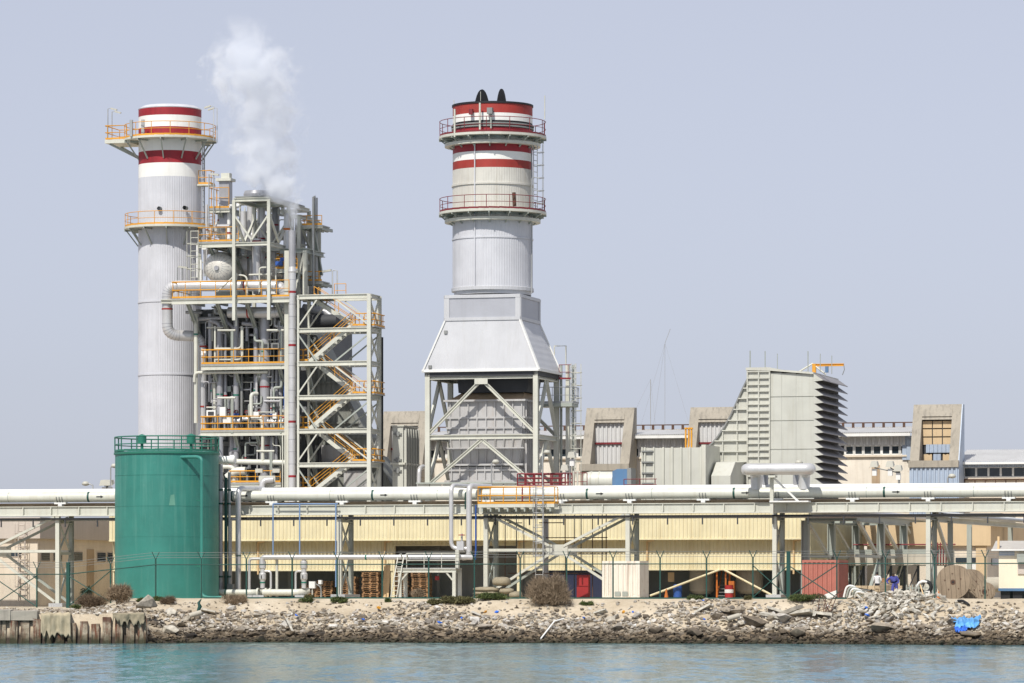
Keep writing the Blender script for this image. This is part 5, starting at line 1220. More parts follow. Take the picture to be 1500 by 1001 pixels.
# cable tray and thin services under the girder
P('cable_tray', MB().box(uLm,uRm,-.35,.1,zgb-.28,zgb-.16), MT['black'], rk)
P('conduit', MB().tube([(uLm,-.42,zgb-.02),(uRm,-.42,zgb-.02)], .045, 6), MT['steel'], rk)
P('conduit', MB().tube([(uLm,1.2,zgb-.3),(uRm,1.2,zgb-.3)], .07, 6), MT['galv'], rk)
P('deck', MB().box(uLm,uRm,.2,RD-.2,zgb+.1,zgb+.16), MT['steeld'], rk)
hm_ = MB().box(-.04,.04,-.04,.04,-.5,0).mesh('tray_hanger', MT['dark'])
u = uLm+1
while u < uRm: I('tray_hanger', hm_, rk, (u,-.30,zgb-.28)); u += 2.35
# ---- main pipeline
vP = .55; rP = .355; zP = zgt + .30 + rP
mp = T('main_pipeline', 'thick cream pipeline running along the pipe rack in front', 'pipe', (0, vP, zP-rP))
P('pipe', MB().tube([(uLm,vP,zP),(uRm,vP,zP)], rP, 32), MT['pipe'], mp)
for px in (-190,131,341,547,861,1076,1296): P('green_band', MB().lathe((U(px,vP),vP,zP), [(rP+.006,-.07),(rP+.006,.07)], 32, 'u'), MT['greend'], mp)
def arrow(px, ln=.52, sc_=1):
    u = U(px, vP-rP); v = vP-rP-.012; h = .035*sc_
    return MB().add([(u,v,zP-h),(u+ln*.6,v,zP-h),(u+ln*.6,v,zP-h*2.6),(u+ln,v,zP),(u+ln*.6,v,zP+h*2.6),(u+ln*.6,v,zP+h),(u,v,zP+h)], [(0,1,2,3,4,5,6)])
for px in range(-300,1800,157): P('cladding_joint', MB().lathe((U(px,vP),vP,zP), [(rP+.004,-.025),(rP+.004,.025)], 32, 'u'), MT['steelg'], mp)
for px in (141,353,557,873,1086,1307): P('flow_arrow', arrow(px), MT['black'], mp)
ub_ = MB().tube([(0,math.cos(a)*(rP+.03),math.sin(a)*(rP+.03)) for a in [R(178)+R(80)*k/14 for k in range(15)]], .028, 5).mesh('u_bolt', MT['steeld'])
sh = MB().box(-.42,.42,-.2,.2,-.18,-.06).box(-.14,.14,-.2,.2,-.32,-.18).mesh('pipe_shoe', MT['white'])
for px in [-122,-20,85,188,291,395,498,605,712,820,920,1028,1135,1247,1358,1476,1590]:
    u = U0(px)
    s_ = I('pipe_shoe', sh, mp, (u,vP,zP-rP+.05))
    for d in (-.2,0,.2): I('u_bolt', ub_, mp, (u+d,vP,zP))
# second line behind, slightly higher, and a brown one below
S('rear_pipeline', MB().tube([(uLm,1.95,zP+.26),(uRm,1.95,zP+.26)], .33, 20), MT['white'], (0,1.95,zP), 'paler second pipeline running behind the thick cream one', 'pipe')
S('brown_pipeline', MB().tube([(uLm,1.15,zgt+.12),(uRm,1.15,zgt+.12)], .13, 12), MT['tan'], (0,1.15,zgt), 'thin brownish pipe low behind the thick cream pipeline', 'pipe')
# ---- expansion loop
rl = .375
lp = T('expansion_loop', 'aluminium clad pipe expansion loop bulging forward above the main pipeline', 'pipe', (U0(1140), vP, zP))
zl_ = z7(691.5); vf = -1.5
ptsl = fillet([(U(1108,vP),vP,zP+.2),(U(1108,vP),vP,zl_),(U(1090,vf),vf,zl_),(U(1189,vf),vf,zl_),(U(1178,vP),vP,zl_),(U(1178,vP),vP,zP+.2)], .62, 7)
P('pipe', MB().tube(ptsl, rl, 22), MT['alu'], lp)
ptsl = fillet([(U(1121,1.95),1.95,zP+.4),(U(1121,1.95),1.95,zl_+.1),(U(1116,-.3),-.3,zl_+.15),(U(1166,-.3),-.3,zl_+.15),(U(1166,1.95),1.95,zl_+.1),(U(1166,1.95),1.95,zP+.4)], .5, 7)
P('inner_pipe', MB().tube(ptsl, .2, 16), MT['alud'], lp)
for k in range(1, len(ptsl)-1): pass
P('support_post', MB().box(U(1128,-.9)-.0,U(1133,-.9),-1.0,-.75,zgb-.1,zl_-.28), MT['steel'], lp)
P('support_cap', MB().box(U(1126,vf),U(1136,vf),vf-.15,vf+.6,zl_-rl-.16,zl_-rl-.02), MT['steel'], lp)
P('stay', MB().beam((U(1133,-.9),-.9,z7(703)),(U(1170,-.9),-.9,z7(738)), .12,.12), MT['white'], lp)
P('shelf', MB().box(U(1128,-.9),U(1185,-.9),-1.1,-.2,z7(738.5),z7(736.5)), MT['white'], lp)
# ---- twin riser pipes with valve
tr = T('riser_loop', 'pair of aluminium riser pipes looping down from the rack with valve', 'pipe', (U(675,-1.2),-1.2,z7(815)))
v_ = -1.2; up_ = lambda px: U(px, v_)
zr = lambda y: Z(y, up_(675), v_)
P('pipe', MB().tube(fillet([(up_(672),1.9,zr(711)),(up_(661),v_,zr(711)),(up_(661),v_,zr(804)),(up_(688),v_,zr(804))], .5, 6), .145, 14), MT['alu'], tr)
P('pipe', MB().tube(fillet([(up_(700),1.9,zr(712)),(up_(687),v_,zr(712)),(up_(687),v_,zr(816)),(up_(676),v_+.4,zr(817))], .5, 6), .19, 14), MT['alu'], tr)
vb_ = P('valve_box', MB().box(up_(670.5),up_(680.5),v_-.28,v_+.28,zr(806),zr(793)), MT['alu'], tr)
P('stem', MB().tube([(up_(676.5),v_,zr(793)),(up_(676.5),v_,zr(782))], .07, 6), MT['galv'], vb_)
P('handwheel', MB().tube([(up_(676.5)+.2*math.cos(a),v_+.2*math.sin(a),zr(784)) for a in [2*math.pi*k/14 for k in range(14)]], .03, 5, closed=True), MT['lockred'], vb_)
P('vent_hook', MB().tube(fillet([(up_(678),v_+.6,zr(746)),(up_(678),v_+.6,zr(721)),(up_(684),v_+.6,zr(721))], .2), .05, 6), MT['greend'], tr)
P('valve_body', MB().lathe((up_(670),v_,zr(804)), [(0,0),(.26,0),(.26,.5),(0,.5)], 14, 'u'), MT['alu'], tr)
# ---- service platform on the pipeline
sp_ = T('service_platform', 'small yellow railed platform hung on the front of the pipeline', 'platform', (U(755,-1.2),-1.2,z7(740)))
a, b = U(700,-1.3), U(812,-1.3); zd = Z(738.5, U(755,-1.3), -1.3)
P('deck', MB().box(a,b,-1.35,-.3,zd-.22,zd), MT['steel'], sp_)
for k in range(9): P('deck_joist', MB().box(a+(b-a)*(k+.5)/9-.05,a+(b-a)*(k+.5)/9+.05,-1.3,-.3,zd-.5,zd-.23), MT['steelg'], sp_)
railing(sp_, [(a,-.35,zd),(a,-1.3,zd),(b,-1.3,zd),(b,-.35,zd)], 1.12, MT['yellow'], False, .9, True, .035)
gt = P('ladder_guard', MB().box(U(766,-.5),U(776,-.5),-.5,-.45,zd+.45,zd+.5), MT['redrail'], sp_)
for px in (765,776): P('guard_post', MB().box(U(px,-.5)-.04,U(px,-.5)+.04,-.52,-.44,zd,zd+1.2), MT['redrail'], sp_)
cl = T('caged_ladder', 'pale caged ladder climbing from the ground to the yellow platform', 'ladder', (U(791,-1.7),-1.7,G))
ladder(cl, (U(790,-1.6),-1.6), Z(838,0,-1.7), Z(712,0,-1.7), (0,-1,0), .55, (Z(815,0,-1.7), Z(713,0,-1.7)), MT['galv'], None, .4, .36)
ladder(cl, (U(790,-1.5),-1.5), G, Z(832,0,-1.5), (0,-1,0), .5, None, MT['galv'])
# ---- red railed walkway behind the pipeline
rw = T('red_walkway', 'dark red railed walkway and basket behind the pipeline', 'walkway', (U(795,5),5,Z(716,0,5)))
zz5 = lambda y: Z(y, U(800,10), 10); a, b = U(758,10), U(828,10)
P('deck', MB().box(a,b,10,12,zz5(720),zz5(713)), MT['redrail'], rw)
for dv in (0, 2): railing(rw, [(a,10+dv,zz5(713)),(b,10+dv,zz5(713))], M(19,a,10), MT['redrail'], False, .62, True, .05, mid=3)
railing(rw, [(U(828,10),10,zz5(719)),(U(860,10),10,zz5(719))], 1.2, MT['redrail'], False, 1.2)
railing(rw, [(U(914,10),10,zz5(719)),(U(962,10),10,zz5(719))], .75, MT['redrail'], False, 1.1)
for k, px in enumerate((840, 846)): P('post', MB().tube([Q(px,720,9),Q(px,690,9)], .06, 5), MT['steel'], rw)
# roof lamps behind the rack
lamp_post(1164, 677, 720, 9, 'small lamp on a bent pole in front of air intake', name='lamp_post')
lamp_post(1388, 697, 720, 9, 'small lamp on a bent pole in front of pale blue sheeting')
lamp_post(720, 676, 720, 9, 'small lamp on a thin pole in front of the diverter box')
lamp_post(162, 682, 722, 6, 'small lamp on a bent pole beside the green tank top')
lamp_post(136, 708, 722, 6, 'low street lamp above the pipeline left of the tank', arm=-.9)
lamp_post(795, 662, 720, 9, 'small lamp on a pole inside the right side of stack frame')
def flood(px, py0, py1, v, label, heads):
    u = U(px,v); t = T('floodlight_mast', label, 'floodlight', (u,v,Z(py1,u,v)))
    P('pole', MB().tube([(u,v,Z(py1,u,v)),(u,v,Z(py0,u,v))], .08, 6), MT['steeld'], t)
    for hx, hy in heads:
        q = Q(hx,hy,v); P('arm', MB().tube([(u,v,Z(py0+4,u,v)),(q[0],v,q[2]-.2)], .04, 5), MT['steeld'], t)
        P('lamp_head', MB().add([(q[0]-.28,v-.3,q[2]-.18),(q[0]+.28,v-.3,q[2]-.18),(q[0]+.28,v+.2,q[2]),(q[0]-.28,v+.2,q[2]),(q[0]-.2,v-.25,q[2]+.2),(q[0]+.2,v-.25,q[2]+.2),(q[0]+.2,v+.2,q[2]+.25),(q[0]-.2,v+.2,q[2]+.25)],
            [(3,2,1,0),(4,5,6,7),(0,1,5,4),(1,2,6,5),(2,3,7,6),(3,0,4,7)]), MT['lamp'], t)
        P('ballast', MB().box(q[0]-.15,q[0]+.15,v-.1,v+.15,q[2]-.75,q[2]-.28), MT['white'], t)
flood(1317, 689, 722, 12, 'floodlight mast with several heads in front of the peeling wall', [(1281,681),(1304,681),(1316,687)])
flood(835, 676, 722, 12, 'short floodlight mast right of the stack frame', [(838,667),(828,686)])
flood(157, 708, 724, 7, 'floodlight cluster beside the top left of the green tank', [(153,708),(161,708)])
# vertical blue conduits hanging from the rack
for px, y1, nm in ((400,815,'left'),(439,812,'middle'),(492,860,'right')):
    S('blue_conduit', MB().tube([Q(px,738,-.7),Q(px,y1,-.7)], .05, 6), MT['bluesteel'], Q(px,y1,-.7), f'{nm} one of three thin pale blue conduits hanging left of the second rack column', 'conduit', 'pale blue conduits')
S('blue_hose', MB().tube([Q(697,740,-.9),Q(697,805,-.9),Q(696,820,-.9)], .06, 6), MT['blue'], Q(697,820,-.9), 'thin blue hose hanging beside the riser pipes', 'hose')
S('blue_gas_line', MB().tube([Q(400,738.5,-.45),Q(495,738.5,-.45)], .05, 6), MT['bluesteel'], Q(400,738.5,-.45), 'pale blue horizontal conduit under the main pipeline', 'conduit')
# ================================================================ BRANCH RACK (runs inland at right)
br = T('branch_rack', 'grey branch pipe rack running inland with braced column row', 'pipe rack', (U(1180,3),3,G))
uA_ = U(1180, 2.5)
vs_ = [2.5 + 9.4*k for k in range(6)]
zbt = zgb - .1
for row, du_ in enumerate((0, 3.4)):
    for k, v in enumerate(vs_):
        if row == 1 and k == 0: continue
        P('column', MB().ibeam((uA_+du_,v,G-.1),(uA_+du_,v,zbt-.4), .5, .5, (1,0,0), .06), MT['steelg'], br)
    P('girder', MB().ibeam((uA_+du_,vs_[0],zbt-.25),(uA_+du_,vs_[-1]+3,zbt-.25), .35,.5), MT['steelg'], br)
    for k in range(5):
        v = vs_[k]; P('brace', MB().beam((uA_+du_,v+.8,zbt-.5),(uA_+du_,v+8.6,5.4), .2,.22), MT['steel'], br)
        P('brace', MB().beam((uA_+du_,v+8.6,5.2),(uA_+du_,v+4.0,G), .2,.22), MT['steelg'], br)
        P('strut', MB().beam((uA_+du_,v,5.5),(uA_+du_,v+9.4,5.5), .18,.2), MT['steelg'], br)
for k, v in enumerate(vs_): P('cross_beam', MB().ibeam((uA_,v,zbt-.25),(uA_+3.4,v,zbt-.25), .3,.4), MT['steelg'], br)
for k in range(3): P('pipe', MB().tube([(uA_+.7+k*.9,1,zbt+.25),(uA_+.7+k*.9,52,zbt+.25)], .2, 10), MT['alu'], br)
# second branch with visible sloping pipes at far right
b2 = T('far_branch_rack', 'thin service rack receding behind the rightmost rack column', 'pipe rack', (U(1392,6),6,G))
for px, v in ((1392,7),(1420,18),(1480,30)): P('column', MB().ibeam((U(px,v),v,G),(U(px,v),v,zgb-.5), .32,.32,(0,1,0),.05), MT['steelg'], b2)
P('beam', MB().ibeam((U(1367,2.6),2.6,zgb-.45),(U(1500,34),34,zgb-.45), .3,.35), MT['steel'], b2)
P('pipe', MB().tube([(U(1372,2.6),2.6,zgb-.1),(U(1510,34),34,zgb-.1)], .16, 8), MT['white'], b2)
P('pipe', MB().tube([(U(1380,2.6),2.6,zgb-.15),(U(1518,34),34,zgb-.15)], .12, 8), MT['galv'], b2)
P('brace', MB().beam((U(1372,3),3,zgb-.5),(U(1392,7),7,5.0), .2,.2), MT['steel'], b2)
# ================================================================ YELLOW CLAD BUILDING
vY = 10.0; Uy = lambda px: U(px, vY); zy = lambda y: Z(y, 0, vY)
yb = T('yellow_building', 'long low yellow corrugated building behind the pipe rack', 'building', (Uy(700), vY, G))
uy0, uy1 = Uy(160), Uy(1185); vYb = V(1265, uy1)
zr_, zm_, zl2 = zy(746), zy(790.5), zy(835)
P('upper_cladding', corr(MB(), uy0, uy1, vY, zm_, zr_, .27, .05), MT['ycl'], yb)
P('upper_edge_flashing', MB().box(uy0, uy1, vY-.07, vY+.03, zm_-.05, zm_+.04), MT['ycl'], yb)
P('soffit', MB().box(uy0, uy1, vY+.06, vY+.72, zm_+.05, zm_+.1), MT['ycl'], yb)
vL2 = vY + .72
for x0, x1, yy in ((160,571,835),(571,755,798),(755,1185,834.5)):
    P('lower_cladding', corr(MB(), Uy(x0), Uy(x1), vL2, zy(yy), zm_+.06, .27, .05), MT['ycl'], yb)
    P('bottom_flashing', MB().box(Uy(x0), Uy(x1), vL2-.08, vL2+.05, zy(yy)-.06, zy(yy)+.03), MT['ycl'], yb)
P('roof', MB().box(uy0, uy1, vY+.1, vYb, zr_-.15, zr_), MT['roofgrey'], yb)
P('back_wall', MB().box(uy0, uy1, vYb-.2, vYb, G, zr_-.16), MT['steeld'], yb)
P('end_wall', corr(MB(), vY+.1, vYb, uy1, zy(834), zr_, .3, .05, 'v', 1), MT['ycl'], yb)
P('end_wall_lower', corr(MB(), vL2, vYb, uy1-.3, G, zy(834)+.1, .3, .05, 'v', 1), MT['ycl'], yb)
P('left_wall', MB().box(uy0, uy0+.1, vL2, vYb, G, zr_-.2), MT['ycl'], yb)
P('partition', MB().box(uy0+.2, uy1-.4, vL2+4.6, vL2+4.8, G, zr_-.2), MT['steeld'], yb)
for px in (571, 755): P('post', MB().box(Uy(px)-.14, Uy(px)+.14, vL2, vL2+.3, G, zm_), MT['ycl'], yb)
for px in (400, 620, 900, 1000): P('inner_column', MB().box(Uy(px)-.1, Uy(px)+.1, vL2+3, vL2+3.2, G, zm_), MT['steeld'], yb)
for px, y0 in ((374,835),(560,835),(757,835),(945,815),(1160,835)):
    P('downpipe', MB().tube(fillet([(Uy(px)+.5,vL2-.12,zm_-.05),(Uy(px),vL2-.12,zm_-.12),(Uy(px),vL2-.12,zy(y0)-.3)], .12), .07, 8), MT['ply'], yb)
P('louvre_rail', MB().box(Uy(575), Uy(752), vL2+.6, vL2+.7, zy(809), zy(806)), MT['steeld'], yb)
for x0, x1, sx in ((950,1052,1),(1130,1058,-1)):
    P('raking_strut', MB().tube([(Uy(x0),vL2-.2,G+.15),(Uy(x1),vL2-.2,zy(835))], .075, 8), MT['ycl'], yb)
P('gable_unit', MB().box(Uy(1168),Uy(1182),vL2+.2,vL2+.9,G,zy(838)), MT['dark'], yb)
# things in the undercroft
for k, (px, lab) in enumerate(((1028,'left pale round tank in the dark undercroft beside the orange stairs'),(1098,'right pale round tank in the dark undercroft behind the red barrel'))):
    c = (U(px,vY+3.2), vY+3.2, G); r = M(18 if k == 0 else 20, c[0], vY+3)
    t = T('round_tank', lab, 'tank', c)
    P('shell', MB().lathe(c, [(0,.25),(r*.7,.25),(r,.5),(r,1.9),(r*.7,2.15),(0,2.2)], 28), MT['concl'], t)
    for a in range(4): P('leg', MB().box(c[0]+r*.7*math.cos(a*1.57+.8)-.06,c[0]+r*.7*math.cos(a*1.57+.8)+.06,c[1]+r*.7*math.sin(a*1.57+.8)-.06,c[1]+r*.7*math.sin(a*1.57+.8)+.06,G,G+.45), MT['dark'], t)
t = T('steep_stair', 'steep dark stair with orange handrails under the yellow building', 'stairs', (Uy(1053),vY+1.2,G))
for k in range(8): P('tread', MB().box(Uy(1047),Uy(1058),vY+1.0+k*.22,vY+1.25+k*.22,G+.12+k*.24,G+.17+k*.24), MT['steeld'], t)
for px in (1046,1059): P('stringer', MB().beam((Uy(px),vY+1.0,G),(Uy(px),vY+2.8,G+2.0), .06,.2), MT['orange'], t)
for px in (1043,1046,1059,1062): P('handrail_post', MB().box(Uy(px)-.05,Uy(px)+.05,vY+.9+(.6 if px in (1043,1062) else 0),vY+1.0+(.6 if px in (1043,1062) else 0),G,G+1.9), MT['orange'], t)
def barrel(px, v, label, mat, band=None):
    c = (U(px,v), v, G); t = T('barrel', label, 'barrel', c)
    P('drum', MB().lathe(c, [(0,0),(.29,0),(.30,.02),(.29,.05),(.29,.29),(.305,.31),(.29,.33),(.29,.57),(.305,.59),(.29,.61),(.29,.86),(.30,.88),(.28,.88),(.28,.86),(0,.86)], 24), mat, t)
    if band: P('label_band', MB().lathe((c[0],c[1],G+.34), [(.312,0),(.312,.24)], 24), band, t)
barrel(1068, vY+.1, 'red steel barrel with a white band beside the orange stairs', MT['lockred'], MT['white'])
S('barrel_lid_crate', MB().box(Uy(1065),Uy(1073),vY+.5,vY+.9,G,G+1.15), MT['orange'], (Uy(1068),vY+.7,G), 'orange rusty stand behind the red barrel', 'stand')
t = T('plastic_drum', 'blue plastic drum standing under the yellow building', 'drum', (Uy(988),vY+1,G))
P('body', MB().lathe((Uy(988),vY+1,G), [(0,0),(.28,.02),(.3,.08),(.3,.8),(.27,.9),(.22,.93),(0,.93)], 20), MT['blue'], t)
S('window_board', MB().box(Uy(969),Uy(978),vY+2,vY+2.1,G+1.1,G+1.75), MT['ply'], (Uy(973),vY+2,G), 'pale board hanging in the dark opening right of white container', 'board')
t = T('traffic_cone', 'faded orange cone by the blue drum behind the fence', 'traffic cone', (U(976,3),3,G))
P('cone', MB().lathe((U(976,3),3,G), [(.2,0),(.2,.04),(.14,.05),(.03,.62),(0,.62)], 16), MT['orange'], t)
# red locker, dark blue container behind
t = T('red_locker', 'bright red two door metal locker left of the white container', 'locker', (U(853,2.6),2.6,G))
a, b = U(845,3), U(862,3)
for k in (0,1): P('door', MB().box(a,b,2.97,3.03,G+.05+k*.76,G+.76+k*.76), MT['lockred'], t)
P('body', MB().box(a,b,3.03,3.5,G,G+1.56), MT['lockred'], t)
S('blue_container', MB().box(Uy(800),Uy(880),vY+.9,vY+3,G,G+2.0), paint('navy_paint',(30,36,66),.6), (Uy(840),vY+1,G), 'dark navy container in the shade behind the red locker', 'container')
# ---- pallets
pal = MB()
for k in range(6): pal.box(-.6+k*.21,-.6+k*.21+.13,-.5,.5,.12,.145)
for k in range(3): pal.box(-.6,.6,-.5+k*.45,-.4+k*.45,.10,.12); pal.box(-.6,.6,-.5+k*.45,-.4+k*.45,0,.02)
for i in range(3):
    for j in range(3): pal.box(-.6+i*.53,-.46+i*.53,-.5+j*.45,-.4+j*.45,.02,.10)
palm = pal.mesh('pallet', MT['woodp'])
rg = random.Random(11)
ORD = ['bottom','second','third','fourth','fifth','sixth','seventh','eighth','ninth','tenth','eleventh','twelfth','thirteenth','fourteenth']
def pallet_stack(px, v, n, label, group):
    for k in range(n):
        o = bpy.data.objects.new('pallet', palm); COL.objects.link(o); p = (U(px,v)+rg.uniform(-.05,.05), v+rg.uniform(-.05,.05), G+.147*k)
        o.location = world_of(p); o.rotation_euler = (0,0,-YAW+rg.uniform(-.04,.04)); ORG[o] = Vector(p); tag(o, (ORD[k] if k == 0 else ORD[k] + ' lowest' if k < n-1 else 'topmost') + ' ' + label, 'pallet', group)
for px, v, n, l in ((512,vY+.6,10,'wooden pallet in the stack directly behind the second rack column'),(545,vY+.8,12,'wooden pallet in the tall stack right of the second rack column'),(588,vY+1.3,14,'wooden pallet in the stack behind the leaning timber boards'),(618,vY+1.4,13,'wooden pallet in the stack behind the low steel platform'),(478,vY+2.2,8,'wooden pallet in the dim stack left of the second rack column'),(454,vY+2.4,6,'wooden pallet in the low dim stack behind the valve group')):
    pallet_stack(px, v, n, l, l.replace('wooden pallet in','pallets in'))
t = T('timber_boards', 'pale new timber boards leaning upright by the building post', 'boards', (U(566,4),4,G))
for k in range(3): P('board', MB().beam((U(562+k*3.2,4),4-.1*k,G),(U(563+k*3.2,4),4.3-.1*k,G+2.15+.1*k), .2,.06,(0,1,0)), MT['ply'], t)
# ================================================================ LEFT AND RIGHT LOW BUILDINGS
def lowb(name, label, pc, vf, dep, px_out, ytop, yband, right_open, wm, bm_, zg):
    u1 = U(pc, vf); u0 = U(px_out, vf); t = T(name, label, 'building', (u1, vf, zg)); z_ = lambda y: Z(y, u1, vf)
    P('wall', MB().box(u0, u1, vf, vf+dep, zg-.2, z_(yband)), wm, t)
    P('parapet_band', MB().box(u0-.3, u1+.3, vf-.3, vf+dep+.3, z_(yband), z_(ytop)), bm_, t)
    return t, u0, u1, z_
zgl = gz(60)
lb, l0, l1, zlb = lowb('beige_building', 'low beige building with louvre windows left of the green tank', 55, 8.5, 20, -420, 758, 789, 1, MT['wall'], MT['wallgrey'], zgl)
def win(par, u, v, z0, z1, w, axis, fm='wallgrey'):
    if axis == 'u':
        f = P('window', MB().box(u-.05,u+w+.05,v-.04,v+.02,z0-.06,z1+.06), MT[fm], par); P('pane', MB().box(u,u+w,v-.06,v-.041,z0,z1), MT['glass'], f)
    else:
        f = P('window', MB().box(u-.02,u+.04,v-.05,v+w+.05,z0-.06,z1+.06), MT[fm], par)
        P('pane', MB().box(u+.041,u+.055,v,v+w,z0,z1), MT['glass'], f)
        n = 4
        for k in range(n): P('louvre', MB().box(u+.056,u+.08,v,v+w,z0+(z1-z0)*(k+.3)/n,z0+(z1-z0)*(k+.45)/n), MT['steeld'], f)
for px in (60,78,108,142,157): 
    va = V(px,l1); vb = V(px+13,l1); win(lb, l1, va, zlb(821), zlb(808), (vb-va)*.92, 'v')
for px0, px1 in ((127,137),):
    P('door', MB().box(l1-.02,l1+.05,V(px0,l1),V(px1,l1),zgl,zlb(803)), MT['tan'], lb)
for px in (-120,-60,5): win(lb, U(px,8.5), 8.5, zlb(815), zlb(809), M(28,l1,8.5), 'u')
P('dark_slot', MB().box(l1+.001,l1+.02,8.8,28,zlb(800),zlb(798)), MT['wall'], lb)
lbl = T('wall_ladder', 'thin caged ladder on the lit wall of left beige building', 'ladder', (U(34,8.2),8.2,zgl))
ladder(lbl, (U(32,8.2),8.2), zlb(880), zlb(764), (0,-1,0), .5, (zlb(860), zlb(768)), MT['wallgrey'], None, .42, .4)
rb, r0, r1, zrb = lowb('tan_building', 'low tan building with overhanging parapet at the right', 1446, 24.0, 20, 1270, 765, 799.5, 1, MT['wall'], MT['walltan'], G)
P('pilaster', MB().box(U(1430,24)+.0,U(1445,24),23.85,24.02,G,zrb(799.5)-.01), MT['walltan'], rb)
P('dark_window_band', MB().box(U(1400,24),U(1430,24),23.9,24.02,zrb(824),zrb(817)), MT['glass'], rb)
P('pale_door', MB().box(U(1415,24),U(1430,24),23.9,24.02,G,zrb(825)), MT['white'], rb)
P('side_window', MB().box(r1+.01,r1+.05,V(1452,r1),V(1462,r1),zrb(828),zrb(818)), MT['glass'], rb)
P('roof_unit', MB().box(U(1405,30),U(1440,30),30,33,zrb(765),zrb(752)), MT['steeld'], rb)
P('roof_unit', MB().box(r1-3,r1-.5,34,42,zrb(765),zrb(748)), MT['steeld'], rb)
# pale low process skid behind the branch rack
sk = T('process_skid', 'pale panelled skid on legs behind the branch rack columns', 'skid', (U(1320,18),18,G)); zk = lambda y: Z(y, U(1320,18), 18)
for k in range(5):
    px = 1240+k*30; P('panel', MB().box(U(px,18)+.02,U(px+29,18),18,18.1,zk(828),zk(812)), MT['concl'], sk)
P('frame', MB().box(U(1240,18),U(1390,18),18.1,20.5,zk(829),zk(805)), MT['steelg'], sk)
for k in range(8): P('leg', MB().box(U(1244+k*20,18)-.08,U(1244+k*20,18)+.08,18.2,18.4,G,zk(829)), MT['dark'], sk)
for k in range(7): P('leg_brace', MB().beam((U(1244+k*20,18),18.3,G),(U(1264+k*20,18),18.3,zk(830)), .08,.08), MT['dark'], sk)
for k in range(7): P('red_rail_post', MB().tube([(U(1370+k*4,18),17.9,zk(828)),(U(1370+k*4,18),17.9,zk(795))], .04,5), MT['redrail'], sk)
P('red_rail', MB().tube([(U(1250,18),17.9,zk(798)),(U(1400,18),17.9,zk(798))], .05, 5), MT['redrail'], sk)
# ================================================================ GREEN TANK
vT = -4.6; uT_ = U(244.5, vT); rT = M(76, uT_, vT); zT_ = lambda y: Z(y, uT_, vT); zTg = G - .12
tk = T('green_tank', 'large green cylindrical storage tank behind the fence', 'storage tank', (uT_, vT, zTg))
ys = [879, 832, 787, 742.5, 697.5, 664]
for k in range(5): P('shell_course', MB().lathe((uT_,vT,0), [(rT - .004*k, zT_(ys[k])+.01),(rT - .004*k, zT_(ys[k+1])-.01)], 96), MT['green'], tk)
for k in range(1,5): P('weld_seam', MB().lathe((uT_,vT,zT_(ys[k])), [(rT-.02,-.02),(rT+.006,-.01),(rT+.006,.01),(rT-.02,.02)], 96), MT['green'], tk)
P('roof', MB().lathe((uT_,vT,zT_(664)), [(rT,0),(rT*.5,.25),(0,.35)], 64, sharp=False), MT['green'], tk)
P('top_ring', MB().lathe((uT_,vT,zT_(665)), [(rT,-.08),(rT+.07,-.08),(rT+.07,.06),(rT,.06)], 96), MT['greenr'], tk)
n = 26; path = [(uT_+math.cos(2*math.pi*j/n)*(rT+.02), vT+math.sin(2*math.pi*j/n)*(rT+.02), zT_(664)+.05) for j in range(n)]
railing(tk, path, M(21.5,uT_,vT), MT['greenr'], True, 1.55, True, .045)
P('foundation', MB().lathe((uT_,vT,zTg), [(rT+.25,-.3),(rT+.25,.12),(rT-.2,.12)], 64), MT['concl'], tk)
for px in (208, 280):
    q = (U(px,vT-1.5), vT-1.5); P('vent', MB().lathe((q[0],q[1],zT_(662)+.25), [(.1,-.2),(.1,.25),(.3,.27),(.3,.75),(.34,.77),(0,.9)], 14), MT['greenr'], tk)
a_ = R(-52); d_ = Vector((math.cos(a_), math.sin(a_), 0)); cc = Vector((uT_,vT,0))
pu = U(299.5, vT-rT*.75); pv_ = vT - rT*.83
pts = [cc + d_*(rT-.1) + Vector((-.55,0,zT_(672))), Vector((pu-.35,pv_-.1,zT_(672))), Vector((pu,pv_-.25,zT_(675))), Vector((pu,pv_-.25,zT_(873))), Vector((pu+.6,pv_-.35,zT_(876))), Vector((pu+1.5,pv_-.35,zT_(875))), Vector((pu+1.6,pv_-.35,zT_(882)))]
P('overflow_pipe', MB().tube(fillet(pts, .3, 5), .115, 14), MT['green'], tk)
for y in (735, 830): P('pipe_bracket', MB().beam((pu-.5,pv_+.12,zT_(y)),(pu,pv_-.22,zT_(y)), .05,.07), MT['greenr'], tk)
P('patch', MB().add([(uT_+math.cos(R(a))*(rT+.004), vT+math.sin(R(a))*(rT+.004), zT_(y)) for a, y in ((-68,742),(-61,742),(-62,726),(-66,727))], [(0,1,2,3)]), paint('pale_green_patch',(96,150,132)), tk)
# standpipes between tank and rack
for k, (px, y1, r_, m_, l) in enumerate(((323,640,.16,'alud','grey standpipe directly right of the green tank'),(331,700,.11,'greend','dark green standpipe right of the green tank'),(336,692,.1,'galv','slim pale standpipe right of the green tank'))):
    t = T('standpipe', l, 'pipe', Q(px,878,-1.5)); q = Q(px,878,-1.5); P('pipe', MB().tube([(q[0],-1.5,G),(q[0],-1.5,Z(y1,q[0],-1.5))], r_, 12), MT[m_], t)
    for y in (718,738,845): P('green_ring', MB().lathe((q[0],-1.5,Z(y,q[0],-1.5)), [(r_+.03,-.06),(r_+.03,.06)], 12), MT['greend'], t)
tb = T('outlet_pipe', 'thick white outlet pipe stub leaving the top of the tank', 'pipe', Q(322,674,-2.5)); q = Q(318,674,-2.5)
P('stub', MB().tube([q, (q[0]+1.3,-2.5,q[2])], .26, 16), MT['white'], tb); P('flange', MB().tube([(q[0]+.95,-2.5,q[2]),(q[0]+1.25,-2.5,q[2])], .32, 16), MT['white'], tb)
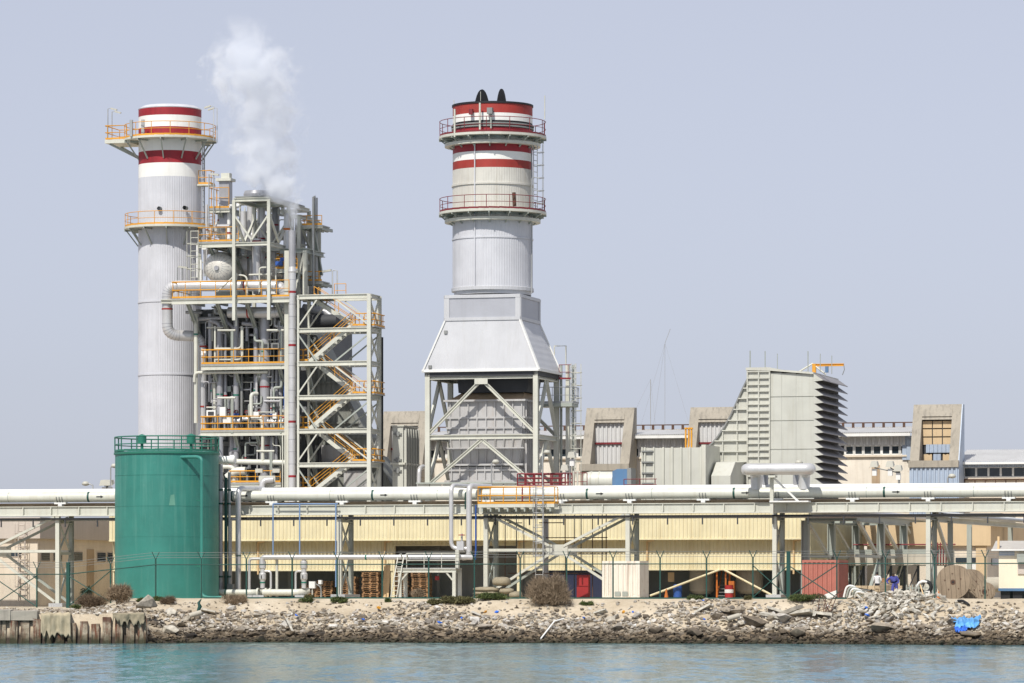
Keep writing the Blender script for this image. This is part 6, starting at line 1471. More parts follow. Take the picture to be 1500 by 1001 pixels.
t = T('riser_pipe', 'aluminium riser pipe bending back over the pipeline right of tank', 'pipe', Q(349,878,-1.2)); q = Q(349,800,-1.2)
P('pipe', MB().tube(fillet([(q[0],-1.2,G+.3),(q[0],-1.2,Z(716,q[0],-1.2)),(q[0]+.6,2.2,Z(715,q[0],-1.2))], .5, 6), .19, 16), MT['alu'], t)
P('green_ring', MB().lathe((q[0],-1.2,Z(814,q[0],-1.2)), [(.2,-.06),(.2,.06)], 16), MT['greend'], t)
t = T('thin_riser', 'thin aluminium pipe with hooked top left of the riser pipe', 'pipe', Q(338,870,-1)); q = Q(338,800,-1)
P('pipe', MB().tube(fillet([(q[0],-1,G+.3),(q[0],-1,Z(761,q[0],-1)),(q[0]+.4,-1,Z(761,q[0],-1))], .15, 4), .09, 12), MT['alu'], t)
S('pump_box', MB().box(U(334,-2),U(342,-2),-2.2,-1.8,G+.5,G+.95), MT['steeld'], Q(338,870,-2), 'grey junction box behind the thick header near the tank', 'box')
# ---- valve station
vs1 = -3.0; zv = lambda y: Z(y, U(400,vs1), vs1); X = lambda px, v=vs1: U(px, v)
vh = T('valve_header', 'thick white ground header pipe with elbows and two valve stacks', 'pipe', (X(390),vs1,G))
P('pipe', MB().tube(fillet([(X(315),vs1,zv(868)),(X(372),vs1,zv(868)),(X(380),vs1+.7,zv(868))], .5, 5), .2, 18), MT['pipe'], vh)
P('pipe', MB().tube(fillet([(X(386),vs1-.1,zv(868)),(X(440),vs1-.1,zv(868)),(X(447),vs1+.6,zv(866))], .5, 5), .22, 18), MT['pipe'], vh)
for px in (331,): P('green_band', MB().lathe((X(px),vs1,zv(868)), [(.21,-.05),(.21,.05)], 18, 'u'), MT['greenr'], vh)
for px in (378,390,396): P('flange', MB().lathe((X(px),vs1,zv(868)), [(.2,-.06),(.3,-.06),(.3,.06),(.2,.06)], 18, 'u'), MT['pipe'], vh)
for px in (367,376,384,438,446): P('footing', MB().box(X(px)-.2,X(px)+.2,vs1-.3,vs1+.3,G-.1,zv(872)), MT['plinth'], vh)
for px, lab in ((384,'left'),(444.5,'right')):
    p = P('valve_stack', MB().lathe((X(px),vs1+.1,0), [(.16,zv(862)),(.16,zv(856)),(.17,zv(856)),(.17,zv(851)),(.24,zv(848)),(.24,zv(841)),(.17,zv(839)),(.17,zv(834)),(.23,zv(832)),(.23,zv(823)),(.19,zv(822)),(.0,zv(818))], 18), MT['alu'], vh)
    P('green_band', MB().lathe((X(px),vs1+.1,zv(853.5)), [(.185,-.05),(.185,.05)], 18), MT['greenr'], p)
    P('flow_arrow', MB().box(X(px)-.03,X(px)+.03,vs1-.16,vs1-.141,zv(848),zv(843)), MT['black'], p)
    d = 1 if px < 400 else -1
    P('side_pipe', MB().tube(fillet([(X(px),vs1+.1,zv(837)),(X(px)+.58*d,vs1+.1,zv(837)),(X(px)+.58*d,vs1+.1,zv(866))], .2, 4), .075, 10), MT['alu'], p)
cp = T('crossover_pipe', 'long aluminium crossover pipe at fence height with elbow at left', 'pipe', (X(400),vs1,G))
P('pipe', MB().tube(fillet([(X(384),vs1,zv(827)),(X(384),vs1,zv(816.5)),(X(676),vs1,Z(816.5,X(560),vs1)),(X(690),vs1+.3,Z(817,X(560),vs1))], .4, 6), .175, 18), MT['alu'], cp)
P('pipe', MB().tube(fillet([(X(384),vs1+.6,zv(818.5)),(X(361),vs1+.6,zv(818.5)),(X(361),vs1+.6,G)], .25, 5), .1, 12), MT['alu'], cp)
P('post', MB().tube([(X(403.5),vs1+.3,G),(X(403.5),vs1+.3,zv(820))], .1, 10), MT['steel'], cp)
P('green_band', MB().lathe((X(536.5),vs1,Z(816.5,X(540),vs1)), [(.182,-.06),(.182,.06)], 18, 'u'), MT['greenr'], cp)
for px in (556,620): P('seam', MB().lathe((X(px),vs1,Z(816.5,X(px),vs1)), [(.18,-.03),(.18,.03)], 18, 'u'), MT['alud'], cp)
t = T('control_box', 'small white control box on a post right of the valves', 'box', (X(457),vs1,G))
P('post', MB().tube([(X(457.5),vs1,G),(X(457.5),vs1,zv(862))], .05, 6), MT['steel'], t); P('box', MB().box(X(453.5),X(462),vs1-.15,vs1+.15,zv(862),zv(852)), MT['white'], t)
t = T('hose_stand', 'white hose reel stand with a hanging dark hose', 'hose', (X(468),vs1,G))
P('box', MB().box(X(465.5),X(470),vs1+.1,vs1+.4,zv(856),zv(850)), MT['white'], t)
P('hose', MB().tube(fillet([(X(463),vs1,zv(856)),(X(470),vs1,zv(860)),(X(471),vs1,G+.05)], .3, 5), .05, 6), MT['steeld'], t)
P('post', MB().tube([(X(468),vs1+.3,G),(X(468),vs1+.3,zv(855))], .04, 6), MT['steel'], t)
# ---- low steel platform with ladder
vp_ = -4.0; Xp = lambda px: U(px, vp_); zp = lambda y: Z(y, Xp(625), vp_)
lp_ = T('low_platform', 'low pale steel platform on legs with a leaning ladder behind fence', 'platform', (Xp(625),vp_,G))
for px in (586, 665.5):
    for dv in (0, 1.3): P('leg', MB().box(Xp(px)-.11,Xp(px)+.11,vp_+dv-.11,vp_+dv+.11,G,zp(838)), MT['steel'], lp_)
    P('foot', MB().box(Xp(px)-.5,Xp(px)+.6,vp_-.3,vp_+1.7,G-.05,G+.06), MT['plinth'], lp_)
P('beam', MB().ibeam((Xp(582),vp_,zp(836)),(Xp(668),vp_,zp(836)), .2,.26), MT['steel'], lp_); P('beam', MB().ibeam((Xp(582),vp_+1.3,zp(836)),(Xp(668),vp_+1.3,zp(836)), .2,.26), MT['steel'], lp_)
P('deck', MB().box(Xp(582),Xp(668),vp_-.1,vp_+1.4,zp(833),zp(832)), MT['galv'], lp_)
for px, s in ((588,1),(663,-1)): P('knee', MB().beam((Xp(px),vp_,zp(850)),(Xp(px+9*s),vp_,zp(839)), .1,.1), MT['steel'], lp_)
railing(lp_, [(Xp(596),vp_-.05,zp(832)),(Xp(668),vp_-.05,zp(832))], .95, MT['steel'], False, 1.2, False, .03)
for s in (0,.4): P('ladder_stile', MB().tube([(Xp(574)+s,vp_-.3,G),(Xp(584)+s,vp_-.1,zp(813)),(Xp(587)+s,vp_+.1,zp(812)),(Xp(588)+s,vp_+.4,zp(822))], .04, 6), MT['steel'], lp_)
for k in range(8): t_ = (k+.6)/9; P('ladder_rung', MB().tube([(Xp(574+9.4*t_),vp_-.3+.2*t_,G+(zp(814)-G)*t_),(Xp(574+9.4*t_)+.4,vp_-.3+.2*t_,G+(zp(814)-G)*t_)], .025,5), MT['steel'], lp_)
P('post', MB().box(Xp(667)-.12,Xp(667)+.12,vp_+.4,vp_+.64,zp(834),zp(806)), MT['steel'], lp_)
S('red_sign', MB().box(Xp(631),Xp(637),vp_+1.0,vp_+1.03,zp(850),zp(844)), MT['lockred'], Q(634,850,vp_+1), 'small red sign hanging under the low steel platform', 'sign')
# ================================================================ CONTAINERS
def container(name, label, px0, px1, vf, dep, ytop, mat, zg, rails, doors=False):
    u0, u1 = U(px0,vf), U(px1,vf); zt = Z(ytop,(u0+u1)/2,vf); t = T(name, label, 'container', ((u0+u1)/2,vf,zg))
    P('front_wall', corr(MB(), u0+.12, u1-.12, vf+.08, zg+.15, zt-.12, .30, .07), mat, t)
    P('side_wall', corr(MB(), vf+.12, vf+dep-.12, u1-.08, zg+.15, zt-.12, .30, .06, 'v', 1), mat, t)
    P('left_wall', corr(MB(), vf+.12, vf+dep-.12, u0+.08, zg+.15, zt-.12, .30, .06, 'v', -1), mat, t)
    P('rear_wall', MB().box(u0+.1,u1-.1,vf+dep-.1,vf+dep-.04,zg+.15,zt-.12), mat, t)
    P('roof', MB().box(u0+.02,u1-.02,vf+.02,vf+dep-.02,zt-.07,zt-.02), mat, t)
    for uu in (u0+.07,u1-.07):
        for vv_ in (vf+.07,vf+dep-.07): P('corner_post', MB().box(uu-.07,uu+.07,vv_-.07,vv_+.07,zg,zt), mat, t)
    for z in (zg+.08, zt-.07):
        for vv_ in (vf+.06, vf+dep-.06): P('rail', MB().box(u0+.14,u1-.14,vv_-.06,vv_+.06,z-.08,z+.07), rails, t)
        for uu in (u0+.06, u1-.06): P('rail', MB().box(uu-.06,uu+.06,vf+.14,vf+dep-.14,z-.08,z+.07), rails, t)
    return t, u0, u1, zt
t, a, b, zt = container('white_container', 'rusty white shipping container standing behind the fence', 882, 937, -5.0, 2.6, 822, MT['contw'], G, MT['contw'])
for px in (905,916): P('plate', MB().box(U(px,-5)-.2,U(px,-5)+.18,-5.03,-5.0,G+.15,G+.45), MT['steelg'], t)
t, a, b, zt = container('red_container', 'faded red shipping container at right behind the fence', 1175, 1228, -2.2, 3.6, 820.5, MT['contr'], G, MT['contr'])
# ================================================================ CABIN
vk = -4; Xc = lambda px: U(px, vk); zc_ = lambda y: Z(y, Xc(1480), vk)
cb = T('site_cabin', 'cream site cabin on dark supports at the right edge', 'cabin', (Xc(1500),vk,G))
a, b = Xc(1463), Xc(1560)
P('wall', MB().box(a,b,vk,vk+3,zc_(862),zc_(806)), MT['cabin'], cb); P('skirting', MB().box(a-.02,b,vk-.03,vk+3,zc_(866),zc_(862)), MT['bluef'], cb)
P('roof', MB().prism([(vk-.35,zc_(805.8)),(vk+1.5,zc_(792)),(vk+3.3,zc_(804)),(vk+3.3,zc_(806)),(vk-.35,zc_(807.3))], 'u', a-.4, b+.3), MT['roofgrey'], cb)
P('gutter', MB().box(a-.42,b+.3,vk-.42,vk-.33,zc_(807.5),zc_(805)), MT['white'], cb)
P('notice_board', MB().box(Xc(1463.5),Xc(1486),vk-.05,vk-.001,zc_(814),zc_(807.8)), MT['sheetb'], cb)
P('air_conditioner', MB().box(Xc(1491),Xc(1506),vk-.45,vk-.001,zc_(824),zc_(812)), MT['steelg'], cb); P('side_board', MB().box(Xc(1491),Xc(1508),vk-.1,vk-.001,zc_(841),zc_(825)), MT['wallgrey'], cb)
for px in (1472,1490,1520,1545): P('support', MB().box(Xc(px)-.3,Xc(px)+.3,vk+.2,vk+2.6,G-.1,zc_(866)), MT['black'], cb)
P('mast', MB().box(Xc(1461.5),Xc(1464.5),vk-.15,vk-.02,zc_(807),zc_(786)), MT['ply'], cb)
# ================================================================ CABLE DRUMS
def cdrum(px, py, rpx, v, wd, label, rot=0, hub=.3):
    c = Q(px,py,v); r = M(rpx,c[0],v); t = T('cable_drum', label, 'cable drum', (c[0],v,c[2]-r))
    for k, dv in enumerate((0, wd)):
        npl = 7; fl = []
        for j in range(npl):                    # each flange is made of planks
            x0, x1 = -r + 2*r*j/npl + .008, -r + 2*r*(j+1)/npl - .008; m = 5; top = []; bot = []
            for i in range(m+1):
                x = x0 + (x1-x0)*i/m; h = math.sqrt(max(.0, r*r - x*x)); top.append((x,h)); bot.append((x,-h))
            poly = top + bot[::-1]; ca, sa = math.cos(rot), math.sin(rot)
            poly = [(c[0] + x*ca - z*sa, c[2] + x*sa + z*ca) for x, z in poly]
            P('plank', MB().prism(poly, 'v', v+dv, v+dv+.09), MT['wood'], t)
        P('hub_plate', MB().lathe((c[0],v+dv-.02,c[2]), [(0,0),(.17,0),(.17,.03)], 12, 'v'), MT['rust'], t)
        P('hub_hole', MB().lathe((c[0],v+dv-.03,c[2]), [(0,0),(.07,0),(.07,.02)], 12, 'v'), MT['black'], t)
    P('barrel', MB().lathe((c[0],v+.09,c[2]), [(r*.62,0),(r*.62,wd-.09)], 28, 'v'), MT['wood'], t)
    for k in range(5):
        a = 2*math.pi*k/5+.4; P('bolt', MB().lathe((c[0]+.5*r*math.cos(a),v-.02,c[2]+.5*r*math.sin(a)), [(0,0),(.045,0),(.045,.03)], 8, 'v'), MT['rust'], t)
    return t
cdrum(1396, 853, 25, -5.5, 1.1, 'largest wooden cable drum standing beside the right rack column', R(4))
cdrum(1420, 856, 22, -3.0, .9, 'wooden cable drum with slanting planks behind the largest drum', R(40))
cdrum(1442, 867, 13.5, -5.5, .8, 'smallest wooden cable drum in front of the cabin', R(10))
S('rolled_pipe', MB().lathe((U(1446,0),0,G+.9), [(.5,0),(.5,1.3),(0,1.3)], 18, 'u'), MT['concl'], (U(1446,0),0,G), 'pale rolled sheet lying behind the cable drums', 'roll')
# ================================================================ SCAFFOLD
scf = T('scaffold', 'rusty tube scaffold standing in front of the yellow building', 'scaffold', (U(815,4),4,G)); zx = lambda y: Z(y, U(815,3.5), 3.5)
for px, y0, m_ in ((740,878,'rust'),(752,878,'dark'),(763,878,'dark'),(828,878,'rust'),(837,878,'dark'),(847,878,'dark'),(868,878,'rust'),(878,878,'dark'),(888,850,'rust')):
    P('standard', MB().tube([(U(px,3.5),3.5+(.8 if m_=='dark' else 0),G),(U(px,3.5),3.5+(.8 if m_=='dark' else 0),zx(754))], .035, 5), MT[m_], scf)
for y, x0, x1 in ((766,737,765),(766,790,825),(812,740,890),(788,800,890),(840,745,890)): P('ledger', MB().tube([(U(x0,3.5),3.45,zx(y)),(U(x1,3.5),3.45,zx(y))], .035, 5), MT['rust'], scf)
P('pale_column', MB().tube([(U(800,4),4,G),(U(800,4),4,zx(757))], .17, 10), MT['alud'], scf)
# ================================================================ TARP BUNDLES
def bundle(px, py, w, h, label, seed, mat='canvas'):
    c = Q(px,py,-6.5); rg2 = random.Random(seed); mb = MB(); n, m = 14, 9; vv = []; W, H_ = M(w,c[0],-6.5)/2, M(h,c[0],-6.5)/2
    for i in range(m+1):
        a = math.pi*i/m
        for j in range(n):
            b = 2*math.pi*j/n; k = 1 + .22*(rg2.random()-.5)
            s_ = lambda x: math.copysign(abs(x)**.7, x)
            vv.append((c[0]+W*k*s_(math.sin(a))*s_(math.cos(b)), -6.5+.6*k*math.sin(a)*math.sin(b), c[2]+H_*s_(math.cos(a))*k))
    mb.add(vv, [(i*n+j,i*n+(j+1)%n,(i+1)*n+(j+1)%n,(i+1)*n+j) for i in range(m) for j in range(n)], True)
    S('canvas_bundle', mb, MT[mat], (c[0],-6.5,c[2]-H_), label, 'bundle')
bundle(735, 852, 28, 13, 'rounded canvas bundle topping the pile by the third rack column', 1)
for k, y in enumerate((863.5,869,874.5)): bundle(713, y, 40, 7, ('top','middle','bottom')[k]+' folded canvas layer of the flat stack beside the third rack column', 5+k)
bundle(742, 866, 22, 9, 'rolled canvas on the right of the flat canvas stack', 9); bundle(755, 872, 20, 11, 'crumpled canvas bundle next to the big dry bush', 12)
# ================================================================ FENCE
fn = T('perimeter_fence', 'dark green chain link fence with barbed wire along the shore', 'fence', (0,-12,G))
vFn = -12.0; HF = 2.55
fpx = [-150,-80,-12,54,100,162,228,295,361,428,494,560,628,695,762,830,898,967,1035,1103,1155,1226,1297,1369,1443,1518,1595]
pmf = MB().box(-.04,.04,-.04,.04,-.3,HF).beam((0,0,HF-.02),(-.22,-.1,HF+.5),.05,.05).beam((0,0,HF-.02),(.22,.1,HF+.5),.05,.05).mesh('fence_post', MT['greend'])
pmt = MB().box(-.11,.11,-.11,.11,-.3,HF+.45).mesh('thick_post', MT['greend'])
fz = lambda px: gz(px) - .02
for px in fpx: I('thick_post' if px in (100,1155) else 'fence_post', pmt if px in (100,1155) else pmf, fn, (U(px,vFn),vFn,fz(px)))
def fmesh():
    m = bpy.data.materials.new('chain_link'); m.use_nodes = True; nt = m.node_tree; b = nt.nodes['Principled BSDF']; b.inputs['Base Color'].default_value = L(34,58,54); b.inputs['Roughness'].default_value = .5
    tc = nt.nodes.new('ShaderNodeTexCoord'); sx = nt.nodes.new('ShaderNodeSeparateXYZ'); nt.links.new(tc.outputs['Object'], sx.inputs[0])
    f = 2*math.pi/.11
    a = mth(nt, 'ABSOLUTE', mth(nt, 'SINE', mth(nt, 'MULTIPLY', mth(nt, 'ADD', sx.outputs[0], sx.outputs[2]), f/2))); c = mth(nt, 'ABSOLUTE', mth(nt, 'SINE', mth(nt, 'MULTIPLY', mth(nt, 'SUBTRACT', sx.outputs[0], sx.outputs[2]), f/2)))
    k = mth(nt, 'LESS_THAN', mth(nt, 'MINIMUM', a, c), .05)
    nt.links.new(k, b.inputs['Alpha']); return m
CL = fmesh()
for p, q in zip(fpx, fpx[1:]):
    a, b = U(p,vFn), U(q,vFn); z0, z1 = fz(p), fz(q)
    P('chain_link', MB().quad((a+.05,vFn,z0+.05),(b-.05,vFn,z1+.05),(b-.05,vFn,z1+HF*.86),(a+.05,vFn,z0+HF*.86)), CL, fn)
    P('top_rail', MB().tube([(a,vFn-.05,z0+HF*.87),(b,vFn-.05,z1+HF*.87)], .035, 5), MT['greend'], fn)
    for k in range(3): P('barbed_wire', MB().tube([(a-.06-.08*k,vFn-.03*k-.03,z0+HF+.12+.16*k),(b-.06-.08*k,vFn-.03*k-.03,z1+HF+.12+.16*k)], .012, 4), MT['steeld'], fn)
for p, q in ((54,-12),(-12,54),(100,162),(162,100),(1103,1155),(1155,1103),(1155,1226),(1226,1155)):
    P('diagonal_brace', MB().tube([(U(p,vFn),vFn-.06,fz(p)+.1),(U(q,vFn),vFn-.06,fz(q)+HF*.83)], .035, 5), MT['greend'], fn)
P('kerb', MB().box(U(300,vFn),U(1240,vFn),vFn-.12,vFn+.12,G-.2,G+.09), MT['greend'], fn)
# ================================================================ BUSHES AND SHRUBS
def bush(name, label, px, py, wpx, hpx, v, n, mats, seed, wl=.02, upright=.5, twig=.35):
    rg2 = random.Random(seed); c = bank_pt(px, max(.02,(py-880)/62), -.04) if v < -10 else Q(px, py, v); W, H_ = M(wpx,c[0],v)/2, M(hpx,c[0],v); t = T(name, label, 'bush', c)
    stem = MB()
    lobes = [(rg2.uniform(-.65,.65), rg2.uniform(-.5,.5), rg2.uniform(.3,1.05)) for _ in range(12)]
    for k in range(26):
        l = rg2.choice(lobes); d = Vector((l[0]*W+rg2.gauss(0,.15), l[1]*W*.6, H_*l[2]))
        p0 = Vector(c) + Vector((rg2.uniform(-.3,.3)*W,0,-.1)); stem.tube([p0, p0+d*.5+Vector((0,0,.1)), Vector(c)+d], [.025,.018,.008], 4, False)
    P('stems', stem, mats[1], t)
    mb = MB()
    for k in range(n):
        l = rg2.choice(lobes); rr = rg2.random()**.45
        th_, ph = rg2.uniform(0,6.28), rg2.uniform(-.6,1.4)
        p = Vector((c[0]+(l[0]*.75+math.cos(th_)*math.cos(ph)*rr*.38)*W, c[1]+(l[1]*.6+math.sin(th_)*math.cos(ph)*rr*.4)*W*.7, c[2]+max(.0,(l[2]*.62+math.sin(ph)*rr*.36))*H_))
        d = Vector((rg2.gauss(0,1)+ (p.x-c[0])/W, rg2.gauss(0,1), rg2.gauss(0,1)+upright*2)).normalized(); s = d.cross(Vector((rg2.gauss(0,1),rg2.gauss(0,1),rg2.gauss(0,1)))).normalized()
        ln = twig*rg2.uniform(.5,1.2)
        mb.add([p-s*wl, p+s*wl, p+d*ln], [(0,1,2)])
    P('foliage', mb, mats[0], t, kind='stuff')
    return t
def leafmat(name, c1, c2, c3):
    m = bpy.data.materials.new(name); m.use_nodes = True; nt = m.node_tree; b = nt.nodes['Principled BSDF']
    g = nt.nodes.new('ShaderNodeNewGeometry'); nt.links.new(ramp(nt, g.outputs['Random Per Island'], (0,L(*c1)), (.5,L(*c2)), (1,L(*c3))), b.inputs['Base Color']); b.inputs['Roughness'].default_value = .8
    return m
DRY = leafmat('dry_twigs', (96,80,62), (134,116,94), (160,142,118)); DRYD = leafmat('dark_dry_twigs', (66,54,42), (98,82,64), (126,108,86)); GRN = leafmat('shrub_green', (44,58,28), (70,84,40), (98,106,56)); OLV = leafmat('olive_shrub', (62,62,34), (88,86,50), (112,104,66)); DGR = leafmat('dark_shrub', (22,36,26), (38,54,36), (52,68,44))
bush('dry_bush', 'big dry brown bush in front of the scaffold and ladder', 806, 894, 92, 46, -11.2, 11000, (DRY,DRYD), 1, .011, .7, .5)
bush('dry_bush', 'dry brown bush on the bank left of the green tank', 132, 892, 54, 22, -11, 3600, (DRYD,DRYD), 2, .012, .5, .32)
bush('dry_bush', 'pale dry bush at the left foot of the green tank', 176, 892, 52, 28, -11, 5200, (DRY,DRYD), 3, .012, .6, .38)
bush('dry_bush', 'small dark dry bush in front of the green tank base', 246, 891, 30, 12, -11, 1600, (DRYD,DRYD), 4, .012, .3, .25)
bush('dry_bush', 'dry bush below the curved end of green overflow pipe', 343, 890, 48, 14, -11, 2400, (DRY,DRYD), 5, .012, .4, .26)
bush('dry_bush', 'small dry bush under the low steel platform', 612, 880, 28, 16, -7.5, 1500, (DRY,DRYD), 6, .012, .6, .32)
for px, py, w, h, m_, l in ((232,884,22,7,GRN,'small green shrub at the foot of the green tank'),(448,888,26,7,GRN,'small green shrub below the white control box'),(496,888,36,10,GRN,'green shrub below the second rack column'),(452,885,20,9,OLV,'brownish green shrub beside the shrub below the control box'),(568,887,12,6,GRN,'tiny green shrub left of the low steel platform'),
        (640,890,40,8,OLV,'low olive shrub below the right leg of low platform'),(672,888,70,12,OLV,'long low olive shrub mat below the canvas bundles'),(720,884,60,13,GRN,'long green shrub mat left of the big dry bush'),(1020,880,34,8,GRN,'low green shrub in front of the left round tank'),(1180,884,76,11,GRN,'broad green shrub mat in front of the red container'),(1095,880,14,6,OLV,'tiny shrub in front of the right round tank'),(860,890,26,6,GRN,'thin green shrub at right foot of the big dry bush'),(112,894,22,8,GRN,'small green shrub left of the dry bushes'),(205,893,18,6,GRN,'small green shrub between dry bushes near boulder'),(355,888,16,7,GRN,'tiny green shrub beside the dry bush under overflow pipe')):
    bush('green_shrub', l, px, py, w, h, -11, 90*w//2, (m_,DRYD), px, .03, .2, .14)
bush('dark_shrub', 'dark green round shrub against the beige building wall', 127, 884, 24, 26, -1, 2400, (DGR,DGR), 9, .03, .3, .16)
# ================================================================ BRICKS, TIMBER, RUBBISH AROUND THE WORKERS
rg = random.Random(21)
bs = T('stone_block_stack', 'low stack of sandy stone blocks in front of the white shirted worker', 'block stack', (U(1268,-6),-6,G))
bmk = MB().box(-.2,.2,-.14,.14,-.1,.1).mesh('block', paint('sandy_block',(206,184,150),.95,0,.12,0,(0,0,0),0,.02,8,None,.5,.35))
for j in range(4):
    for i in range(7):
        if j >= 3 and i < 0: continue
        I('block', bmk, bs, (U(1252,-6)+.44*i+.2*(j%2)+rg.uniform(-.02,.02), -6+rg.uniform(-.03,.03), G+.1+.21*j), rg.uniform(-.06,.06))
ts_ = T('timber_stack', 'weathered grey timber stack beside the worker in blue overalls', 'timber stack', (U(1302,-6),-6,G))
for j in range(7): P('plank', MB().box(U(1289,-6)+rg.uniform(-.05,.05),U(1312,-6)+rg.uniform(-.1,.1),-6.2,-5.3,G+.15*j+.01,G+.15*j+.14), MT['wood'], ts_)
for j in range(2): P('plank', MB().box(U(1292,-6),U(1304,-6),-6.1,-5.3,G+1.06+.13*j,G+1.18+.13*j), MT['woodp'], ts_)
cs = T('crate_cage', 'grey wire crate stack behind the rubble left of the right rack column', 'crate', (U(1340,-6),-6,G))
for j in range(3):
    for i in range(4): P('slat', MB().box(U(1328,-6),U(1356,-6),-6+.3*i,-5.95+.3*i,G+.3*j+.05,G+.3*j+.12), MT['steelg'], cs)
for i in range(7): P('upright', MB().box(U(1328+4.5*i,-6)-.03,U(1328+4.5*i,-6)+.03,-6.06,-6.0,G,G+.9), MT['steelg'], cs)
wm = T('white_fender', 'white arched plastic vehicle fender lying behind the rack column', 'fender', (U(1348,-4),-4,G+.8))
P('arch', MB().tube([Q(1341,866,-4),Q(1343,859,-4),Q(1347,854,-4),Q(1352,852,-4),Q(1358,853,-4)], [.06,.08,.1,.1,.08], 8), MT['white'], wm)
P('lower_strip', MB().box(U(1354,-4),U(1362,-4),-4,-3.9,G+.2,G+.5), MT['white'], wm)
S('tyre_heap', MB().tube([(U(1356,-3.6)+.35*math.cos(a),-3.6,G+.75+.35*math.sin(a)) for a in [2*math.pi*k/16 for k in range(16)]], .12, 8, closed=True), MT['black'], (U(1356,-3.6),-3.6,G), 'dark tyre standing behind the white fender', 'tyre')
sc_ = T('scrap_pile', 'tangle of white hoses and dark scrap beside the red container', 'scrap', (U(1245,-7),-7,G))
for k in range(5):
    x = U(1236+k*4,-7); P('hose', MB().tube(fillet([(x,-7,G+.1),(x+.2,-7-.1*k,G+.9-.1*k),(x+.9,-6.9,G+.7-.12*k),(x+.5,-6.9,G+.15)], .35, 5), .07, 7), MT['white'] if k % 2 == 0 else MT['steelg'], sc_)
for k in range(10):
    a = Vector((U(1243,-7)+rg.uniform(0,1.2),-6.8+rg.uniform(-.2,.3),G+rg.uniform(.15,.7))); P('scrap_bar', MB().beam(a, a+Vector((rg.uniform(.6,1.5),0,rg.uniform(-.6,.0))), .1,.05), MT['black'] if k%2 else MT['steeld'], sc_)
S('white_sheet', MB().prism([(U(1198,-7.5),G),(U(1226,-7.5),G+.1),(U(1226,-7.5),G+.55),(U(1210,-7.5),G+.3)], 'v', -7.6, -7.5), MT['white'], (U(1210,-7.5),-7.5,G), 'white torn sheet lying at the foot of the red container', 'sheet')
S('orange_stake', MB().beam(bank_pt(1348,.02,.9), bank_pt(1356,.2,-.1), .06,.06), MT['ply'], bank_pt(1352,.15), 'thin yellowish stake stuck in the concrete rubble heap', 'stake')
S('orange_cone', MB().lathe((U(1375,-7.5),-7.5,G), [(.18,0),(.18,.04),(.13,.05),(.02,.5),(0,.5)], 14), MT['orange'], (U(1375,-7.5),-7.5,G), 'small orange cone beside the largest cable drum', 'traffic cone')
S('black_hose', MB().tube(fillet([bank_pt(1403,.10,.10),bank_pt(1410,.12,.16),bank_pt(1416,.17,.14),bank_pt(1419,.24,.08)], .3, 5), .09, 8), MT['black'], bank_pt(1415,.12), 'black plastic hose end on the sand right of rubble heap', 'hose')
S('rebar_tangle', MB().tube(fillet([bank_pt(1190,.25,.2),bank_pt(1198,.3,.9),bank_pt(1210,.25,.6),bank_pt(1205,.5,.2),bank_pt(1222,.3,.8),bank_pt(1235,.2,.9)], .5, 6), .03, 5).tube(fillet([bank_pt(1196,.5,.1),bank_pt(1202,.2,.8),bank_pt(1216,.45,.3),bank_pt(1230,.15,.9)], .4, 5), .03, 5), MT['rust'], bank_pt(1205,.3), 'tangled rusty reinforcing bars on the bank below the red container', 'rebar')
# ================================================================ WORKERS
def person(px, pyfeet, v, joints, edges, radii, regions, label, face, rz):
    """one continuous body grown with a Skin modifier; joints in metres, x right, y away, z up"""
    p = (U(px,v), v, G); me = bpy.data.meshes.new('body'); names = list(joints)
    me.from_pydata([joints[n] for n in names], [(names.index(a), names.index(b)) for a, b in edges], [])
    ob = bpy.data.objects.new('tmp_body', me); COL.objects.link(ob)
    sk = ob.modifiers.new('skin', 'SKIN')
    for i, n in enumerate(names):
        sv = me.skin_vertices[0].data[i]; r = radii[n]; sv.radius = r if isinstance(r, tuple) else (r, r); sv.use_root = (n == 'pelvis')
    ob.modifiers.new('sub', 'SUBSURF').levels = 2
    dg = bpy.context.evaluated_depsgraph_get(); nm = bpy.data.meshes.new_from_object(ob.evaluated_get(dg)); bpy.data.objects.remove(ob)
    mats = []
    for m_, _ in regions: nm.materials.append(m_)
    for pl in nm.polygons:
        pl.use_smooth = True; c = pl.center
        for i, (_, test) in enumerate(regions):
            if test(c): pl.material_index = i; break
    nm.name = 'person'
    o = bpy.data.objects.new('person', nm); COL.objects.link(o); o.location = world_of(p); o.rotation_euler = (0,0,rz); ORG[o] = Vector(p)
    tag(o, label, 'person', 'workers behind the rubble heap')
    return o
SKIN = paint('dark_skin',(96,66,50),.6); SHIRT = paint('white_shirt',(226,226,226),.8); TROU = paint('dark_trousers',(44,46,54),.85); COVER = paint('blue_overalls',(70,74,150),.85,0,.12); HAIR = paint('black_hair',(24,20,20),.9)
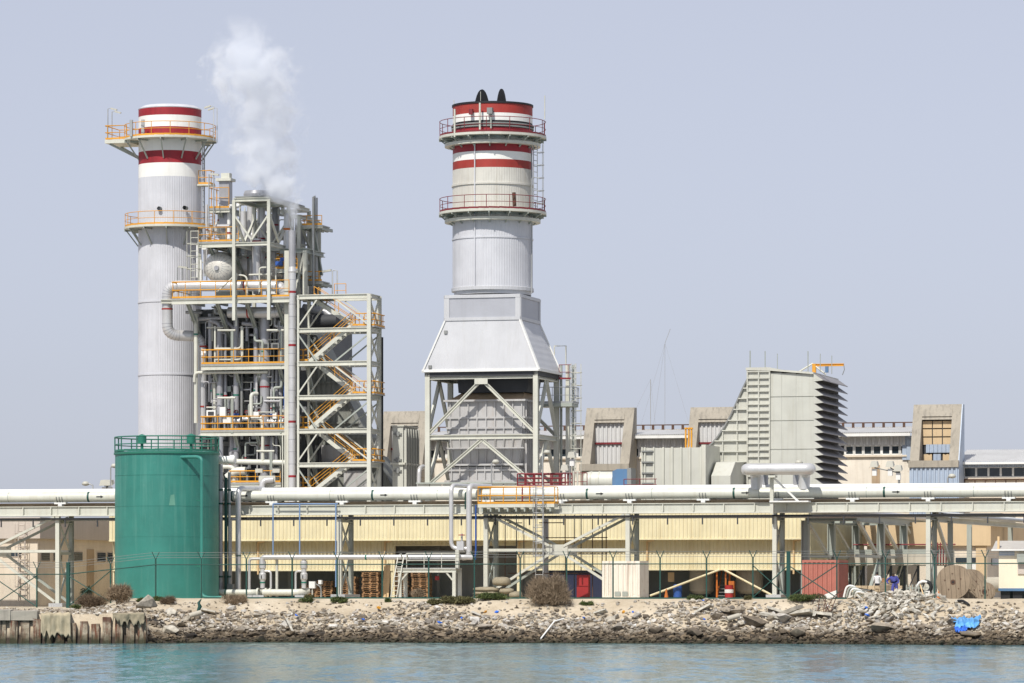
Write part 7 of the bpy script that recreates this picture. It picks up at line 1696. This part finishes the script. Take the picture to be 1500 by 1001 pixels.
J = dict(pelvis=(0,0,.95), chest=(0,.02,1.30), neck=(0,.0,1.50), head=(0,-.02,1.60), crown=(0,-.02,1.72), shl=(-.20,0,1.42), ell=(-.27,-.02,1.15), hal=(-.24,-.2,.98), fl=(-.22,-.27,.94), shr=(.20,0,1.42), elr=(.27,-.02,1.15), har=(.24,-.2,.98), fr=(.22,-.27,.94),
         hil=(-.10,0,.90), knl=(-.11,-.02,.50), anl=(-.11,.02,.09), tol=(-.12,-.17,.04), hir=(.10,0,.90), knr=(.11,-.02,.50), anr=(.11,.02,.09), tor=(.12,-.17,.04))
E = [('pelvis','chest'),('chest','neck'),('neck','head'),('head','crown'),('chest','shl'),('shl','ell'),('ell','hal'),('hal','fl'),('chest','shr'),('shr','elr'),('elr','har'),('har','fr'),('pelvis','hil'),('hil','knl'),('knl','anl'),('anl','tol'),('pelvis','hir'),('hir','knr'),('knr','anr'),('anr','tor')]
RD_ = dict(pelvis=(.15,.12), chest=(.17,.12), neck=.06, head=.095, crown=.07, shl=.07, ell=.05, hal=.035, fl=.03, shr=.07, elr=.05, har=.035, fr=.03, hil=.09, knl=.065, anl=.045, tol=.035, hir=.09, knr=.065, anr=.045, tor=.035)
person(1285, 878, -4.2, J, E, RD_, [(HAIR, lambda c: c.z > 1.63 or (c.z > 1.56 and c.y > 0)), (SKIN, lambda c: c.z > 1.47 or (abs(c.x) > .15 and c.z < 1.12 and c.z > .85 and c.y < -.05)), (SHIRT, lambda c: c.z > .98), (TROU, lambda c: True)], 'person in a white shirt and dark trousers behind the stone blocks', 0, R(150))
J2 = dict(J); J2.update(chest=(-.10,-.10,1.25), neck=(-.10,-.18,1.42), head=(-.08,-.24,1.50), crown=(-.05,-.28,1.61), shl=(-.30,-.10,1.34), ell=(-.52,-.02,1.14), hal=(-.42,-.18,.95), fl=(-.36,-.24,.93), shr=(.10,-.10,1.38), elr=(.24,-.06,1.12), har=(.18,-.2,.92), fr=(.16,-.26,.88), knl=(-.16,-.16,.52), anl=(-.05,.05,.10), tol=(-.06,-.14,.05))
RD2 = dict(RD_); RD2.update(pelvis=(.19,.15), chest=(.21,.15), shl=.09, ell=.075, shr=.09, elr=.075, hil=.12, hir=.12, knl=.09, knr=.09, anl=.06, anr=.06)
person(1311, 878, -7.0, J2, E, RD2, [(HAIR, lambda c: c.z > 1.53), (SKIN, lambda c: c.z > 1.43 or (c.z < .97 and c.z > .84 and c.y < -.17)), (TROU, lambda c: c.z < .09), (COVER, lambda c: True)], 'person in blue overalls bending with one elbow out by timber', 0, R(-10))
